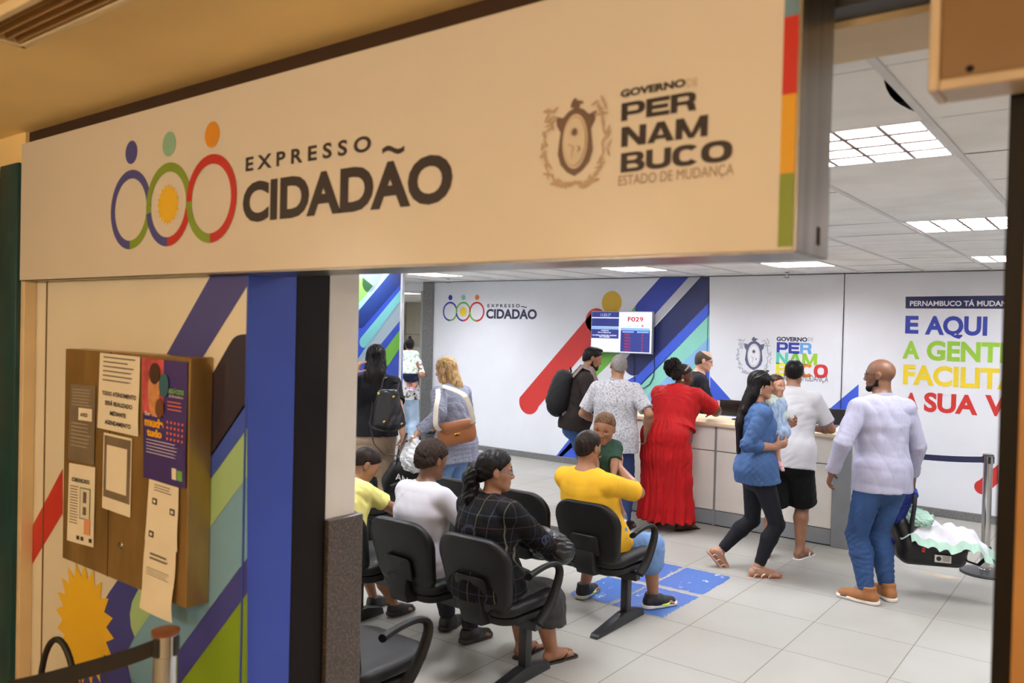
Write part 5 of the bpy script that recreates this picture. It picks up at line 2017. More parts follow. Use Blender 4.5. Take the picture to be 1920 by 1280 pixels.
def world_of(root, p):
    a = root.rotation_euler.z
    return (root.location.x + p[0] * math.cos(a) - p[1] * math.sin(a), root.location.y + p[0] * math.sin(a) + p[1] * math.cos(a), root.location.z + p[2])
# ================================================================ THE PEOPLE IN THE OFFICE
sk_tan, sk_brown, sk_dark, sk_light, sk_olive = skin('tan', (170, 124, 98)), skin('brown', (118, 80, 58)), skin('dark', (88, 56, 40)), skin('light', (194, 148, 124)), skin('olive', (148, 104, 78))
h_black = hair_mat('black', (20, 17, 17))
h_dark = hair_mat('dark', (36, 27, 23))
h_brown = hair_mat('brown', (58, 42, 32))
h_blond = hair_mat('blond', (146, 118, 80), .45, .4)
h_grey = hair_mat('grey', (124, 120, 116), .6, .25, (1, 1, 1), 120)
h_toddler = hair_mat('toddler', (96, 70, 48), .55, .3)


def cloth(name, c, vary=.06, bump=.25, bscale=260, rough=.85, nscale=9):
    return M('cloth_' + name, c, rough, vary=vary, nscale=nscale, bump=.10, bscale=11, bdist=.012, spec=.25, stretch=(1, 1, .4))


def Mpattern(name, base, lines, spacing, width, axis='xz'):
    """woven check: thin coloured lines over a dark cloth"""
    mat = bpy.data.materials.new(name)
    t = NT(mat)
    t.b.inputs['Roughness'].default_value = .85
    t.b.inputs['Specular IOR Level'].default_value = .2
    c = t.add('ShaderNodeTexCoord')
    sp = t.add('ShaderNodeSeparateXYZ')
    t.link(c.outputs['Object'], sp.inputs[0])
    cur = None
    for i, (axn, col, off) in enumerate(lines):
        a = t.add('ShaderNodeMath', operation='ADD')
        a.inputs[1].default_value = off
        t.link(sp.outputs[axn], a.inputs[0])
        d = t.add('ShaderNodeMath', operation='DIVIDE')
        d.inputs[1].default_value = spacing
        t.link(a.outputs[0], d.inputs[0])
        f = t.add('ShaderNodeMath', operation='FRACT')
        t.link(d.outputs[0], f.inputs[0])
        l = t.add('ShaderNodeMath', operation='LESS_THAN')
        l.inputs[1].default_value = width
        t.link(f.outputs[0], l.inputs[0])
        mx = t.add('ShaderNodeMix', data_type='RGBA')
        t.link(l.outputs[0], mx.inputs[0])
        if cur is None:
            mx.inputs[6].default_value = (*lin(base), 1)
        else:
            t.link(cur, mx.inputs[6])
        mx.inputs[7].default_value = (*lin(col), 1)
        cur = mx.outputs[2]
    t.link(cur, t.b.inputs['Base Color'])
    return mat


denim = cloth('denim', (52, 80, 126), .14, .35, 420, .8, 5)
denim_pale = cloth('denim_pale', (104, 134, 178), .12, .35, 420, .8, 4)
denim_dark = cloth('denim_dark', (44, 62, 106), .12, .35, 420, .8, 5)


def LP(x, y, d, pos, h):
    """photo point at depth d as seen in a person's own frame"""
    q = ray(x, y) * d
    a = math.radians(h - 90)
    dx, dy = q[0] - pos[0], q[1] - pos[1]
    return A3(dx * math.cos(a) + dy * math.sin(a), -dx * math.sin(a) + dy * math.cos(a), q[2] + CAM_H)


def person(bd, sk, label, x, y, h, hres=.007, hands=True, feet=True):
    root = bd.flesh(hands, feet).build('person', sk, None, hres)
    place(root, x, y, h)
    tag(root, label, 'person')
    return root


def spectacles(bd, root, mat):
    b = MB()
    for sg_ in (-1, 1):
        b.tube([bd.hp(sg_ * .15 + .105 * math.cos(a), .375 - .03 * abs(sg_ * .15 + .105 * math.cos(a)), .50 + .075 * math.sin(a)) for a in np.linspace(0, 2 * PI, 20)], .0022, 6)
        b.tube([bd.hp(sg_ * .25, .36, .52), bd.hp(sg_ * .325, .20, .53), bd.hp(sg_ * .355, -.08, .52), bd.hp(sg_ * .345, -.14, .46)], .0024, 6)
    b.tube([bd.hp(-.05, .385, .52), bd.hp(0, .40, .53), bd.hp(.05, .385, .52)], .0022, 6)
    return b.build('eyeglasses', mat, root)


gl_m = M('glasses_frame', (40, 34, 34), .3)

# ---------- bald man in the pale striped shirt, carrying the infant seat
pos, hd = (-1.395, 6.16), 138
bd = Body(1.70, 'm', 1.0, lean=1, bend=3, head=(42, -2, 0), hip=.872, shoulders=1.02, wr=[LP(1560, 884, 5.80, pos, hd), LP(1709, 893, 5.92, pos, hd)], el=[(-.6, -.7, 0), (.5, -.9, 0)],
          an=[A3(-.105, -.02, .068), A3(.10, .04, .068)], toe=(34, 6), curl=(30, 62), palm=((.5, -.3, 0), (-.7, -.7, 0)), belly=.006)
p_bald = root = person(bd, sk_brown, 'bald bearded man in pale striped shirt and blue jeans carrying the infant seat', *pos, hd, .006)
shirt_pale = M('cloth_shirt_stripe', (168, 168, 190), .8, vary=.03, nscale=140, stretch=(1, 1, .012))
bd.top(.014, 1.92, hem=-.085, flare=.020, amp=.0065, seed=11, loose=.008, wl=.24, cuff=.004, neck_r=.014).build('shirt', shirt_pale, root, .0065)
bd.collar(root, shirt_pale, hgt=.040)
bd.pants(.014, 1.94, rise=.14, amp=.0065, seed=12, wl=.09, knee=.003).build('jeans', denim, root, .0065)
tan_shoe, sole_w = M('shoe_tan', (156, 102, 58), .6, vary=.1), M('sole_white', (222, 216, 206), .5, vary=.05)
for q in (0, 1):
    bd.shoe(q, root, tan_shoe, sole_w, high=.012)
bd.face(root, brow=(40, 30, 26), lip=(130, 78, 66))
spectacles(bd, root, gl_m)
S_ = Sol()
bd.hcone(S_, (-.20, .0, .22), (-.07, .27, .075), .105, .095, .05)
bd.hcone(S_, (.20, .0, .22), (.07, .27, .075), .105, .095, .05)
bd.hcone(S_, (-.07, .275, .07), (.07, .275, .07), .10, .10, .08)
bd.hcone(S_, (-.265, -.02, .40), (-.20, .0, .22), .055, .10, .05)
bd.hcone(S_, (.265, -.02, .40), (.20, .0, .22), .055, .10, .05)
bd.hell(S_, (0, .40, .215), (.10, .10, .05), op='s', k=.03)
S_.build('beard', hair_mat('beard', (30, 24, 22), .7, .3, (1, 1, 1), 160), root, .005)

# ---------- woman in the denim shirt, walking with the baby
hd = 42
w0 = ray(1421, 880) * 6.34
pos = (w0[0], w0[1])
bd = Body(1.575, 'f', 1.02, lean=-3, bend=0, twist=0, head=(-12, -3, 0), hip=.80, wr=[LP(1470, 800, 6.45, pos, hd), LP(1452, 838, 6.2, pos, hd)], el=[(-.4, -1, -.5), (.25, -1, -.5)],
          an=[LP(1348, 1035, 6.52, pos, hd), LP(1420, 1066, 6.27, pos, hd)], foot_pitch=(48, 0), toe=(4, 8), curl=(45, 55), palm=((.6, .2, .6), (-.9, .2, .5)), hdir=(None, (.1, 1, .35)))
p_denim = root = person(bd, sk_tan, 'long haired woman in denim shirt and black leggings walking with a baby', *pos, hd, .006)
bd.top(.013, 1.50, hem=-.075, flare=.016, amp=.006, seed=21, loose=.010, wl=.11, cuff=.006).build('shirt', cloth('denim_shirt', (64, 92, 136), .14, .3, 380, .8, 6), root, .0065)
bd.collar(root, cloth('denim_shirt', (76, 110, 166)), hgt=.034, open_=1.0)
bd.pants(.006, 1.90, rise=.14, amp=.002, seed=22).build('leggings', cloth('black_legging', (24, 25, 32), .06, .1, 300, .7), root, .0065)
for q in (0, 1):
    bd.flipflop(q, root, M('sandal_rose', (196, 150, 132), .5), M('strap_silver', (214, 196, 190), .25, metal=.6), straps=3)
bd.face(root)
S_ = Sol()
bd.hell(S_, (0, -.085, .635), (.36, .45, .405), k=.05)
fh = tuple(bd.HR[:, 1])
bd.hcone(S_, (0, -.26, .45), (0, -.46, -.20), .36, .34, .1, flat=(fh, .62))
bd.hcone(S_, (0, -.46, -.20), (0, -.66, -1.0), .34, .33, .1, flat=(fh, .50))
bd.hcone(S_, (0, -.66, -1.0), (0, -.62, -2.0), .33, .20, .1, flat=(fh, .45))
for sg_ in (-1, 1):
    bd.hcone(S_, (sg_ * .28, -.06, .68), (sg_ * .28, -.30, .1), .09, .15, .06)
    bd.hcone(S_, (sg_ * .28, -.30, .1), (sg_ * .25, -.54, -.5), .15, .17, .06)
bd.hell(S_, (0, .50, .36), (.34, .38, .46), k=.03, op='s')
for sg_ in (-1, 1):
    bd.hell(S_, (sg_ * .40, .03, .38), (.085, .10, .12), k=.03, op='s')
S_.disp(folds(23, .006, .05, (1, 1, .08)))
S_.build('hair', h_black, root, .006)
sgm = MB()
for sg_ in (-1, 1):
    sgm.tube([bd.hp(sg_ * .16 + .11 * math.cos(a), .14 + .06 * math.sin(a), 1.0 + .06 * math.sin(a)) for a in np.linspace(0, 2 * PI, 16)], .004, 6)
    sgm.tube([bd.hp(sg_ * .27, .12, .99), bd.hp(sg_ * .36, -.12, .86), bd.hp(sg_ * .36, -.25, .78)], .003, 6)
sgm.build('sunglasses', gl_m, root)
b = MB()
for k_ in range(3):
    b.tube([bd.hp(.36, -.07, .36 - .07 * k_), bd.hp(.36, -.07, .31 - .07 * k_)], [.006, .003], 8)
b.build('earring', M('pearl', (224, 216, 206), .2), root)

# ---------- baby on her arm
bpos0 = ray(1449, 800) * 6.40
bh = -12
bp = (bpos0[0], bpos0[1])
bd = Body(.70, 'f', 1.0, child=True, hh=.165, hip=1.165, lean=2, head=(-14, -4, 0), wr=[LP(1425, 790, 6.35, bp, bh), LP(1497, 801, 6.36, bp, bh)], el=[(-.3, .3, -1), (.3, .2, -1)],
          an=[LP(1440, 880, 6.42, bp, bh), LP(1463, 878, 6.30, bp, bh)], kn=[(-.3, 1, 0), (.3, 1, 0)], foot_pitch=(45, 42), curl=(30, 30), palm=(None, (0, -.2, 1)))
root = person(bd, sk_light, 'baby in pale mint dress carried by the woman in the denim shirt', *bp, bh, .005)
bd.top(.010, 1.97, hem=-.04, flare=.03, amp=.003, seed=31, wl=.07).build('top', cloth('mint_pale', (206, 222, 214), .05), root, .005)
S_ = Sol()
for a, b_ in zip(bd.sec[:6], bd.sec[1:6]):
    S_.sect((a[0], a[1], a[2], a[3] + .036, a[4] + .036), (b_[0], b_[1], b_[2], b_[3] + .034, b_[4] + .034), .02)
S_.sect((bd.P + A3(0, .02, -.05), bd.sec[1][1], bd.sec[1][2], bd.sec[1][3] + .04, bd.sec[1][4] + .045), (bd.sec[1][0], bd.sec[1][1], bd.sec[1][2], bd.sec[1][3] + .02, bd.sec[1][4] + .02), .02)
S_.disp(folds(32, .006, .06, (1, 1, .4)))
S_.build('pinafore', cloth('pinafore', (154, 176, 204), .12, .3, 200, .85, 40), root, .005)
for q in (0, 1):
    bd.shoe(q, root, M('bootie_pink', (236, 178, 186), .7, vary=.12, nscale=60), M('sole_pink', (228, 190, 190), .6), name='bootie')
bd.face(root, lip=(190, 120, 110))
cap_hair(bd, .026, (.34, .84), (-.42, .25), curl=.006, seed=33).build('hair', h_brown, root, .005)
baby = root

# ---------- young man in the white polo, leaning on the counter
pos, hd = (-2.29, 6.86), 98
bd = Body(1.66, 'm', 1.02, lean=10, bend=2, head=(8, -6, 0), hip=.85, wr=[A3(-.10, .72, 1.06), LP(1520, 800, 6.98, pos, hd) * A3(1, 1, 0) + A3(0, 0.14, 1.06)], el=[(-.9, -.5, 0), (.9, -.6, -.3)],
          an=[A3(-.13, -.15, .068), A3(.11, .03, .068)], toe=(22, 18), palm=((0, 0, -1), (0, 0, -1)), hdir=((.6, .8, 0), (-.6, .8, 0)), curl=(15, 15))
root = person(bd, sk_olive, 'young man in white polo shirt and black shorts leaning on the counter', *pos, hd)
polo = cloth('polo_white', (194, 194, 198), .02, .15, 300)
bd.top(.018, .80, hem=-.10, flare=.018, amp=.006, seed=41, loose=.022, wl=.16).build('polo_shirt', polo, root, .0065)
bd.collar(root, polo, hgt=.034, open_=.4)
navy_rib = M('rib_navy', (58, 66, 110), .8)
for q in (0, 1):
    c = bd.sh[q] + (bd.el[q] - bd.sh[q]) * .77
    dr = unit(bd.el[q] - bd.sh[q])
    u1 = unit(np.cross(dr, A3(0, 1, .3)))
    u2 = np.cross(dr, u1)
    rr = .070
    MB().tube([c + u1 * rr * math.cos(a) + u2 * rr * math.sin(a) for a in np.linspace(0, 2 * PI, 24)], .0035, 6).build('sleeve_rib', navy_rib, root)
bd.pants(.030, .98, rise=.10, amp=.005, seed=42, flare=.03).build('shorts', cloth('short_black', (20, 20, 22), .05, .1, 200), root, .007)
for q in (0, 1):
    bd.flipflop(q, root, M('flip_white', (228, 226, 224), .5), M('flip_strap', (225, 222, 220), .4))
cap_hair(bd, .028, (.34, .82), (-.44, .22)).build('hair', h_black, root, .006)
bd.face(root)

# ---------- woman in the red dress leaning on the counter
pos, hd = (-3.50, 7.03), 92
bd = Body(1.62, 'f', 1.42, limb=1.3, lean=24, bend=10, head=(-62, -10, 4), hip=.84, wr=[A3(-.12, .70, 1.07), A3(.22, .66, 1.07)], el=[(-1, -.3, -.2), (1, -.1, -.35)],
          an=[A3(-.13, .02, .066), A3(.15, .06, .066)], toe=(15, 25), palm=((0, 0, -1), (0, 0, -1)), hdir=((.8, .6, 0), (-.8, .6, 0)), curl=(15, 20), belly=.01)
root = person(bd, sk_dark, 'woman in long red dress with dark curly ponytail leaning on the counter', *pos, hd)
red = cloth('red_dress', (172, 16, 20), .05, .12, 300, .75)
S_ = bd.top(.018, .85, hem=.13, flare=0, amp=.006, seed=51, loose=.012, wl=.14)
R_, F_ = A3(1, 0, 0), A3(0, 1, 0)
rows = [(bd.sec[4][0], bd.sec[4][3] + .004, bd.sec[4][4] + .004), (bd.sec[3][0], bd.sec[3][3] + .014, bd.sec[3][4] + .016), (bd.P + A3(0, -.03, .06), .235, .205), (bd.P + A3(0, -.01, -.14), .242, .200), (bd.P + A3(0, .01, -.36), .240, .185), (bd.P + A3(0, .02, -.60), .262, .20), (bd.P + A3(0, .02, -.79), .285, .22)]
for a, b_ in zip(rows, rows[1:]):
    S_.sect((a[0], R_, F_, a[1], a[2]), (b_[0], R_, F_, b_[1], b_[2]), .03)
S_.plane((0, 0, -1), (0, 0, .095))
S_.disp(lambda x, y, z: .010 * np.clip((.80 - z) / .7, 0, 1) * np.sin(17 * np.arctan2(x, y) + 3 * np.sin(5 * z)) + .003 * np.sin(31 * np.arctan2(x, y) + z * 4))
S_.build('dress', red, root, .0065)
wb_ = bd.sec[3]
MB().tube([wb_[0] + A3(0, 0, .02) + wb_[1] * (wb_[3] + .020) * math.cos(a) + wb_[2] * (wb_[4] + .022) * math.sin(a) for a in np.linspace(0, 2 * PI, 40)], .012, 8).build('waistband', red, root)
for q in (0, 1):
    bd.flipflop(q, root, M('sandal_dark', (48, 34, 30), .6), M('sandal_strap', (60, 40, 34), .5))
bd.face(root, lip=(134, 70, 66))
cap_hair(bd, .03, (.34, .86), (-.42, .22), curl=.012, seed=52).build('hair', h_dark, root, .006)
S_ = Sol()
for k_ in range(16):
    r_ = random.Random(k_)
    bd.hell(S_, (r_.uniform(-.32, .32), -.55 + r_.uniform(-.22, .22), .78 + r_.uniform(-.30, .26)), (.21, .21, .21), k=.05)
S_.disp(folds(53, .010, .035))
S_.disp(folds(54, .006, .02))
S_.build('ponytail', hair_mat('curl', (26, 21, 20), .75, .4, (1, 1, 1), 120), root, .006)
MB().tube([bd.hp(.37 * math.cos(a), -.02 + .36 * math.sin(a) * .4, .86 + .20 * math.sin(a) * .9 - .08 * abs(math.cos(a))) for a in np.linspace(0, PI, 20)], .008, 8).build('hair_band', M('band_grey', (150, 140, 132), .6), root)
b = MB()
bmesh.ops.create_uvsphere(b.bm, u_segments=10, v_segments=6, radius=.012)
bmesh.ops.translate(b.bm, vec=bd.hp(.36, -.03, .33), verts=b.bm.verts)
b.build('earring', M('pearl', (224, 216, 206), .2), root)

# ---------- grey haired man in the patterned shirt
pos, hd = (-3.86, 6.66), 106
bd = Body(1.63, 'm', 1.06, lean=3, head=(24, -5, 6), hip=.84, wr=[A3(-.20, .22, .98), LP(1212, 812, 7.6, pos, hd)], el=[(-.7, -.8, 0), (.6, -.7, 0)],
          an=[A3(-.10, .0, .066), A3(.11, .03, .066)], toe=(10, 15), belly=.012)
root = person(bd, sk_olive, 'grey haired man in white and grey patterned shirt and dark jeans', *pos, hd)
pat = Mspeckle('cloth_scribble', [(.38, (92, 94, 106)), (.45, (150, 150, 158)), (.50, (176, 175, 178)), (.62, (184, 183, 184)), (.70, (130, 134, 146))], 66, .85, .1)
bd.top(.020, .82, hem=-.10, flare=.022, amp=.006, seed=61, loose=.018, wl=.15).build('shirt', pat, root, .0065)
bd.collar(root, pat, hgt=.040)
bd.pants(.016, 1.95, rise=.10, amp=.005, seed=62, knee=.006, flare=.006).build('jeans', denim_dark, root, .007)
for q in (0, 1):
    bd.shoe(q, root, M('shoe_black', (32, 32, 34), .5), M('sole_black', (44, 44, 44), .6))
cap_hair(bd, .016, (.30, .84), (-.42, .22)).build('hair', h_grey, root, .006)
bd.face(root, brow=(120, 116, 112))
spectacles(bd, root, gl_m)

# ---------- young man with the backpack
pos, hd = (-4.63, 7.20), 36
bd = Body(1.69, 'm', 1.0, lean=5, bend=8, head=(2, -17, 0), hip=.87, wr=[A3(-.06, .36, 1.14), A3(.12, .36, 1.16)], el=[(-.7, -.6, -.8), (.7, -.6, -.8)], an=[A3(-.10, .0, .068), A3(.10, .02, .068)],
          palm=((.3, -.3, 1), (-.3, -.3, 1)), hdir=((.2, .9, .3), (-.2, .9, .3)), curl=(35, 35))
root = person(bd, sk_olive, 'bearded young man with dark jacket and black backpack looking down', *pos, hd)
jacket = cloth('jacket_brown', (40, 32, 31), .08, .3, 120, .8)
bd.top(.026, 1.92, hem=-.04, flare=.012, amp=.008, seed=71, loose=.014, wl=.12, neck_r=.02).build('jacket', jacket, root, .007)
S_ = Sol()
up = unit(bd.R1[:, 2])
S_.cone(bd.N - up * .02 - bd.R1[:, 1] * .01, bd.N + up * .035 + bd.R1[:, 1] * .02, .092, .075, .02)
S_.cone(bd.N + bd.R1[:, 1] * .07 - up * .03, bd.N + bd.R1[:, 1] * .105 - up * .17, .05, .04, .03, flat=(tuple(bd.R1[:, 1]), .6))
S_.disp(folds(72, .006, .05))
S_.build('scarf', cloth('scarf_taupe', (150, 132, 122), .12, .4, 120), root, .006)
bd.pants(.016, 1.95, rise=.12, amp=.005, seed=73, knee=.004, flare=.004).build('jeans', denim, root, .007)
for q in (0, 1):
    bd.shoe(q, root, M('shoe_black', (32, 32, 34), .5), M('sole_black', (44, 44, 44), .6))
S_ = cap_hair(bd, .03, (.35, .80), (-.42, .20))
bd.hell(S_, (0, .12, .97), (.25, .22, .09), k=.06)
S_.build('hair', h_black, root, .006)
bd.face(root)
S_ = Sol()
for sg_ in (-1, 1):
    bd.hcone(S_, (sg_ * .20, .0, .22), (sg_ * .07, .26, .08), .105, .095, .05)
    bd.hcone(S_, (sg_ * .262, -.02, .42), (sg_ * .20, .0, .22), .05, .10, .05)
    bd.hcone(S_, (sg_ * .10, .32, .275), (sg_ * .12, .28, .12), .03, .06, .04)
bd.hcone(S_, (-.06, .27, .075), (.06, .27, .075), .105, .105, .08)
bd.hcone(S_, (-.09, .345, .285), (.09, .345, .285), .025, .025, .03)
bd.hell(S_, (0, .40, .215), (.085, .10, .04), op='s', k=.02)
S_.build('beard', hair_mat('beard2', (34, 27, 25), .7, .3, (1, 1, 1), 160), root, .005)
bag = Sol()
bk = lambda x, y, z: bd.mid + bd.R1 @ A3(x, y, z)
bag.cone(bk(-.08, -.205, .15), bk(.08, -.205, .15), .098, .098, .05)
bag.cone(bk(-.09, -.215, .0), bk(.09, -.215, .0), .108, .108, .12)
bag.cone(bk(-.09, -.210, -.14), bk(.09, -.210, -.14), .10, .10, .12)
bag.disp(folds(75, .005, .16))
bp_m = cloth('backpack_black', (24, 24, 26), .1, .3, 90, .7)
bkp = bag.build('backpack', bp_m, None, .008)
place(bkp, *pos, hd)
tag(bkp, 'bulging black backpack on the bearded young man', 'backpack')
b = MB()
for sg_ in (-1, 1):
    b.tube([bk(sg_ * .10, -.13, .20), bk(sg_ * .11, -.06, .33), bk(sg_ * .115, .04, .325), bk(sg_ * .12, .13, .20), bk(sg_ * .13, .14, .04), bk(sg_ * .14, .02, -.14), bk(sg_ * .12, -.14, -.2)], .034, 12, flat=.35, up=(sg_ * .2, 0, 1))
b.build('shoulder_strap', M('strap_taupe', (128, 112, 108), .8, vary=.1), bkp)
pk = Sol()
pk.cone(bk(-.07, -.285, -.10), bk(.07, -.285, -.10), .055, .055, .02)
pk.cone(bk(-.07, -.29, -.02), bk(.07, -.29, -.02), .045, .045, .04)
pk.build('pocket', bp_m, bkp, .008)
MB().tube([bk(-.15, -.29, .075), bk(-.08, -.315, .085), bk(0, -.322, .087), bk(.08, -.315, .085), bk(.15, -.29, .075)], .005, 6).build('zip', M('zip_grey', (70, 70, 74), .4), bkp)
MB().tube([bk(-.03, -.15, .24), bk(-.03, -.17, .285), bk(.03, -.17, .285), bk(.03, -.15, .24)], .008, 8).build('top_loop', bp_m, bkp)
ph = MB().box(bd.wr[1] + A3(-.06, .12, .03), (.16, .22, .004), 0, Matrix.Rotation(.5, 3, 'X')).build('document', M('paper', (236, 236, 232)), None, smooth=0)
place(ph, *pos, hd)
tag(ph, 'sheet of paper held by the bearded young man', 'paper')

# ---------- clerk behind the counter
pos, hd = (-3.90, 8.42), 30
bd = Body(1.66, 'm', 1.1, lean=4, bend=6, head=(-4, -12, 0), hip=.86, wr=[A3(-.10, .38, 1.08), A3(.12, .40, 1.05)], an=[A3(-.10, 0, .066), A3(.10, 0, .066)])
root = person(bd, sk_light, 'balding clerk with glasses and black shirt behind the counter', *pos, hd)
bd.top(.016, .85, hem=-.10, amp=.006, seed=81).build('shirt', cloth('black_shirt', (26, 28, 36)), root, .007)
bd.pants(.014, 1.95, seed=82).build('trousers', cloth('trouser_dark', (40, 42, 50)), root, .009)
for q in (0, 1):
    bd.shoe(q, root, M('shoe_black', (32, 32, 34), .5), M('sole_black', (44, 44, 44), .6), h=.008)
S_ = cap_hair(bd, .014, (.36, .62), (-.42, .18))
bd.hell(S_, (0, .12, .98), (.33, .40, .28), k=.05, op='s')
S_.build('hair', hair_mat('clerk', (74, 66, 62), .6, .25, (1, 1, 1), 120), root, .006)
bd.face(root, brow=(90, 80, 74))
spectacles(bd, root, gl_m)

# ---------- blonde woman with the tan bag
pos, hd = (-4.66, 5.32), 178
bd = Body(1.60, 'f', 1.03, lean=6, bend=4, head=(22, -14, 0), hip=.82, wr=[LP(783, 812, 6.72, pos, hd), A3(.16, .30, .98)], el=[(-.7, -.7, -.6), (.6, -.8, -.3)], an=[A3(-.08, -.03, .066), A3(.09, .05, .066)], palm=((0, 0, -1), None), curl=(60, 30))
root = person(bd, sk_light, 'blonde woman in blue grey shirt and jeans with a tan shoulder bag', *pos, hd)
chambray = M('cloth_chambray', (128, 131, 148), .85, vary=.22, nscale=160, bump=.12, bscale=14, bdist=.01)
bd.top(.018, 1.88, hem=-.12, flare=.010, amp=.009, seed=91, loose=.012, wl=.12, cuff=.004).build('shirt', chambray, root, .0065)
bd.collar(root, chambray, hgt=.036, open_=.9)
bd.pants(.010, 1.95, seed=92, amp=.005).build('jeans', denim_pale, root, .007)
for q in (0, 1):
    bd.shoe(q, root, M('shoe_white', (220, 220, 218), .5), sole_w, h=.008)
bd.face(root, brow=(120, 96, 70))
S_ = Sol()
bd.hell(S_, (0, -.085, .635), (.37, .46, .41), k=.05)
bd.hcone(S_, (0, -.26, .45), (0, -.36, -.25), .36, .36, .1, flat=(tuple(bd.HR[:, 1]), .7))
bd.hcone(S_, (0, -.36, -.25), (0, -.50, -1.05), .36, .22, .1, flat=(tuple(bd.HR[:, 1]), .55))
for sg_ in (-1, 1):
    bd.hcone(S_, (sg_ * .29, .12, .68), (sg_ * .33, .06, .25), .085, .11, .06)
    bd.hcone(S_, (sg_ * .33, .06, .25), (sg_ * .33, -.05, -.35), .11, .13, .06)
bd.hell(S_, (0, .52, .40), (.31, .36, .48), k=.03, op='s')
S_.disp(folds(93, .0014, .03, (1, 1, .03)))
hb_m = hair_mat('blond', (176, 146, 100))
S_.build('hair', hb_m, root, .006)
# tan shoulder bag with cream strap
tb = Sol()
lean_ = lambda x, y, z: A3(x, y, z)
b0 = LP(856, 812, 6.75, pos, hd)
fwd_, sd_ = LP(890, 808, 6.78, pos, hd) - LP(822, 822, 6.72, pos, hd), None
fwd_ = unit(fwd_)
outw = unit(np.cross(fwd_, A3(0, 0, 1)))
if outw @ (LP(856, 812, 6.0, pos, hd) - b0) < 0:
    outw = -outw
upb = np.cross(outw, fwd_)
if upb[2] < 0:
    upb = -upb
bl = lambda u, v_, o=0: b0 + fwd_ * u + upb * v_ + outw * o
tb.cone(bl(-.10, -.03), bl(.10, -.03), .065, .065, .02, flat=(tuple(outw), .55))
tb.cone(bl(-.095, .04), bl(.105, .04), .06, .06, .03, flat=(tuple(outw), .55))
leather = M('leather_tan', (146, 90, 54), .42, vary=.06, bump=.1, bscale=200, bdist=.001)
tbag = tb.build('shoulder_bag', leather, None, .005)
place(tbag, *pos, hd)
tag(tbag, 'tan leather shoulder bag with gold clasp on the blonde woman', 'bag')
fl_ = Sol()
fl_.cone(bl(-.10, .065, .012), bl(.11, .065, .012), .042, .042, .01, flat=(tuple(outw), .85))
fl_.cone(bl(-.08, .035, .018), bl(.10, .045, .018), .045, .030, .02, flat=(tuple(outw), .6))
fl_.build('flap', leather, tbag, .005)
MB().box((0, 0, 0), (.05, .008, .026), .003).build('clasp', M('gold_metal', (214, 178, 96), .2, metal=1.0), tbag).matrix_local = Matrix.Translation(Vector(bl(0, -.005, .042))) @ Matrix((list(fwd_) + [0], list(outw) + [0], list(upb) + [0], [0, 0, 0, 1])).transposed()
shp = bd.sh[0]
strap = [bl(.125, .05, .01), LP(889, 790, 6.70, pos, hd), LP(881, 762, 6.62, pos, hd), LP(871, 738, 6.58, pos, hd), bd.sh[0] + A3(.035, -.02, .075), bd.sh[0] + A3(.03, .05, .07), LP(822, 742, 6.72, pos, hd) + A3(0, .0, 0), LP(817, 765, 6.62, pos, hd), LP(816, 800, 6.62, pos, hd), bl(-.12, .04, .01)]
sp2 = []
for i in range(len(strap) - 1):
    for k_ in range(4):
        sp2.append(strap[i] + (strap[i + 1] - strap[i]) * k_ / 4)
sp2.append(strap[-1])
for _ in range(2):
    sp2 = [sp2[0]] + [(sp2[i - 1] + sp2[i] * 2 + sp2[i + 1]) / 4 for i in range(1, len(sp2) - 1)] + [sp2[-1]]
MB().tube(sp2, .022, 10, flat=.2, up=(0, 1, 1)).build('strap', M('strap_cream', (222, 212, 196), .7), tbag)
wbg = Sol()
c = LP(778, 830, 6.72, pos, hd)
wbg.cone(c + A3(0, 0, .03), c + A3(0, 0, -.10), .03, .10, .04)
wbg.ell(c + A3(0, 0, -.14), (.10, .07, .10), k=.05)
wbg.disp(folds(95, .014, .06))
pbg = wbg.build('plastic_bag', M('plastic_white', (232, 234, 238), .35, vary=.04, sss=.0), None, .006)
place(pbg, *pos, hd)
tag(pbg, 'crumpled white plastic bag held by the blonde woman', 'bag')

# ---------- woman in black top and beige trousers
pos, hd = (-5.30, 4.96), 132
bd = Body(1.665, 'f', 1.04, lean=2, head=(4, -6, 0), hip=.87, wr=[LP(664, 702, 6.75, pos, hd), LP(755, 815, 6.85, pos, hd)], el=[(-.9, .2, -.6), (.7, -.7, 0)], an=[A3(-.085, .02, .07), A3(.09, -.02, .07)], curl=(30, 40), palm=((.6, .2, 0), (-1, 0, 0)), hdir=((.4, -.1, .9), None))
root = person(bd, sk_tan, 'woman with long black hair, black top and beige trousers seen from behind', *pos, hd)
bd.top(.014, .75, hem=.03, amp=.005, seed=101, loose=.016, tuck=True).build('top', cloth('black_knit', (24, 25, 30), .06, .2, 200), root, .0065)
bd.pants(.016, 1.96, rise=.19, amp=.005, seed=102, knee=.014, flare=.016).build('trousers', cloth('beige_twill', (162, 140, 116), .04, .2, 300), root, .007)
for q in (0, 1):
    bd.shoe(q, root, M('shoe_black', (32, 32, 34), .5), M('sole_black', (44, 44, 44), .6), h=.008)
bd.face(root)
S_ = Sol()
bd.hell(S_, (0, -.085, .635), (.37, .46, .41), k=.05)
bd.hcone(S_, (0, -.28, .45), (0, -.46, -.25), .37, .40, .1, flat=(tuple(bd.HR[:, 1]), .6))
bd.hcone(S_, (0, -.46, -.25), (.10, -.60, -1.35), .40, .30, .1, flat=(tuple(bd.HR[:, 1]), .45))
for sg_ in (-1, 1):
    bd.hcone(S_, (sg_ * .29, .05, .68), (sg_ * .32, -.05, .05), .09, .12, .06)
bd.hell(S_, (0, .52, .40), (.31, .38, .48), k=.03, op='s')
S_.disp(folds(103, .006, .045, (1, 1, .08)))
S_.build('hair', h_black, root, .006)
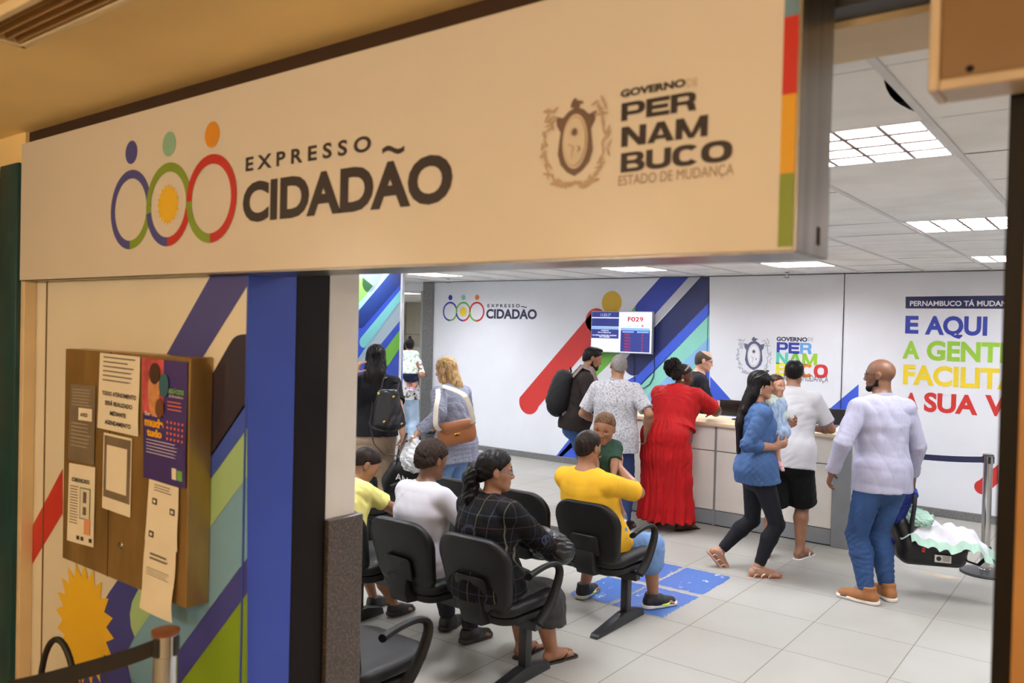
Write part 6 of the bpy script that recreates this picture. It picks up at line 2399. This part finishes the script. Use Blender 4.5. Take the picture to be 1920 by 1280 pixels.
# black bucket bag on her shoulder
bb_ = Sol()
c = LP(727, 765, 6.62, pos, hd)
bb_.sect((c + A3(0, 0, -.12), A3(1, 0, 0), A3(0, 1, 0), .15, .085), (c + A3(0, 0, .12), A3(1, 0, 0), A3(0, 1, 0), .085, .06), .03)
bb_.plane((0, 0, 1), c + A3(0, 0, .15))
bb_.disp(folds(105, .002, .12))
blk_leather = M('leather_black', (26, 27, 32), .32, vary=.08, bump=.12, bscale=160, bdist=.001)
bbag = bb_.build('handbag', blk_leather, None, .006)
place(bbag, *pos, hd)
tag(bbag, 'black leather bucket handbag on the shoulder of the woman in beige trousers', 'bag')
sh_ = bd.sh[1]
MB().tube([c + A3(-.06, 0, .13), c + A3(-.04, .02, .24), sh_ + A3(-.045, -.045, .05), sh_ + A3(-.04, .03, .062), sh_ + A3(-.02, .09, 0), c + A3(.08, .08, .2), c + A3(.07, .02, .13)], .012, 10, flat=.5).build('handle', blk_leather, bbag)
MB().tube([c + A3(-.12, -.03, .05), c + A3(-.135, -.06, -.12), c + A3(-.10, -.07, -.28), c + A3(-.02, -.08, -.36), c + A3(.10, -.06, -.38), c + A3(.16, 0, -.20)], .011, 10, flat=.5).build('long_strap', M('strap_brown', (52, 36, 30), .4), bbag)
gm = M('gold_metal', (214, 178, 96), .2, metal=1.0)
gb = MB()
for q_ in ((-.07, -.06, .12), (.05, -.075, .10), (-.02, -.09, -.10), (.12, -.05, -.12)):
    gb.box(c + A3(*q_), (.022, .02, .022), .006)
gb.build('fitting', gm, bbag)

# ---------- waiting people on the benches
def seated_legs(q0, q1):
    return dict(an=[q0, q1], kn=[(-.1, .6, 1), (.1, .6, 1)])


# woman in the plaid jacket
pos, hd = (-2.69, 3.36), 84
bd = Body(1.38, 'f', 1.28, limb=1.15, lean=-6, bend=14, head=(-38, -3, 0), hip=.505, hh=.212, wr=[A3(.02, .34, .66), A3(.14, .36, .66)], el=[(-1, -.4, -.4), (1, -.5, -.4)],
          **seated_legs(A3(-.07, .36, .062), A3(.10, .42, .062)), toe=(4, 10), palm=((.3, 0, -1), (-.3, 0, -1)), curl=(35, 35), hdir=((.5, .8, 0), (-.5, .8, 0)))
root = person(bd, sk_olive, 'woman in dark plaid jacket with hair in a bun and glasses, seated', *pos, hd, .006)
plaid = Mpattern('cloth_plaid', (12, 11, 13), [(0, (52, 58, 80), .02), (2, (44, 50, 70), .01), (0, (92, 92, 74), .085), (2, (64, 42, 38), .07), (1, (46, 50, 66), .03)], .13, .028)
bd.top(.020, 1.90, hem=-.02, amp=.006, seed=111, loose=.012).build('jacket', plaid, root, .0065)
S_ = Sol()
bd_r = bd.leg_r()
for q in (0, 1):
    S_.cone(bd.hj[q], bd.kn[q], bd_r[0] + .03, bd_r[1] + .05, .06)
    e = bd.kn[q] + (bd.an[q] - bd.kn[q]) * .62
    S_.cone(bd.kn[q], e, bd_r[1] + .045, bd_r[1] + .055, .08)
S_.sect((bd.sec[0][0], A3(1, 0, 0), A3(0, 1, 0), .19, .16), (bd.sec[3][0], A3(1, 0, 0), A3(0, 1, 0), .15, .12), .04)
S_.plane((0, 0, -1), (0, 0, .24))
S_.plane((0, 0, 1), (0, 0, .70))
S_.disp(folds(112, .006, .12))
S_.build('skirt', cloth('skirt_grey', (58, 58, 58), .08, .2, 150), root, .007)
for q in (0, 1):
    bd.flipflop(q, root, M('flip_black', (24, 22, 22), .6), M('flip_strap_black', (26, 24, 24), .5))
bd.face(root)
spectacles(bd, root, M('glasses_grey', (120, 124, 130), .25))
S_ = cap_hair(bd, .04, (.34, .80), (-.42, .18))
S_.disp(folds(115, .004, .05, (.4, 1, 1)))
S_.build('hair', h_black, root, .006)
S_ = Sol()
for k_ in range(7):
    r_ = random.Random(k_ + 40)
    bd.hell(S_, (r_.uniform(-.08, .08), -.62 + r_.uniform(-.06, .06), .42 - .10 * k_), (.20, .19, .16), k=.06)
S_.disp(folds(113, .006, .04))
S_.build('bun', h_black, root, .006)
b = MB()
for k_ in range(6):
    a = k_ / 6 * 2 * PI
    b.tube([bd.hp(.10 * math.cos(a), -.47, .42 + .10 * math.sin(a)), bd.hp(.17 * math.cos(a), -.52, .42 + .17 * math.sin(a))], [.006, .003], 6)
b.tube([bd.hp(.10 * math.cos(a), -.47, .42 + .10 * math.sin(a)) for a in np.linspace(0, 2 * PI, 14)], .006, 6)
b.build('hair_tie', M('tie_green', (120, 150, 60), .5), root)
# black handbag on her lap
S_ = Sol()
S_.cone(A3(.0, .44, .64), A3(.16, .40, .64), .075, .075, .04)
S_.cone(A3(.02, .40, .70), A3(.14, .36, .70), .05, .05, .05)
S_.disp(folds(114, .007, .07))
lb = S_.build('handbag', blk_leather, None, .006)
place(lb, *pos, hd)
tag(lb, 'shiny black handbag on the lap of the woman in plaid', 'bag')
MB().tube([A3(.0, .40, .70), A3(.03, .30, .78), A3(.10, .28, .78), A3(.15, .36, .70)], .010, 8).build('handle', blk_leather, lb)

# boy in the white tee
pos, hd = (-3.21, 3.39), 88
bd = Body(1.36, 'm', 1.06, lean=-2, bend=10, head=(-10, -12, 0), hip=.505, hh=.212, wr=[A3(-.10, .42, .66), A3(.20, .30, .78)], el=[(-1, -.4, -.6), (1, -.3, -.9)], **seated_legs(A3(-.12, .36, .062), A3(.12, .30, .062)))
root = person(bd, sk_brown, 'boy in white t-shirt with short curly hair seated, seen from behind', *pos, hd, .0065)
bd.top(.018, .85, hem=-.04, amp=.005, seed=121, loose=.022, wl=.2).build('t_shirt', cloth('tee_white', (198, 196, 204), .02, .12, 250), root, .0065)
bd.pants(.018, 1.9, seed=122).build('trousers', cloth('trouser_dark', (40, 42, 50)), root, .008)
for q in (0, 1):
    bd.shoe(q, root, M('shoe_black', (32, 32, 34), .5), M('sole_black', (44, 44, 44), .6), h=.007)
cap_hair(bd, .05, (.34, .80), (-.44, .20), curl=.022, seed=123).build('hair', hair_mat('curl_brown', (44, 33, 28), .7, .4, (1, 1, 1), 120), root, .006)
bd.face(root)

# boy in the yellow tee, bent forward
pos, hd = (-3.86, 3.38), 84
bd = Body(1.16, 'm', 1.06, lean=6, bend=18, side=-6, head=(-26, -34, 0), hip=.50, hh=.205, wr=[A3(-.08, .48, .62), A3(.10, .46, .62)], el=[(-1, -.3, -.6), (1, -.3, -.6)], **seated_legs(A3(-.10, .32, .06), A3(.10, .34, .06)))
root = person(bd, sk_olive, 'boy in pale yellow t-shirt bending his head down beside the white pillar', *pos, hd, .0065)
bd.top(.018, .85, hem=-.03, amp=.006, seed=131, loose=.02).build('t_shirt', cloth('tee_yellow', (238, 228, 138), .03, .12, 250), root, .0065)
bd.pants(.018, .95, seed=132).build('shorts', cloth('trouser_dark', (40, 42, 50)), root, .008)
for q in (0, 1):
    bd.shoe(q, root, M('shoe_black', (32, 32, 34), .5), M('sole_black', (44, 44, 44), .6), h=.007)
cap_hair(bd, .03, (.34, .80), (-.44, .20)).build('hair', h_dark, root, .006)
bd.face(root)

# man in yellow with the toddler on his lap
pos, hd = (-2.73, 4.58), 86
bd = Body(1.54, 'm', 1.12, lean=-27, bend=8, head=(-4, -4, 3), hip=.50, wr=[LP(1108, 872, 5.45, pos, hd), LP(1160, 876, 5.36, pos, hd)], el=[(-.5, -.2, -1), (1, .1, -.75)],
          **seated_legs(A3(-.30, .24, .064), A3(.16, .40, .064)), toe=(10, 24), palm=((.9, .3, 0), (-.9, .3, 0)), hdir=((.3, .5, .8), (-.3, .5, .9)), curl=(25, 25))
root = person(bd, sk_olive, 'man in bright yellow t-shirt and denim shorts seated, lifting a toddler', *pos, hd, .006)
bd.top(.016, .88, hem=-.03, amp=.0065, seed=141, loose=.014, wl=.18).build('t_shirt', cloth('tee_amber', (222, 172, 44), .03, .12, 250), root, .0065)
bd.pants(.026, 1.06, rise=.10, amp=.006, seed=142, flare=.02).build('shorts', denim_pale, root, .007)
snk = M('sneaker_black', (26, 27, 32), .6, vary=.1)
for q in (0, 1):
    o = bd.shoe(q, root, snk, M('sole_pale', (206, 204, 196), .5), high=.006)
    r_, f_, u_ = bd.foot_frame(q)
    g = bd.an[q] - u_ * .020 * bd.H
    for sgx in (1, -1):
        MB().tube([g + f_ * .02 * bd.H + r_ * sgx * .0285 * bd.H, g + f_ * .05 * bd.H + r_ * sgx * .029 * bd.H - u_ * .012, g + f_ * .075 * bd.H + r_ * sgx * .025 * bd.H + u_ * .002], [.003, .009, .002], 8).build('side_mark', M('neon_green', (196, 224, 60), .5), o)
cap_hair(bd, .028, (.34, .80), (-.44, .18), curl=.008, seed=143).build('hair', h_dark, root, .006)
bd.face(root)
yman = bd

tp = ray(1132, 860) * 5.50
tpos, th = (tp[0], tp[1]), -68
bd = Body(.80, 'm', 1.0, child=True, hh=.195, hip=.87, lean=6, head=(-6, -16, -6), wr=[LP(1150, 894, 5.28, tpos, th), LP(1124, 902, 5.24, tpos, th)], el=[(-1, -.2, -.4), (1, -.2, -.4)],
          an=[LP(1168, 966, 5.33, tpos, th), LP(1110, 968, 5.30, tpos, th)], kn=[(0, 1, 0), (0, 1, 0)], curl=(25, 25))
root = person(bd, sk_olive, 'toddler in dark green polo shirt standing on the lap of the man in yellow', *tpos, th, .005)
tg = cloth('toddler_green', (40, 66, 54), .06)
bd.top(.011, .85, hem=-.05, amp=.003, seed=151, loose=.008, wl=.07).build('polo_shirt', tg, root, .005)
bd.collar(root, cloth('toddler_collar', (52, 92, 74)), r=.040, hgt=.022, open_=.6)
b = MB()
for k_ in range(3):
    pz = bd.N + bd.R1 @ A3(0, .082 + .002 * k_, -.05 - .03 * k_)
    b.box(pz, (.008, .008, .008), .003)
b.build('button', M('button_pale', (214, 214, 206), .4), root)
bd.pants(.012, .95, seed=152).build('shorts', cloth('trouser_dark', (40, 42, 50)), root, .005)
for q in (0, 1):
    bd.shoe(q, root, M('toddler_shoe', (70, 78, 92), .6), sole_w, h=.004)
cap_hair(bd, .03, (.33, .84), (-.44, .30), curl=.010, seed=153).build('hair', h_toddler, root, .005)
bd.face(root, brow=(80, 58, 42), lip=(170, 100, 92))

# ---------- adult and child beyond the glass partition
ap = ray(762, 760) * 12.4
pos, hd = (ap[0], ap[1]), 120
bd = Body(1.62, 'f', 1.0, lean=0, hip=.84, wr=[A3(.12, .22, 1.12), LP(768, 692, 12.3, pos, hd)], el=[(-1, -.4, -.4), (1, -.6, -.5)], an=[A3(-.09, 0, .066), A3(.09, .03, .066)])
root = person(bd, sk_olive, 'adult in pale jeans behind the glass partition holding a child', *pos, hd, .009)
bd.top(.016, .95, hem=-.08, seed=161).build('t_shirt', Mspeckle('cloth_mono', [(.4, (226, 226, 226)), (.52, (226, 226, 226)), (.56, (40, 40, 44)), (.7, (40, 40, 44))], 12, .85), root, .009)
bd.pants(.016, 1.95, seed=162, knee=.01).build('jeans', cloth('jeans_ice', (168, 190, 214), .08), root, .009)
for q in (0, 1):
    bd.shoe(q, root, M('shoe_white', (220, 220, 218), .5), sole_w, h=.009)
cap_hair(bd, .03, (.34, .80), (-.44, .10)).build('hair', h_black, root, .008)
ap = ray(766, 690) * 12.15
pos, hd = (ap[0], ap[1]), 115
bd = Body(.95, 'f', 1.0, child=True, hh=.185, hip=1.19, lean=3, head=(20, 0, 0), wr=[None, None], an=[LP(766, 728, 12.1, pos, hd), LP(773, 728, 12.05, pos, hd)], foot_pitch=(10, 10))
root = person(bd, sk_olive, 'small child with dark hair carried behind the glass partition', *pos, hd, .008)
bd.top(.012, .8, hem=-.03, seed=171).build('t_shirt', Mspeckle('cloth_floral', [(.4, (226, 226, 220)), (.5, (226, 226, 220)), (.55, (100, 180, 150)), (.7, (226, 140, 120))], 20, .85), root, .008)
bd.pants(.018, .7, seed=172).build('shorts', cloth('navy_short', (40, 46, 78)), root, .008)
for q in (0, 1):
    bd.shoe(q, root, M('shoe_lilac', (176, 130, 180), .6), sole_w, h=.008)
S_ = cap_hair(bd, .04, (.34, .80), (-.44, .15))
bd.hell(S_, (0, -.05, 1.12), (.13, .13, .13), k=.05)
S_.build('hair', h_black, root, .008)
# ================================================================ INFANT SEAT, STROLLER AND LOOSE THINGS
# infant carrier hanging from the bald man's right hand
grip = ray(1716, 922) * 5.93
ch = 20.0
ca = empty('infant_car_seat', (0, 0, 0))
ax_u = A3(math.cos(math.radians(ch)), math.sin(math.radians(ch)), 0)     # long axis, towards the foot end
ax_v = A3(-ax_u[1], ax_u[0], 0)                                           # away from the camera
base = ray(1728, 1055) * 6.0
base = A3(base[0], base[1], base[2] + CAM_H)
ca.location = tuple(base)
ca.rotation_euler = (0, 0, math.radians(ch))
tag(ca, 'black infant car seat with navy lining hanging from the bald man\'s hand', 'car seat')
shell = Sol()
for v_ in (-1, 1):
    shell.cone((-.10, v_ * .135, .17), (.22, v_ * .135, .155), .07, .055, .03)
    shell.cone((-.16, v_ * .12, .30), (-.10, v_ * .135, .17), .05, .07, .03)
shell.cone((-.10, 0, .10), (.20, 0, .09), .10, .085, .05)
shell.cone((-.10, -.10, .10), (.20, -.10, .09), .09, .075, .03)
shell.cone((-.10, .10, .10), (.20, .10, .09), .09, .075, .03)
shell.cone((-.22, 0, .34), (-.12, 0, .14), .10, .11, .05, flat=(tuple(unit((1, 0, .5))), .6))
shell.ell((.04, 0, .27), (.20, .11, .14), k=.02, op='s')
shell.plane((0, 0, -1), (0, 0, .004))
shell.build('shell', M('seat_shell_black', (22, 22, 24), .42, vary=.1), ca, .006)
pad = Sol()
pad.cone((-.20, 0, .42), (-.13, 0, .16), .115, .115, .04, flat=(tuple(unit((1, 0, .4))), .45))
pad.cone((-.10, 0, .15), (.20, 0, .17), .12, .11, .04, flat=((0, 0, 1), .4))
pad.cone((.20, -.07, .165), (.33, -.06, .17), .05, .03, .03)
pad.cone((.20, .07, .165), (.33, .06, .17), .05, .03, .03)
pad.cone((.22, 0, .165), (.33, 0, .17), .07, .05, .03, flat=((0, 0, 1), .5))
pad.disp(folds(201, .004, .08))
navy_f = cloth('navy_lining', (36, 46, 110), .1)
pad.build('lining', navy_f, ca, .006)
hl = []
gl = grip + A3(0, 0, CAM_H) - base
gloc = A3(gl @ ax_u, gl @ ax_v, gl[2])
pts = [(-.11, -.185, .17), (-.105, -.19, .32), (-.09, -.185, .44), (-.08, -.14, gloc[2] - .03), (-.075, -.05, gloc[2]), (-.075, .05, gloc[2]), (-.08, .14, gloc[2] - .03), (-.09, .185, .44), (-.105, .19, .32), (-.11, .185, .17)]
h2 = []
for i in range(len(pts) - 1):
    for k_ in range(4):
        h2.append(Vector(pts[i]).lerp(Vector(pts[i + 1]), k_ / 4))
h2.append(Vector(pts[-1]))
for _ in range(2):
    h2 = [h2[0]] + [(h2[i - 1] + h2[i] * 2 + h2[i + 1]) / 4 for i in range(1, len(h2) - 1)] + [h2[-1]]
MB().tube(h2, .022, 12, flat=.7, up=(1, 0, 0)).build('handle', black_plastic, ca)
MB().tube(h2[13:-13], .026, 12).build('handle_pad', cloth('royal_lining', (44, 62, 160), .1), ca)
hood = Sol()
hood.cone((-.20, -.10, .34), (-.13, -.09, .50), .06, .05, .05)
hood.cone((-.20, .10, .34), (-.13, .09, .50), .06, .05, .05)
hood.cone((-.14, -.09, .50), (-.14, .09, .50), .05, .05, .03)
hood.disp(folds(202, .006, .06))
hood.build('hood', navy_f, ca, .006)
MB().bb((.05, -.200, .065), (.155, -.186, .118), .001).build('warning_label', M('label_white', (214, 214, 216), .5), ca, smooth=0)
MB().lathe([(0, 0), (.016, 0), (.016, .002), (0, .002)], seg=20).build('label_symbol', ink_dark, ca).matrix_local = Matrix.Translation((.075, -.2005, .092)) @ Matrix.Rotation(PI / 2, 4, 'X')
b = MB()
for k_ in range(5):
    b.bb((.10, -.2025, .076 + .008 * k_), (.148 - .004 * (k_ % 2), -.2005, .079 + .008 * k_))
b.build('text_lines', ink, ca, smooth=0)
MB().bb((-.035, -.205, .128), (-.015, -.18, .165), .003).build('red_clip', V('clip_red', (200, 40, 36)), ca, smooth=0)
sl = [(.22, -.12, .13), (.27, -.15, .08), (.34, -.14, .06), (.41, -.10, .12), (.42, -.07, .18)]
MB().tube(sl, .014, 8, flat=.35).build('buckle_strap', black_plastic, ca)

# ruffled baby blanket lying in the seat
bl_w = cloth('blanket_white', (210, 210, 216), .03)
bl_m = cloth('blanket_mint', (168, 200, 184), .05)


def drape(u, v_):
    """blanket surface over the carrier, u along the seat, v across"""
    x = -.13 + .55 * u
    y = (v_ - .5) * .50
    z = .30 - .05 * u - .55 * max(0, abs(y) - .12) * (1.2 - .5 * u) - .10 * max(0, u - .8) / .2
    z += .016 * math.sin(21 * u + 5 * v_) * math.sin(11 * v_ + 2) + .014 * math.sin(13 * v_ + 9 * u) + .010 * math.sin(34 * u - 17 * v_)
    return (x, y, z)


blk = MB().grid(lambda a, b_: drape(.03 + .94 * a, .06 + .88 * b_), 48, 40, .006).build('baby_blanket', bl_w)
blk.location = tuple(base)
blk.rotation_euler = (0, 0, math.radians(ch))
tag(blk, 'crumpled white baby blanket with mint ruffle lying in the infant car seat', 'blanket')


def ruffle(f, n):
    def g(a, b_):
        u, v_, ou, ov = f(a)
        p = A3(*drape(u, v_))
        w_ = .055 * b_
        return tuple(p + A3(ou * w_ + .006 * math.sin(46 * a) * b_, ov * w_, -w_ * .85 + .007 * b_ * math.sin(46 * a + 1)))
    return MB().grid(g, n, 3, .003)


ruffle(lambda a: (.97, .06 + .88 * a, 1, 0), 160).build('ruffle', bl_m, blk)
ruffle(lambda a: (.03 + .94 * a, .06, 0, -1), 180).build('ruffle', bl_m, blk)
ruffle(lambda a: (.03, .06 + .88 * a, -1, 0), 160).build('ruffle', bl_m, blk)
fold_ = Sol()
fold_.ell((-.05, -.02, .335), (.11, .15, .055), k=.02)
fold_.disp(folds(205, .012, .06))
fold_.build('folded_corner', bl_m, blk, .006)

# stroller behind the blonde woman
stl = ray(842, 870) * 7.75
sx, sy = stl[0], stl[1]
so = empty('stroller', (sx, sy, 0), math.radians(25))
tag(so, 'grey baby stroller behind the blonde woman', 'stroller')
grey_f = cloth('stroller_grey', (150, 152, 158), .08)
S_ = Sol()
S_.cone((0, .10, .52), (0, .32, .58), .17, .12, .05)
S_.cone((0, .10, .52), (0, -.16, .80), .17, .15, .05, flat=((0, 1, .6), .5))
S_.disp(folds(211, .006, .10))
S_.build('seat', grey_f, so, .009)
S_ = Sol()
S_.ell((0, -.10, .88), (.21, .26, .17), k=.02)
S_.ell((0, -.02, .80), (.18, .28, .17), k=.01, op='s')
S_.plane((0, 0, -1), (0, 0, .80))
S_.build('hood', grey_f, so, .009)
b = MB()
for q in (-1, 1):
    b.tube([(q * .21, .45, .10), (q * .21, .10, .45), (q * .21, -.25, .80), (q * .20, -.36, .90)], .013, 10)
    b.tube([(q * .21, -.35, .10), (q * .21, .05, .50)], .013, 10)
b.tube([(-.20, -.36, .90), (0, -.38, .91), (.20, -.36, .90)], .016, 10)
b.tube([(-.21, .30, .62), (0, .36, .64), (.21, .30, .62)], .018, 10)
b.build('frame', black_plastic, so)
for q in (-1, 1):
    for y_ in (.45, -.35):
        wv = MB().lathe([(0, -.02), (.05, -.02), (.085, -.018), (.10, -.012), (.10, .012), (.085, .018), (.05, .02), (0, .02)], seg=28).build('wheel', M('wheel_black', (30, 30, 30), .6), so)
        wv.matrix_local = Matrix.Translation((q * .235, y_, .10)) @ Matrix.Rotation(PI / 2, 4, 'Y')
bal = Sol()
bal.ell((.30, -.05, .60), (.11, .11, .12), k=0)
bg2 = bal.build('diaper_bag', cloth('grey_round_bag', (128, 128, 134), .08), None, .008)
bg2.location, bg2.rotation_euler = so.location, so.rotation_euler
tag(bg2, 'round grey bag hanging at the stroller behind the blonde woman', 'bag')
MB().tube([(.30, -.05, .71), (.26, -.05, .78), (.21, -.06, .72)], .006, 8).build('handle', black_plastic, bg2)

# black printed shopping bag between the two standing women
c = ray(762, 876) * 6.85
sb = empty('shopping_bag', (c[0], c[1], 0), math.radians(37))
tag(sb, 'black shopping bag with white lettering between the two standing women', 'bag')
bm_ = M('bag_black', (24, 23, 25), .4, vary=.1, bump=.25, bscale=14, bdist=.01)
S_ = Sol()
S_.cone((0, 0, .20), (0, 0, .62), .19, .15, .05, flat=((0, 1, 0), .5))
S_.cone((-.10, 0, .55), (.10, 0, .72), .10, .08, .05, flat=((0, 1, 0), .5))
S_.plane((0, 0, -1), (0, 0, .0))
S_.disp(folds(221, .004, .16))
S_.build('body', bm_, sb, .008)
lettering('lettering', 'ANGUS', M('label_white', (214, 214, 216)), -.07, .17, .60, .66, 0, sb, .02, 0, slope=-.10, plane=lambda X, Z, l: (X, -.135, Z))
MB().tube([(-.08, -.05, .70), (-.06, -.02, .86), (0, 0, .90), (.06, -.02, .86), (.08, -.05, .70)], .008, 8).build('handle', black_plastic, sb)

# navy pouch with an orange tag on the empty seat beside the man in yellow
S_ = Sol()
S_.cone((-2.985, 4.62, .505), (-2.965, 4.80, .515), .055, .05, .03)
S_.cone((-2.975, 4.66, .54), (-2.955, 4.78, .57), .035, .02, .03)
S_.disp(folds(231, .006, .06))
pc = S_.build('pouch', cloth('pouch_navy', (44, 56, 128), .08), None, .006)
tag(pc, 'navy cloth pouch with orange tag on the empty bench seat', 'bag')
MB().box((-2.99, 4.555, .50), (.06, .03, .04), .01).build('orange_tag', V('tag_orange', (224, 104, 44)), pc)
